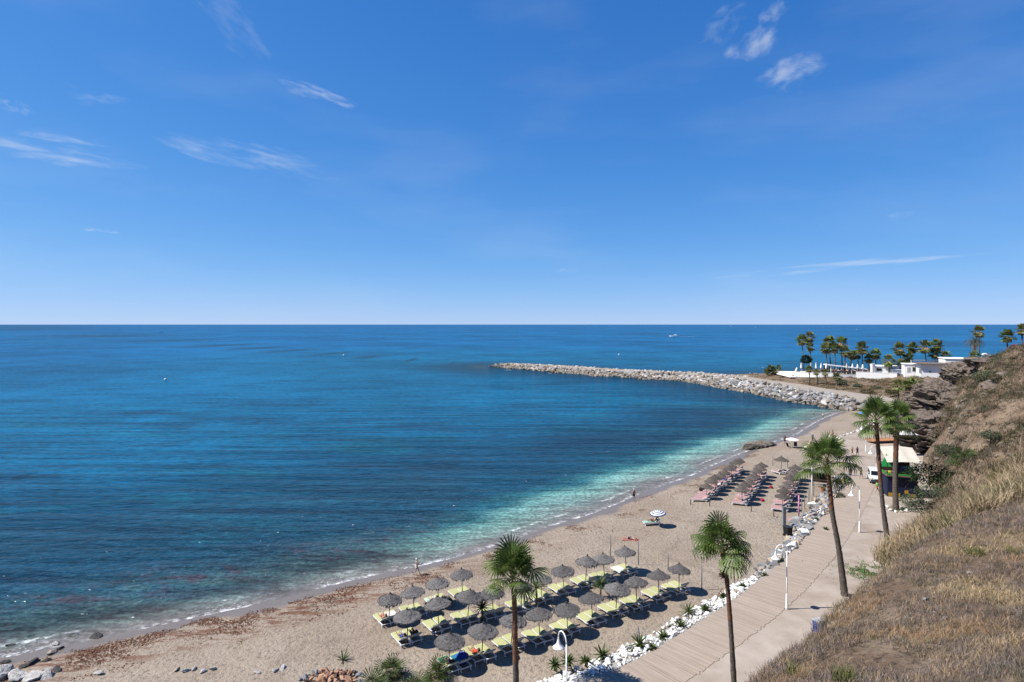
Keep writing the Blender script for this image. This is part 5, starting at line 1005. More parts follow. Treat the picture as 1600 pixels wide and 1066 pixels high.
# far end of the beach
ground_person(1226.5, 693, 2.6, standing(), 'sun tanned person in dark red standing by the flat rock', skin=2, hair='dark', top=(.20,.03,.02), bottom=(.12,.02,.02))
ground_person(1269.5, 689, 2.2, standing(.12), 'person in blue grey standing near the water beyond the parasol', skin=1, hair='white', top=(.20,.25,.42), bottom=(.10,.06,.06), trousers=True)
ground_person(1301, 684, -.5, standing(), 'dark haired person in red standing on the far sand', skin=0, hair='dark', top=None, bottom=(.35,.06,.06))
ground_person(1296.5, 686, .8, sitting(.2), 'person in white sitting low on the far sand', skin=1, hair='blond', top=(.75,.74,.72), bottom=(.7,.7,.68))
ground_person(1271, 652, 1.0, standing(), 'bather standing in the shallow corner of the cove, left one', skin=1, hair='white', top=None, z=-.75, group='bathers in the water'); ground_person(1286, 655, -1.0, standing(), 'bather standing in the shallow corner of the cove, right one', skin=1, hair='brown', top=(.7,.65,.65), z=-.3, group='bathers in the water')
p = at(1344, 650, 1.0); p.z = sz(p.x, p.y); person(p+Vector((-1.6,-4,.0)), 1.6, lying(), 'dark figure lying on the far sand below the blue parasol', skin=2, hair='dark', bottom=(.02,.02,.02))
def parasol(px, py, R, H, c, label, closed=False):
    p = at(px, py, 1.0); p.z = sz(p.x, p.y); t = empty('parasol', p, 0, label=label, cat='beach umbrella'); q = MB(); q.tube([(0,0,-.2),(0,0,H)], .03, 6); q.build('pole', M_wpole, t)
    q = MB(); q.lathe([(R,H-.38),(R*.66,H-.18),(R*.33,H-.05),(.02,H+.02)], 8); q.lathe([(.02,H),(R*.5,H-.14),(R,H-.39)], 8); q.build('canopy', cloth(c), t); return t
parasol(1349, 656, 1.25, 2.3, (.04,.28,.62), 'sky blue parasol on the far sand'); parasol(1238, 697, 1.35, 2.1, (.78,.77,.74), 'white parasol over dark chairs by the flat rock')
for k, (px, py) in enumerate(((1233, 697), (1243, 696))):
    p = at(px, py, 1.0); p.z = sz(p.x, p.y); t = empty('deck_chair', p, .6-k, label=('dark deck chair on the left under the white parasol', 'dark deck chair on the right under the white parasol')[k], cat='deck chair'); M_dk = cloth((.03,.03,.035))
    q = MB(); q.box((0,0,.3), (.6,.6,.05)); q.build('seat', M_dk, t); q = MB(); q.box((0,.38,.65), (.6,.06,.8), Matrix.Rotation(-.4, 3, 'X')); q.build('backrest', M_dk, t)
    for sx in (-1, 1):
        for sy in (-1, 1): q = MB(); q.tube([(sx*.27,sy*.27,.3),(sx*.3,sy*.32,-.03)], .02, 5); q.build('leg', M_wpole, t)
# orange and cream wind tent
p = at(1265, 702, 1.0); p.z = sz(p.x, p.y); t = empty('beach_tent', p, .3, label='small orange and cream beach tent behind the pink rows', cat='tent'); A, Bq, Cq, D, E_ = (-1.2,-.7,0), (1.0,-.7,0), (1.0,.9,0), (-1.2,.9,0), (.4,.1,2.0)
for nm, fs, c in (('orange_panel', [A, Bq, E_], (.72,.20,.10)), ('cream_panel', [Bq, Cq, E_], (.70,.62,.48)), ('orange_panel', [Cq, D, E_], (.72,.20,.10)), ('cream_panel', [D, A, E_], (.70,.62,.48))):
    v = [Vector(x) for x in fs]; n = (v[1]-v[0]).cross(v[2]-v[0]).normalized()*.02; q = MB(); q.add(v+[x-n for x in v], [(0,1,2),(5,4,3),(0,3,4,1),(1,4,5,2),(2,5,3,0)]); q.build(nm, cloth(c), t)
# people on the plaza
ground_person(1331.5, 713, .3, standing(.18), 'person in orange walking beside a companion in navy on the plaza', z=1.85, skin=1, hair='blond', top=(.62,.30,.14), bottom=(.6,.35,.2)); ground_person(1339.5, 713, .2, standing(.2), 'person in navy blue walking on the plaza', z=1.85, skin=0, hair='dark', top=(.015,.015,.07), bottom=(.015,.02,.09))
ground_person(1345.5, 748, .5, standing(.2), 'person in a lime yellow shirt walking towards the van', z=1.85, skin=0, hair='dark', top=(.50,.62,.08), bottom=(.05,.12,.08)); ground_person(1329.5, 743, 2.5, standing(.12), 'person in dark clothes by the wooden fence end', z=1.85, skin=2, hair='dark', top=(.06,.04,.03), bottom=(.05,.03,.02), trousers=True)
ground_person(1370.5, 771, 1.4, standing(.3, bend=(.6,.2)), 'person in a green vest and red shorts beside the beach bar', z=1.85, skin=0, hair='dark', top=(.25,.60,.15), bottom=(.55,.12,.05)); ground_person(1381, 763, -1.2, standing(), 'person in red and white standing at the bar counter', z=1.85, skin=1, hair='brown', top=(.60,.22,.22), bottom=(.5,.5,.5))
ground_person(1276, 748, 1.8, standing(), 'person in black standing among the dark beach furniture', z=1.3, skin=0, hair='dark', top=(.012,.012,.014), bottom=(.6,.58,.55), trousers=False)
for k, (px, py, z, c, lab) in enumerate(((790, 573, 2.3, (.10,.07,.07), 'person in dark clothes seated on the breakwater tip, left'), (803, 574, 2.3, (.5,.12,.08), 'person in red on the breakwater tip'), (1045, 586.5, 2.6, (.5,.25,.2), 'left one of two people standing on the breakwater'), (1049, 586.5, 2.6, (.55,.35,.3), 'right one of two people standing on the breakwater'), (1141, 588.5, 2.9, (.3,.15,.12), 'person alone where the breakwater widens'),
    (1172, 588, 3.1, (.6,.6,.6), 'first from the left of the people in a row on the path'), (1176, 588, 3.1, (.2,.12,.12), 'second from the left of the people in a row on the path'), (1180, 588, 3.1, (.6,.55,.5), 'third from the left of the people in a row on the path'), (1184, 588.3, 3.1, (.35,.2,.2), 'last on the right of the people in a row on the path'))):
    p = at(px, py, z); person(p, random.uniform(-1, 1), standing(.05) if k > 1 else sitting(.35), lab, skin=0, hair='dark', top=c, bottom=(.1,.1,.12), group='people on the breakwater')
# ================================================================== BEACH BAR, VAN, FENCES
M_navy = mat('navy_board', (.012,.02,.065), .6, .2, 3); M_yelp = mat('yellow_panel', (.62,.36,.03), .6, .1); M_dwood = mat('dark_bar_wood', (.06,.04,.03), .7, .3, 4); M_wood = mat('pale_wood', (.42,.26,.13), .8, .25, 3, stretch=(1,1,5)); M_green = mat('green_panel', (.03,.28,.05), .7, .2, 5); M_canv = mat('cream_canvas', (.66,.60,.50), .85, .08, 2); M_brown = mat('brown_counter', (.26,.15,.11), .7, .2)
bx, by = 55.0, 86.0; t = empty('beach_bar', (bx, by, 1.8), -.28, label='navy beach bar with yellow squares under a cream canopy', cat='beach bar')
q = MB(); q.box((0,0,1.45), (3.7,3.0,2.9)); q.build('bar_box', M_navy, t)
for x, z in ((-1.5,.32),(-1.0,.78),(-.5,.32),(.95,.32),(.5,.78),(-1.05,.30),(1.4,.3)):
    q = MB(); q.box((x,-1.515,z), (.46,.05,.46)); q.build('yellow_square', M_yelp, t)
q = MB(); q.tube([(.35,-1.53,2.35),(.75,-1.53,2.45),(.85,-1.53,2.2),(.55,-1.53,1.75),(.35,-1.53,1.45)], .035, 5); q.build('painted_mark', M_brown, t)
q = MB(); q.box((0,-.15,3.0), (4.2,3.6,.14)); q.build('counter_top', M_brown, t)
q = MB(); q.box((0,-1.6,3.14), (3.9,.4,.14)); q.box((-1.85,.0,3.14), (.25,2.8,.14)); q.build('green_ledge', M_green, t)
for x in (-1.8, 1.8):
    for y in (-1.3, 1.9): q = MB(); q.tube([(x,y,3.0),(x,y,4.75+.36*(y+1.3))], .05, 6); q.build('canopy_post', M_dwood, t)
q = MB(); zc = lambda x, y: 4.75+.25*(1-abs(x-.5)/2.7)+.40*(y+1.9)
n = 10; V_ = []
for j in range(n+1):
    for i in range(n+1): x = -1.9+4.2*i/n; y = -1.7+3.7*j/n; V_.append((x, y, zc(x, y)-.10*math.sin(PI*i/n*2)**2*math.sin(PI*j/n)))
b = len(V_); V_ += [(x, y, z-.05) for x, y, z in V_]; F_ = []
for j in range(n):
    for i in range(n): a = j*(n+1)+i; F_ += [(a, a+1, a+n+2, a+n+1), (b+a+n+1, b+a+n+2, b+a+1, b+a)]
for i in range(n): F_ += [(i, b+i, b+i+1, i+1), (n*(n+1)+i+1, b+n*(n+1)+i+1, b+n*(n+1)+i, n*(n+1)+i)]
q.add(V_, F_); q.build('canopy', M_canv, t)
q = MB(); q.box((0,1.4,3.7), (3.6,.08,1.3)); q.build('back_panel', M_dwood, t)
for k in range(9):
    q = MB(); x = -1.6+k*.38; c = random.choice(((.35,.55,.05),(.05,.3,.05),(.5,.1,.05),(.5,.5,.45),(.03,.12,.3))); q.lathe([(.06,3.07),(.06,3.26),(.025,3.35),(.025,3.46)], 8, (x,-.9+random.uniform(-.2,.2),0)); q.build('bottle', cloth(c), t)
for k, x in enumerate((-1.3, .5)): q = MB(); q.lathe([(.26,3.08),(.3,3.2),(.24,3.35),(.05,3.42)], 10, (x,-.4,0)); q.build('ice_bucket', cloth((.45,.60,.06)), t)
q = MB(); q.box((1.0,.2,3.5), (1.4,1.1,.85)); q.build('fridge', mat('blue_fridge', (.02,.05,.14), .5), t)
M0 = t.matrix_world; bpy.context.view_layer.update(); B0 = t.matrix_world.copy()
o = MB(); o.add([(-.9,-.1,0),(.5,-.25,.1),(-.1,.05,1.9),(-.9,.1,-.02),(.5,-.05,.08)], [(0,1,2),(3,2,4),(0,2,3),(1,4,2),(0,3,4,1)]); o = o.build('green_banner', mat('bright_green_cloth', (.02,.40,.10), .7, .2, 3)); o.matrix_world = B0 @ Matrix.Translation((-1.5,-.2,3.9)); tag(o, 'bright green cloth hanging at the left of the cream canopy', 'banner')
q = MB(); q.box((0,0,2.2), (.13,.13,4.6)); o = q.build('dark_post', M_dwood); o.matrix_world = B0 @ Matrix.Translation((-2.55,-1.2,0)); tag(o, 'dark post at the left corner of the beach bar', 'post')
q = MB(); q.add([(0,0,0),(1.3,-.2,0),(0,.2,2.0),(0,1.2,0),(1.3,1.0,0),(0,1.2,1.5)], [(0,1,2),(3,5,4),(0,2,5,3),(1,4,5,2),(0,3,4,1)]); o = q.build('wedge_board', mat('dark_red_board', (.10,.035,.025), .7)); o.matrix_world = B0 @ Matrix.Translation((1.9,-1.0,0)); tag(o, 'dark red brown side ramp at the right of the beach bar', 'ramp')
# van
vp = at(1367, 752, 1.85); t = empty('white_van', vp, -.42, label='small white van parked beside the beach bar', cat='van'); M_van = mat('white_car_paint', (.75,.76,.76), .25, .03, spec=.5); M_glass = mat('dark_car_glass', (.012,.014,.017), .08, .1, spec=.6); M_tyre = mat('tyre', (.015,.015,.015), .9); M_bump = mat('grey_bumper', (.06,.06,.065), .6)
# front of the van points to -y
prof = [(-2.0,.35),(-2.05,.75),(-1.95,.98),(-1.25,1.10),(-.62,1.75),(-.3,1.84),(1.75,1.84),(1.95,1.5),(2.0,.35)]
q = MB(); V_ = []
for sx in (-1, 1):
    for y, z in prof: V_.append((sx*(.80-.12*max(0, (z-1.05)/.8)), y, z))
m_ = len(prof); q.add(V_, [tuple(range(m_)), tuple(range(2*m_-1, m_-1, -1))]+[(i, m_+i, m_+(i+1) % m_, (i+1) % m_) for i in range(m_)]); q.build('body', M_van, t)
q = MB(); q.add([(-.66,-1.20,1.16),(.66,-1.20,1.16),(.60,-.68,1.70),(-.60,-.68,1.70),(-.64,-1.17,1.145),(.64,-1.17,1.145),(.58,-.65,1.68),(-.58,-.65,1.68)], [(0,1,2,3),(0,4,5,1),(1,5,6,2),(2,6,7,3),(3,7,4,0)]); q.v = [(x, y-.03, z+.02) for x, y, z in q.v]; q.build('windscreen', M_glass, t)
for sx in (-1, 1):
    for y0, y1 in ((-.85,-.05), (.05,.85), (.95,1.7)):
        q = MB(); q.add([(sx*.795,y0,1.14),(sx*.795,y1,1.14),(sx*.725,y1,1.66),(sx*.725,y0+(.28 if y0 < -.5 else 0),1.66)], [(0,1,2,3),(3,2,1,0)]); q.build('side_window', M_glass, t)
    for y in (-1.3, 1.3):
        q = MB(); q.tube([(sx*.68,y,.3),(sx*.83,y,.3)], .30, 14); wl = q.build('wheel', M_tyre, t); q = MB(); q.tube([(sx*.82,y,.3),(sx*.845,y,.3)], .17, 10); q.build('rim', M_bump, wl)
    q = MB(); q.ball((sx*.58,-2.02,.82), (.15,.06,.10), 8, 6); q.build('headlight', mat('headlight_glass', (.6,.62,.64), .15, .05), t)
    q = MB(); q.box((sx*.93,-.85,1.25), (.2,.1,.16)); q.build('wing_mirror', M_bump, t)
q = MB(); q.box((0,-2.06,.48), (1.55,.14,.34)); q.build('bumper', M_bump, t)
q = MB(); q.box((0,-2.08,.72), (.6,.04,.10)); q.build('grille', M_glass, t)
# wooden fences by the boardwalk
def fence(a, b, h, label, nr=2, npst=5, m=M_wood):
    a, b = Vector(a), Vector(b); t = empty('wooden_fence', a, 0, label=label, cat='fence'); d = b-a; ang = math.atan2(d.y, d.x)
    for k in range(npst): c = d*k/(npst-1); q = MB(); q.tube([c+Vector((0,0,-.4)), c+Vector((0,0,h))], .06, 6); q.build('post', m, t)
    for k in range(nr): z = h*(.45+.5*k/max(nr-1, 1)); q = MB(); q.tube([Vector((0,0,z)), d+Vector((0,0,z))], .045, 6); q.build('rail', m, t)
    return t
fence(at(1303, 770, 1.6), at(1323, 754, 1.8), 1.1, 'wooden rail fence beside the green shrub at the boardwalk end', 3, 5)
fence(at(1262, 818, 1.1), at(1296, 803, 1.7), .9, 'low rough wooden rail fence among the grey stones', 2, 5)
q = MB(); a, b_ = at(1270, 801, 1.2), at(1276, 780, 1.5); q.tube([a, a.lerp(b_, .6)+Vector((0,0,.4)), b_+Vector((0,0,.5))], .06, 6); tag(q.build('driftwood_branch', M_wood), 'dark bent branch leaning left of the leaning palm trunk', 'branch')
q = MB(); a = at(1121, 941, 1.5); q.tube([a+Vector((-.2,0,-.2)), a+Vector((.1,.1,.6)), a+Vector((.5,.2,1.15))], [.07,.06,.04], 6); tag(q.build('driftwood_branch', M_brown), 'reddish brown stake leaning out of the white stones', 'branch')
# dark beach furniture stand behind the tall palm: table with stools and a rack
p = at(1283, 757, 1.35); p.z = 1.2; t = empty('beach_kiosk', p, -.5, label='dark wooden beach hut stand behind the tall palm', cat='hut')
for x in (-1.1, 1.1):
    for y in (-.7, .7): q = MB(); q.box((x,y,1.05), (.1,.1,2.2)); q.build('post', M_dwood, t)
q = MB(); q.box((0,0,2.15), (2.6,1.8,.12)); q.build('roof', M_thatch, t); q = MB(); q.box((0,-.7,.95), (2.3,.5,.07)); q.build('counter', M_dwood, t); q = MB(); q.box((0,.7,1.2), (2.2,.06,1.8)); q.build('back_wall', M_dwood, t)
p = at(1286, 768, 1.4); p.z = 1.25; t = empty('potted_plant', p, 0, label='small plant in an orange pot by the wooden fence', cat='potted plant'); q = MB(); q.lathe([(.0,0),(.26,0),(.36,.62),(.40,.64),(.40,.70),(.3,.68)], 12); q.build('pot', mat('terracotta', (.50,.20,.09), .8, .15), t)
def spiky(t, c, r, n, m, w=.05, up=.7, name='leaf', seg=3, droop=.5):
    """individual sword leaves around a point"""
    for k in range(n):
        a = 2.4*k+random.uniform(-.2, .2); e = up*(1-k/n*1.25)+random.uniform(-.1, .1); e *= 1.5; L_ = r*random.uniform(.8, 1.1); q = MB(); pts = []
        for s in (0, .35, .7, 1): pts.append(Vector((math.cos(a)*math.cos(e)*L_*s, math.sin(a)*math.cos(e)*L_*s, math.sin(e)*L_*s-droop*L_*.35*s*s)))
        sd = Vector((-math.sin(a), math.cos(a), 0)); ws = (w*.6, w, w*.7, .004); V_ = [];
        for p_, w_ in zip(pts, ws): V_ += [p_-sd*w_, p_+Vector((0,0,-w_*.5)), p_+sd*w_]
        q.add(V_, [(3*i+j, 3*i+j+1, 3*i+j+4, 3*i+j+3) for i in range(3) for j in (0, 1)]); q.build(name, m, t, loc=c)
spiky(t, (0,0,.65), .6, 9, M_frond)
# ---- yuccas and small palms on the sand
M_yuc = leafmat('yucca_leaf', (.06,.115,.022), (.16,.215,.055)); M_ystem = mat('yucca_stem', (.20,.15,.10), .9, .3, 6)
def yucca(px, py, h, r, n, label, name='yucca', z=None, m=M_yuc, up=.75, w=.05):
    p = at(px, py, 1.0); p.z = sz(p.x, p.y) if z is None else z; t = empty(name, p, 0, label=label, cat='yucca plant' if name == 'yucca' else 'plant', group='yuccas and small palms around the loungers')
    if h > .1: q = MB(); q.tube([(0,0,-.2),(.03,0,h*.5),(0,0,h)], [.10,.085,.075], 7); q.build('stem', M_ystem, t, True)
    spiky(t, (0,0,h), r, n, m, w, up); return t
yucca(753, 970, 1.15, 1.15, 42, 'tall yucca between the front and middle umbrella rows'); yucca(938, 933, 1.2, 1.2, 34, 'yucca on a slim stem among the middle row umbrellas'); yucca(1076, 967, .55, 1.05, 32, 'yucca beside the white stones at the right end of the loungers'); yucca(838, 952, 1.9, 1.35, 30, 'small palm just right of the nearest palm trunk', 'small_palm'); yucca(536, 1030, .0, 1.0, 16, 'single spiky green plant in the sand above the orange rubble', up=.8)
for px, py, r, lab in ((888, 1050, .7, 'small plant by the nearest lamp in the white stones'), (867, 1056, .6, 'low green plant left of the nearest lamp'), (941, 1040, .85, 'green plant with an upright shoot in the white stones'), (999, 1023, .9, 'bushy green plant on the boardwalk edge of the stones'), (1036, 1010, .6, 'small green plant between two white stones'), (1062, 993, .65, 'small palm shoot beside tan stones'), (1102, 966, .5, 'tiny green plant where the stones narrow'), (1160, 930, .45, 'thin dry plant in the white stones behind the slim palm'), (1218, 890, .5, 'green plant beneath the boardwalk lamp head'), (1290, 838, .5, 'low green plant by the grey stones'), (1238, 868, .5, 'small plant where the white stones give way to grey'), (1275, 822, .45, 'small plant among the grey stones by the rail fence'), (1195, 912, .4, 'tiny plant at the beach side of the white stones'), (915, 1050, .5, 'small bush low in the white stones right of the lamp'), (1130, 945, .45, 'dry shoot beside the reddish stake'), (1020, 1030, .45, 'small plant on the boardwalk side of the stones')):
    yucca(px, py, .15, r*1.15, 26, lab, 'edging_plant', 1.62, M_yuc, .8, .085)
# European fan palms in the foreground
DF = [frond_mesh('frond', math.radians(e), .5, .85, 13, d, [M_yuc, M_petiole], 90+e, 1.5, split=.18) for e, d in ((75, .05), (50, .1), (25, .2), (5, .35))]; DD = [frond_mesh('dead_frond', math.radians(e), .4, .65, 14, .5, [M_dead, M_dead], 190+e, 1.6, split=.35) for e in (-5, -25)]
for k, (px, py, s, lab) in enumerate(((612, 1058, 1.0, 'dwarf fan palm at the back of the bottom clump'), (585, 1085, 1.0, 'dwarf fan palm at the left of the bottom clump'), (645, 1090, 1.0, 'dwarf fan palm at the right of the bottom clump'), (682, 1062, 1.0, 'dwarf fan palm beside the nearest loungers'))):
    p = at(px, py, 1.0); t = empty('dwarf_fan_palm', p, k, label=lab, cat='dwarf palm', group='dwarf fan palms at the bottom edge'); q = MB(); q.tube([(0,0,-.2),(0,0,.35)], [.22,.15], 7); q.build('trunk', M_trunkg, t)
    for j in range(19): inst('frond', DF[min(j//5, 3)], t, (random.uniform(-.2,.2), random.uniform(-.2,.2), .3), (random.uniform(-.2,.2), random.uniform(-.2,.2), j*2.4), s*random.uniform(.8, 1.2))
    for j in range(12): inst('dead_frond', DD[j % 2], t, (random.uniform(-.25,.25), random.uniform(-.25,.25), .25), (random.uniform(-.2,.2), 0, j*2.4), s*random.uniform(.8, 1.2))
# orange rubble heap, rocks at the lower left
M_rub = [mat('orange_rubble', (.50,.28,.16), .9, .25, 3, .3, rnd=.25), mat('pink_rubble', (.60,.36,.24), .9, .2, 3, .3, rnd=.2), mat('brown_rubble', (.16,.08,.055), .9, .3, 3, rnd=.2)]; SM2 = {(k, m): npmesh('rubble_piece', *ST[k], M_rub[m]) for k in range(6) for m in range(3)}
p = at(520, 1062, 1.0); t = empty('rubble_heap', (p.x, p.y, .9), 0, label='heap of orange brick and stone rubble at the bottom edge', cat='rubble heap')
for k in range(110):
    a = random.uniform(0, 6.28); r = math.sqrt(random.random()); x, y = math.cos(a)*r*2.3, math.sin(a)*r*1.3; sc = random.uniform(.10, .34)*(1.15-.4*r); inst('rubble_piece', SM2[k % 6, random.choice((0,0,1,1,2))] if r < .8 else SMESH[k % 6, 1], t, (x, y, .05+.45*(1-r)**.8), (random.uniform(-1,1), random.uniform(-1,1), a), (sc*1.3, sc, sc*.7))
def rugged(seed, amp=.3):
    r = random.Random(seed); bm = bmesh.new(); bmesh.ops.create_icosphere(bm, subdivisions=3, radius=1); o = Vector((seed*5.3, seed*2.7, 1))
    pl = [(Vector((r.gauss(0,1), r.gauss(0,1), r.gauss(0,1))).normalized(), r.uniform(.55, .85)) for _ in range(9)]
    for v in bm.verts:
        n = v.co.normalized(); d = min([h/max(n.dot(p), .01) if n.dot(p) > .1 else 9 for p, h in pl]+[1.05]); v.co = n*d*(1+amp*.45*mnoise.fractal(n*2.2+o, 1, 2, 4))
    V = np.array([v.co[:] for v in bm.verts])*np.array((1.2, .95, .75)); Fc = np.array([[v.index for v in f.verts] for f in bm.faces]); bm.free(); return V, Fc
RUG = [rugged(k) for k in range(6)]
def rock_group(pts, mats, label, cat, name, base=0):
    for k, (px, py, s, mi, lab) in enumerate(pts):
        p = at(px, py, base+.3); p.z = sz(p.x, p.y)+s*.15; o = inst(name, npmesh(name, *RUG[(k*5+1) % 6], mats[mi]), None, p, (random.uniform(-.4,.4), random.uniform(-.3,.3), random.uniform(0,6)), (s, s*.8, s*.6)); tag(o, lab, cat, label)
M_drk = [mat('dark_wet_rock', (.05,.045,.042), .6, .45, 2.5, .5), M_rock[2], M_rock[1], mat('chalky_rock', (.48,.45,.41), .9, .3, 2.2, .6, 7, c2=(.66,.64,.61))]
rock_group([(52, 1036, .5, 0, 'black rock on the sand by the lower left corner'), (72, 1033, .32, 0, 'smaller black rock right of the lower left black rock'), (38, 1043, .35, 0, 'black slab left of the lower left black rocks'), (72, 1058, .45, 0, 'black rock fragment above the white rocks in the corner'), (90, 1052, .4, 0, 'thin black rock lying on sand near the bottom left'), (80, 1018, .42, 2, 'tan stone at the edge of the wash on the left'), (93, 1010, .3, 0, 'dark stone standing in the wash on the left'), (8, 1032, .35, 0, 'dark rock at the left edge in the foam'), (150, 990, .5, 0, 'dark flat rock just under the water on the left'), (115, 985, .3, 0, 'dark rock breaking the water on the left'), (48, 982, .4, 0, 'dark rock awash near the left edge'), (18, 1002, .4, 0, 'dark rock in the foam at the left edge'), (50, 968, .4, 0, 'wide dark rock awash farther out on the left'), (88, 1000, .4, 1, 'pale rock awash on the left')], M_drk, 'rocks along the shore at the lower left', 'rock', 'rock')
rock_group([(6, 1056, 1.0, 3, 'white boulder in the bottom left corner'), (28, 1062, .9, 3, 'second white boulder from the bottom left corner'), (52, 1066, .8, 3, 'third white boulder from the bottom left corner'), (74, 1064, .6, 3, 'white rock at the right end of the corner boulders'), (154, 1060, .35, 3, 'white chunk alone on the bottom edge'), (290, 1060, .32, 3, 'white rock left in the group right of the seaweed patch'), (303, 1056, .26, 3, 'white rock highest in the group right of the seaweed patch'), (318, 1060, .28, 1, 'grey white rock in the group right of the seaweed patch'), (332, 1056, .3, 3, 'small white rock at the right of that group'), (276, 1057, .3, 2, 'tan rock at the left of that group'), (402, 1064, .25, 3, 'white rock left of the orange rubble'), (430, 1062, .3, 3, 'small white rock nearer the orange rubble'), (442, 1058, .3, 1, 'small grey rock nearest the orange rubble')], M_drk, 'pale rocks along the bottom edge', 'rock', 'rock')
rock_group([(1376, 880, .8, 1, 'grey rock at the foot of the bank, left'), (1390, 874, .9, 1, 'grey rock at the foot of the bank, middle'), (1402, 868, .9, 2, 'grey brown rock at the foot of the bank, right')], M_drk, 'grey rocks at the foot of the reeds', 'rock', 'rock', 1.6)
# stones laid in a ring round the service post
rock_group([(1209+k*9, (823, 829, 833, 835, 836)[k], .22, 3, f'white stone, {ORD[k]} from the left in the arc round the grey service post') for k in range(5)]+[(1213, 818, .2, 3, 'white stone at the top left of the arc round the service post'), (1224, 816, .2, 3, 'white stone at the top of the arc round the service post')], M_drk, 'white stones laid in an arc', 'stone', 'stone')
# white stones lining the plaza edge
for k in range(18):
    a = lerp2([(62.3,119.5),(71.5,130),(80.7,138.6),(94,155)], 3*k/18+.02); sc = random.uniform(.25, .45); o = inst('kerb_stone', SMESH[k % 6, 0], None, (a[0]-.6, a[1]+.5, 1.75), (0, 0, k), sc); tag(o, f'white stone in the line along the plaza edge, {ORD[k]} from the near end', 'stone', 'line of white stones along the plaza edge')
# ---- seaweed wrack: thousands of scraps
n = 26000; s_ = rng.uniform(0, 1, n); SA = np.array(SHORE_S); cu = np.concatenate([[0], np.cumsum(np.hypot(*np.diff(SA, axis=0).T))]); i0 = np.searchsorted(cu, 0); keepx = []
pos = cu[np.searchsorted(SA[:, 0], -46)]+s_**1.6*(cu[np.searchsorted(SA[:, 0], 48)]-cu[np.searchsorted(SA[:, 0], -46)]); ix = np.clip(np.searchsorted(cu, pos)-1, 0, len(SA)-2); f = ((pos-cu[ix])/(cu[ix+1]-cu[ix]))[:, None]; base = SA[ix]*(1-f)+SA[ix+1]*f; d = SA[ix+1]-SA[ix]; d /= np.hypot(d[:, 0], d[:, 1])[:, None]; nrm_ = np.stack([d[:, 1], -d[:, 0]], 1)
line = rng.choice([2.1, 3.0, 4.0, 5.2, 7.0], n, p=[.34, .26, .22, .12, .06]); wob = fnoise(base[:, 0], base[:, 1], .18, 2, 3)*1.2; P = base+nrm_*(line+wob+rng.normal(0, .34, n))[:, None]
mk = fnoise(P[:, 0], P[:, 1], .30, 5, 4)+np.where(P[:, 0] < -14, .26, -.06)-np.where(P[:, 0] > 5, .12, 0); P = P[mk > rng.normal(.02, .10, n)]; n = len(P); Zs = sand_h(sand_s(P[:, 0], P[:, 1]))
a = rng.uniform(0, 6.28, n); L_ = rng.uniform(.03, .13, n); w_ = rng.uniform(.02, .06, n); e1 = np.stack([np.cos(a)*L_, np.sin(a)*L_], 1); e2 = np.stack([-np.sin(a)*w_, np.cos(a)*w_], 1)
V4 = np.stack([np.concatenate([P+e, z[:, None]], 1) for e, z in ((-e1, Zs+.012), (e2, Zs+.015), (e1, Zs+.012), (-e2, Zs+.015), (np.zeros_like(e1), Zs+rng.uniform(.02, .06, n)))], 1).reshape(-1, 3); b = np.arange(n)[:, None]*5
sw = inst('seaweed_wrack', npmesh('seaweed_wrack', V4, np.concatenate([b+np.array([[i, (i+1) % 4, 4]]) for i in range(4)]), mat('dry_seaweed', (.15,.058,.030), .95, .4, 3, c2=(.26,.11,.055)))); tag(sw, kind='stuff')
# green ground weeds beside the promenade
n = 2600; xx = rng.normal(35.0, 1.5, n); yy = rng.normal(58.9, 1.3, n); kk = fnoise(xx, yy, .8, 3, 2) > -.05; xx, yy = xx[kk], yy[kk]; n = len(xx); blades('green_weeds', np.stack([xx, yy, np.full(n, 1.8)], 1), rng.uniform(.08, .28, n), rng.uniform(.03, .07, n), rng.uniform(.2, 1.2, n), pick(n, [(.09,.24,.04),(.15,.29,.05),(.07,.17,.035),(.30,.22,.12)], [3, 3, 2, 1]))
# ---- leafy shrubs
M_leaf = blade_material('shrub_leaves', .7)
def shrub(px, py, Y, rx, rz_, n, pal, label, name='shrub', cat='shrub', group='shrubs on the slope', ls=.12, zoff=None):
    c = wp(px, py, Y); u = rng.normal(0, 1, (n, 3)); u /= np.linalg.norm(u, axis=1)[:, None]; r = rng.uniform(.35, 1, n)**.5; lump = 1+.28*np.array([mnoise.noise(Vector(v*2.2)+Vector((px, py, 0))) for v in u]); P = u*(r*lump)[:, None]*np.array((rx, rx*.85, rz_)); keep = P[:, 2] > -rz_*.75; P = P[keep]; n = len(P)
    a = rng.normal(0, 1, (n, 3)); a /= np.linalg.norm(a, axis=1)[:, None]; bb = np.cross(a, rng.normal(0, 1, (n, 3))); bb /= np.linalg.norm(bb, axis=1)[:, None]; s = (ls*rng.uniform(.6, 1.3, n))[:, None]
    V_ = np.stack([P-a*s, P+bb*s*.5, P+a*s, P-bb*s*.5], 1).reshape(-1, 3); cl = np.repeat(pick(n, pal, [1]*len(pal)), 4, 0)
    t = empty(name, c, 0, label=label, cat=cat, group=group); q = MB()
    for k in range(6): ag = k*1.05; q.tube([(0,0,-rz_*1.05), (math.cos(ag)*rx*.3, math.sin(ag)*rx*.3, -rz_*.2), (math.cos(ag)*rx*.6, math.sin(ag)*rx*.6, rz_*.4)], [.05,.035,.012], 5)
    q.build('stem', M_dwood, t); inst('foliage', npmesh('foliage', V_, np.arange(n*4).reshape(n, 4), M_leaf, colors=cl*KX), t); return t
GR = [(.05,.085,.03),(.08,.12,.04),(.035,.06,.025)]; GG = [(.13,.17,.09),(.10,.14,.08),(.17,.19,.11)]; OL = [(.10,.11,.04),(.14,.13,.06),(.07,.08,.035),(.22,.17,.09)]
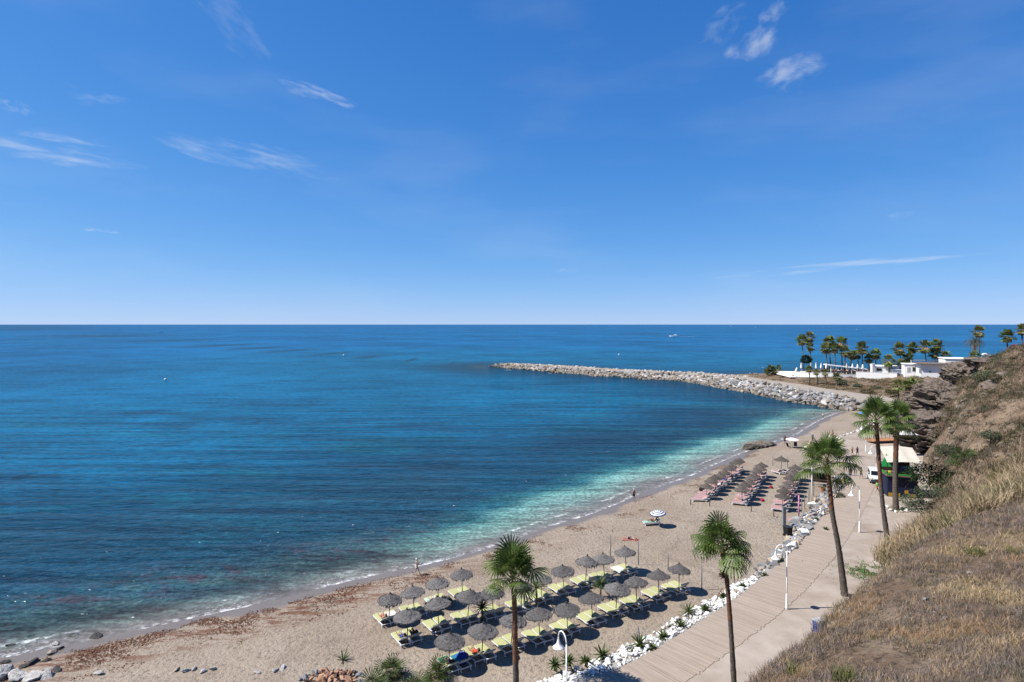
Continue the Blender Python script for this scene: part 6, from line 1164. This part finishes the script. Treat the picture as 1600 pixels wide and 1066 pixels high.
shrub(1452, 741, 80, 2.9, 1.5, 2600, GR, 'broad dark green creeper bush right of the beach bar'); shrub(1478, 748, 77, 1.7, .8, 1200, GR, 'low dark green bush beside the creeper on the slope'); shrub(1425, 782, 74, 1.6, .8, 1100, GG, 'grey green bush at the foot of the reeds near the bar', ls=.09); shrub(1455, 768, 74, 2.0, .75, 1300, GG, 'long grey green bush along the top of the reeds', ls=.09); shrub(1440, 793, 70, 1.8, .8, 1300, GG, 'grey green bush lower down the reed bank', ls=.09)
shrub(1567, 657, 91, 1.7, 1.1, 1100, OL, 'round olive bush in the middle of the upper slope'); shrub(1590, 692, 75, 1.8, 1.1, 1200, OL, 'ragged olive bush near the right edge of the slope'); shrub(1478, 703, 89, 1.5, .9, 900, GG, 'grey green bush under the largest rock outcrop'); shrub(1536, 588, 108, 2.0, 1.0, 1100, GG, 'grey green bush below the topmost outcrop'); shrub(1536, 632, 104, 1.6, .7, 900, GG, 'flat grey green bush in the gully of the slope'); shrub(1490, 640, 112, 1.4, .7, 700, OL, 'small bush on the middle rock outcrop'); shrub(1555, 590, 103, 1.2, .6, 600, OL, 'little bush left of the slanting rock band'); shrub(1548, 680, 83, 1.2, .7, 700, GG, 'pale bush low on the open slope')
shrub(1316, 757, 92.5, 1.5, .8, 1100, GG, 'grey green shrub behind the wooden fence', group=None, ls=.1); shrub(1310, 776, 85, 1.1, .6, 700, GR, 'green shrub at the upper end of the stone border', group=None, ls=.1)
shrub(1260, 562, 247, 2.3, 1.9, 900, [(.018,.035,.012),(.03,.05,.016)], 'round clipped dark tree at the left end of the club', 'clipped_tree', 'tree', None, .3); shrub(1585, 545, 180, 1.5, 1.3, 700, [(.45,.02,.03),(.50,.04,.06),(.10,.10,.03)], 'red flowering bush on the crest at the right', 'flowering_bush', 'bush', None, .2)
for k, (px, py, Y, r) in enumerate(((1315, 597, 220, 2.2), (1355, 613, 200, 2.4), (1370, 607, 205, 2.0), (1392, 612, 190, 1.8), (1340, 603, 215, 1.8), (1430, 600, 195, 2.0))): shrub(px, py, Y, r, r*.45, 500, OL if k % 2 else GG, f'low bush on the bank under the club, {ORD[k]} of the scattered ones', group='low bushes on the bank', ls=.22)
# skirted palm shrub above the reeds
t = empty('fan_palm_bush', wp(1507, 722, 76), 0, label='low fan palm bush with a tan skirt above the reeds', cat='palm bush'); q = MB(); q.tube([(0,0,-.6),(0,0,.3)], [.3,.25], 7); q.build('trunk', M_trunkg, t)
for j in range(26): inst('frond', DF[min(j//7, 3)], t, (random.uniform(-.7,.7), random.uniform(-.3,.3), .3), (random.uniform(-.2,.2), random.uniform(-.2,.2), j*2.4), random.uniform(1.0, 1.5))
for j in range(22): inst('dead_frond', DD[j % 2], t, (random.uniform(-.8,.8), random.uniform(-.4,.2), .1), (random.uniform(-.2,.2), .3, j*2.4), random.uniform(1.0, 1.6))
# blue box by the bank, plants round the thick palm
p = at(1281, 988, 1.8); t = empty('blue_box', p, .35, label='blue painted box at the edge of the bank', cat='box'); q = MB(); q.box((0,0,.45), (.75,.7,.9)); q.build('body', mat('blue_paint', (.03,.10,.38), .5, .1), t); q = MB(); q.box((0,0,.93), (.82,.76,.07)); q.build('lid', mat('pale_lid', (.5,.52,.55), .6), t)
for k in range(12): a = k*2*PI/12; o = inst('planter_stone', SMESH[k % 6, 0 if k % 3 else 2], None, (50.15+1.25*math.cos(a), 79+1.1*math.sin(a), 1.9), (0,0,a), .3); tag(o, f'pale stone in the ring round the thick palm, {ORD[k]} counterclockwise from the right', 'stone', 'ring of stones round the thick palm')
for k, (dx, dy) in enumerate(((.8, -.4), (-.7, -.5), (.3, .8), (0, -.9))): t = empty('planter_plant', (50.15+dx, 79+dy, 1.8), 0, label=('green plant right of', 'green plant left of', 'green plant behind', 'green plant in front of')[k]+' the thick palm by the bar', cat='plant', group='plants round the thick palm'); spiky(t, (0,0,.05), .75, 12, M_yuc)
# orange play canopy and cabin strip behind the thin palm
p = at(1378, 690, 2.0); t = empty('orange_pavilion', p, .2, label='low orange wooden terrace between the two tall palms', cat='terrace'); M_or = mat('orange_boards', (.55,.26,.12), .8, .25, 2)
for k in range(9): q = MB(); q.box((-2.8+k*.7,0,.35), (.62,2.6,.16)); q.build('board', M_or, t)
for k in range(7): q = MB(); q.tube([(-2.9+k*.97,1.2,.3),(-2.9+k*.97,1.2,1.5)], .05, 5); q.build('baluster', M_wood, t)
q = MB(); q.tube([(-3,1.2,1.5),(3,1.2,1.5)], .06, 5); q.build('rail', M_wood, t)
q = MB(); q.add([(-1.6,-.9,.55),(1.6,-.9,.55),(1.6,.9,.55),(-1.6,.9,.55),(0,0,1.4)], [(3,2,1,0),(0,1,4),(1,2,4),(2,3,4),(3,0,4)]); o = q.build('white_tent', mat('white_tent_cloth', (.78,.77,.75), .8), loc=wp(1417, 683, 112)); tag(o, 'small white tent on the rocks below the outcrop', 'tent')

# ================================================================== BEACH CLUB
M_wall = mat('whitewash', (.86,.85,.83), .8, .05, .6); M_roof = mat('flat_roof', (.22,.17,.15), .9, .2, 1); M_shw = mat('shade_grey_wall', (.46,.46,.50), .8, .05); M_dwin = mat('dark_window', (.02,.025,.03), .2, .2, spec=.5)
def club_wall(a, b, h, th, label, z0=None, cap=True):
    a, b = Vector(a), Vector(b); t = empty('white_wall', a, 0, label=label, cat='wall', group='white walls of the beach club'); d = b-a; L_ = d.length; ang = math.atan2(d.y, d.x); R = Matrix.Rotation(ang, 3, 'Z'); q = MB(); q.box(d/2+Vector((0,0,h/2-.6)), (L_, th, h+1.2), R); q.build('wall', M_wall, t)
    if cap: q = MB(); q.box(d/2+Vector((0,0,h+.04)), (L_+.1, th+.12, .1), R); q.build('coping', M_wall, t)
    return t
z5 = 4.9; A_ = Vector((114.6,245,z5)); B_ = Vector((126.5,238.5,z5)); C_ = Vector((134.2,236,z5)); D_ = Vector((145.5,228.5,z5))
club_wall(A_, B_, 1.9, .35, 'low white terrace wall at the left end of the club'); club_wall(B_, C_, 1.4, .35, 'lowest stretch of white terrace wall in the middle'); club_wall(C_, D_, 2.6, .35, 'higher white wall in the right half of the club'); club_wall(D_+Vector((.4,.5,0)), D_+Vector((8,-5,0)), .8, .3, 'low white kerb wall in front of the cabin'); club_wall(A_, A_+Vector((13,26,0)), 1.6, .35, 'white side wall running to the sea')
q = MB(); q.box((20, 14, -.15), (46, 30, .3)); o = q.build('club_terrace', M_wall, loc=A_+Vector((0,-2,.1))); o.rotation_euler = (0,0,-.12); tag(o, kind='structure')
q = MB(); q.box((0,0,.05), (9,4,.14)); o = q.build('lawn', mat('lawn', (.09,.15,.05), .9, .3, 3), loc=(123.5,246,z5+.15)); tag(o, kind='structure')
# pergola: beam on posts, with closed parasols in front
pa, pb_ = wp(1288, 569.5, 256), wp(1353, 577, 252); t = empty('pergola', pa, 0, label='long white pergola with dark openings behind the terrace', cat='pergola'); d = pb_-pa; ang = math.atan2(d.y, d.x); tilt = math.atan2(d.z, math.hypot(d.x, d.y))
q = MB(); R = Matrix.Rotation(ang, 3, 'Z') @ Matrix.Rotation(-tilt, 3, 'Y'); q.box(d/2+Vector((0,.0,.0)), (d.length, 3.2, .35), R); q.build('roof', M_wall, t)
for k in range(9): c = d*k/8; q = MB(); q.box(c+Vector((0,-1.3,-1.6)), (.3,.3,3.0)); q.build('post', M_wall, t)
for k in range(8): c = d*(k+.5)/8; q = MB(); q.box(c+Vector((0,1.2,-1.7)), (1.5,.1,2.4)); q.build('back_panel', [M_dwin, M_brown, M_shw][k % 3], t)
for k, px in enumerate((1252, 1267, 1275, 1283, 1291, 1323, 1332, 1340, 1348)):
    t = empty('closed_parasol', wp(px, 580, 251), 0, label=f'folded white parasol on the club terrace, {ORD[k]} from the left', cat='parasol', group='folded white parasols on the club terrace'); h = 3.9-.12*k
    q = MB(); q.tube([(0,0,-1),(0,0,h)], .06, 5); q.build('pole', M_wpole, t); q = MB(); q.lathe([(.18,1.0),(.42,1.4),(.30,2.4),(.1,h-.2),(.02,h)], 8, jit=.08); q.build('folded_canopy', M_canv if k % 4 == 1 else M_wall, t)
# terrace furniture and guests: low tables and chairs
for k in range(16):
    px = 1280+k*6.2; p = wp(px, 580.5+.35*(k % 3)+k*.15, 247+k % 4); t = empty('terrace_table', p, k, label=f'small terrace table with chairs in the club garden, {ORD[k]} from the left', cat='table', group='tables in the club garden'); q = MB(); q.box((0,0,.72), (1.0,1.0,.06)); q.build('table_top', M_wall if k % 2 else M_brown, t); q = MB(); q.tube([(0,0,-.3),(0,0,.72)], .06, 5); q.build('leg', M_dwood, t)
    for s in (-1, 1): q = MB(); q.box((s*.85,0,.45), (.5,.5,.06)); q.box((s*1.08,0,.75), (.06,.5,.6)); q.box((s*.85,0,.2), (.4,.4,.5)); q.build('chair', [M_dwood, cloth((.3,.12,.08)), cloth((.05,.06,.12))][k % 3], t)
t = empty('chimney', wp(1364, 577, 247), 0, label='white square chimney above the terrace', cat='chimney'); q = MB(); q.box((0,0,.4), (1.3,1.3,3.4)); q.build('shaft', M_wall, t); q = MB(); q.box((0,0,2.12), (1.5,1.5,.12)); q.build('cap', M_wall, t)
def cabin(px, py, Y, w, dpt, h, label, rz=0, openings=(), roof=M_wall, over=.3):
    p = wp(px, py, Y); t = empty('club_building', p, rz, label=label, cat='building', group='white buildings of the beach club'); q = MB(); q.box((0,dpt/2,h/2-.6), (w,dpt,h+1.2)); q.build('wall', M_wall, t); q = MB(); q.box((0,dpt/2,h+.13), (w+2*over,dpt+2*over,.22)); q.build('roof', roof, t)
    for x, z, ww, hh, m in openings: q = MB(); q.box((x,-.02,z), (ww,.12,hh)); wn = q.build('window', M_wall, t); q = MB(); q.box((x,-.09,z), (ww*.82,.06,hh*.85)); q.build('pane', m, wn)
    return t
cabin(1385, 584, 246, 9, 8, 2.8, 'white flat roofed pavilion behind the high wall', -.4, ((-2.5,1.6,2.2,1.3,M_dwin),(1.8,1.6,2.2,1.3,M_shw))); cabin(1408, 587, 242, 6, 6, 2.2, 'low white shed left of the parked cars', -.4, ((0,1.1,2.6,1.2,M_shw),))
cabin(1470, 590, 214, 12, 8, 4.6, 'white cabin with a dark overhanging flat roof', -.42, ((-6.2,2.2,.7,1.7,M_shw),(-3.2,2.0,.5,.7,M_dwin),(4.9,2.6,4.0,2.6,M_shw)), M_roof, 1.2)  # wide grey pane on the right paints the shaded part of the front
cabin(1427, 585, 225, 5.6, 6, 3.6, 'open white kitchen hut beside the cabin', -.42, ((-1.4,1.7,1.3,2.0,M_shw),(.2,1.9,1.2,1.8,M_dwin),(1.8,2.4,.9,1.2,M_dwin)))
cabin(1517, 568, 228, 16, 10, 1.5, 'long flat white roof block beyond the outcrop', -.4, ())
pa = wp(1424, 563.5, 262); t = empty('pergola', pa, 0, label='thin white rail pergola on the sea side above the cabin', cat='pergola')
for k in range(8): q = MB(); q.box((k*2.0,0,-1.2), (.25,.25,2.4)); q.build('post', M_wall, t)
q = MB(); q.box((7,0,.1), (14.5,.4,.25)); q.build('beam', M_wall, t)
for k, (px, c) in enumerate(((1398, (.30,.31,.36)), (1412, (.25,.28,.42)))):
    p = wp(px, 588, 240); t = empty('parked_car', p, .1, label=('grey car parked behind the white wall', 'blue grey car parked left of the kitchen hut')[k], cat='car'); m_ = mat('car_paint', c, .3, .05, spec=.5)
    prof = [(-2.1,.3),(-2.1,.75),(-1.3,.9),(-.7,1.4),(.8,1.42),(1.5,.95),(2.1,.85),(2.1,.3)]; q = MB(); n_ = len(prof); V_ = [(x, s*.85*(1-.12*(z > 1)), z) for s in (-1, 1) for x, z in prof]; q.add(V_, [tuple(range(n_)), tuple(range(2*n_-1, n_-1, -1))]+[(i, n_+i, n_+(i+1) % n_, (i+1) % n_) for i in range(n_)]); q.build('body', m_, t)
    q = MB(); q.box((.05,0,1.16), (1.5,1.6,.34)); q.build('windows', M_dwin, t)
    for x in (-1.3, 1.3):
        for s in (-1, 1): q = MB(); q.tube([(x,s*.7,.32),(x,s*.9,.32)], .32, 10); q.build('wheel', M_tyre, t)
# inflatable slide shapes, green and white
t = empty('water_slide', wp(1536, 560, 222), 0, label='green and white curved water slide tops beyond the hill', cat='water slide')
for nm, x, r, m in (('green_arch', -1.4, 1.3, mat('turquoise_plastic', (.05,.45,.33), .4)), ('white_arch', .6, 1.5, M_wall), ('small_white_arch', 2.4, .9, M_wall)):
    q = MB(); q.tube([(x+r*math.cos(a), 0, r*math.sin(a)) for a in np.linspace(0, PI, 13)], .42, 8); q.build(nm, m, t, True)

# ================================================================== BOATS AND BUOYS
t = empty('motor_yacht', at(1053, 526, 0), PI-.25, label='white motor yacht on the open sea', cat='boat'); HP_ = [(-9,.0),(-9,1.6),(-3,1.7),(4,2.0),(8.5,2.5),(9.6,2.6)]
q = MB(); V_ = []
for x, w_, zt in ((-9,2.1,1.7),(-4,2.4,1.8),(2,2.2,2.0),(6,1.4,2.4),(9.6,.05,2.8)):
    V_ += [(x,-w_,zt),(x,-w_*.75,-.2),(x,w_*.75,-.2),(x,w_,zt)]
q.add(V_, [(4*i+j, 4*i+j+1, 4*i+j+5, 4*i+j+4) for i in range(4) for j in range(3)]+[(4*i+3, 4*i, 4*i+4, 4*i+7) for i in range(4)]+[(3,2,1,0)]); q.build('hull', M_van, t)
q = MB(); q.box((-2,0,2.7), (8.5,3.2,1.8), top=(.85,.85)); q.build('cabin', M_van, t); q = MB(); q.box((-2,0,2.95), (7.9,3.3,.5)); q.build('window_band', M_dwin, t); q = MB(); q.box((-3,0,4.2), (4.5,2.6,1.1), top=(.8,.85)); q.build('flybridge', M_van, t); q = MB(); q.tube([(-4,0,4.6),(-4.5,0,7.2)], .08, 5); q.build('mast', M_wpole, t)
M_foam = mat('wake_foam', (.8,.82,.83), .9, .1, 1); q = MB(); n_ = 14
for k in range(n_+1): x = -9-k*2.4; w_ = 1.6+k*.16; q.v += [(x, -w_+random.uniform(-.3,.3), .05), (x, w_+random.uniform(-.3,.3), .05)]
q.f = [(2*k, 2*k+2, 2*k+3, 2*k+1) for k in range(0, n_, 2)]; q.m = [0]*len(q.f); w_ = q.build('wake', M_foam, loc=t.location); w_.rotation_euler = t.rotation_euler; tag(w_, kind='stuff')
def small_boat(px, py, s, label, mast=0, rz=.3):
    t = empty('small_boat', at(px, py, 0), rz, label=label, cat='boat'); t.scale = (s, s, s); q = MB(); V_ = []
    for x, w_, zt in ((-3,.9,.9),(0,1.1,1.0),(2,.8,1.2),(3.4,.04,1.5)): V_ += [(x,-w_,zt),(x,-w_*.7,-.1),(x,w_*.7,-.1),(x,w_,zt)]
    q.add(V_, [(4*i+j, 4*i+j+1, 4*i+j+5, 4*i+j+4) for i in range(3) for j in range(3)]+[(4*i+3, 4*i, 4*i+4, 4*i+7) for i in range(3)]+[(3,2,1,0)]); q.build('hull', M_van, t); q = MB(); q.box((-.4,0,1.5), (2.2,1.5,1.2), top=(.8,.8)); q.build('cabin', M_van, t); q = MB(); q.box((-.4,0,1.7), (2.25,1.55,.35)); q.build('windows', M_dwin, t)
    if mast: q = MB(); q.tube([(0,0,1),(0,0,8)], .07, 5); q.build('mast', M_wpole, t); q = MB(); q.add([(.1,0,2),(-2.6,.3,2.1),(.05,0,7.8),(-2.6,.34,2.1)], [(0,1,2),(2,3,0)]); q.build('sail', M_wb, t)
    return t
small_boat(252, 519.5, 1.6, 'tiny white motor boat far off at the left'); small_boat(1143, 510.8, 3.2, 'tiny white sailing boat near the horizon at the right', 1); small_boat(1181, 512.3, 1.8, 'tiny boat speck near the horizon right of the sailing boat'); small_boat(1339, 515, 1.6, 'tiny white boat speck on the sea above the palms')
def buoy(px, py, r, c, label):
    p = at(px, py, 0); t = empty('buoy', p, 0, label=label, cat='buoy', group='buoys'); q = MB(); q.ball((0,0,r*.45), r, 12, 8); q.build('float', mat('buoy_paint', c, .4, .05), t, True); q = MB(); q.tube([(0,0,r*1.3),(0,0,r*1.9)], r*.12, 6); q.build('ring_post', M_wpole, t)
buoy(258.5, 594, .6, (.85,.72,.55), 'pale orange buoy in the bay at the left'); buoy(537, 555.5, .6, (.8,.8,.8), 'white buoy at centre left'); buoy(967, 554.5, .6, (.8,.8,.8), 'white buoy beyond the breakwater')
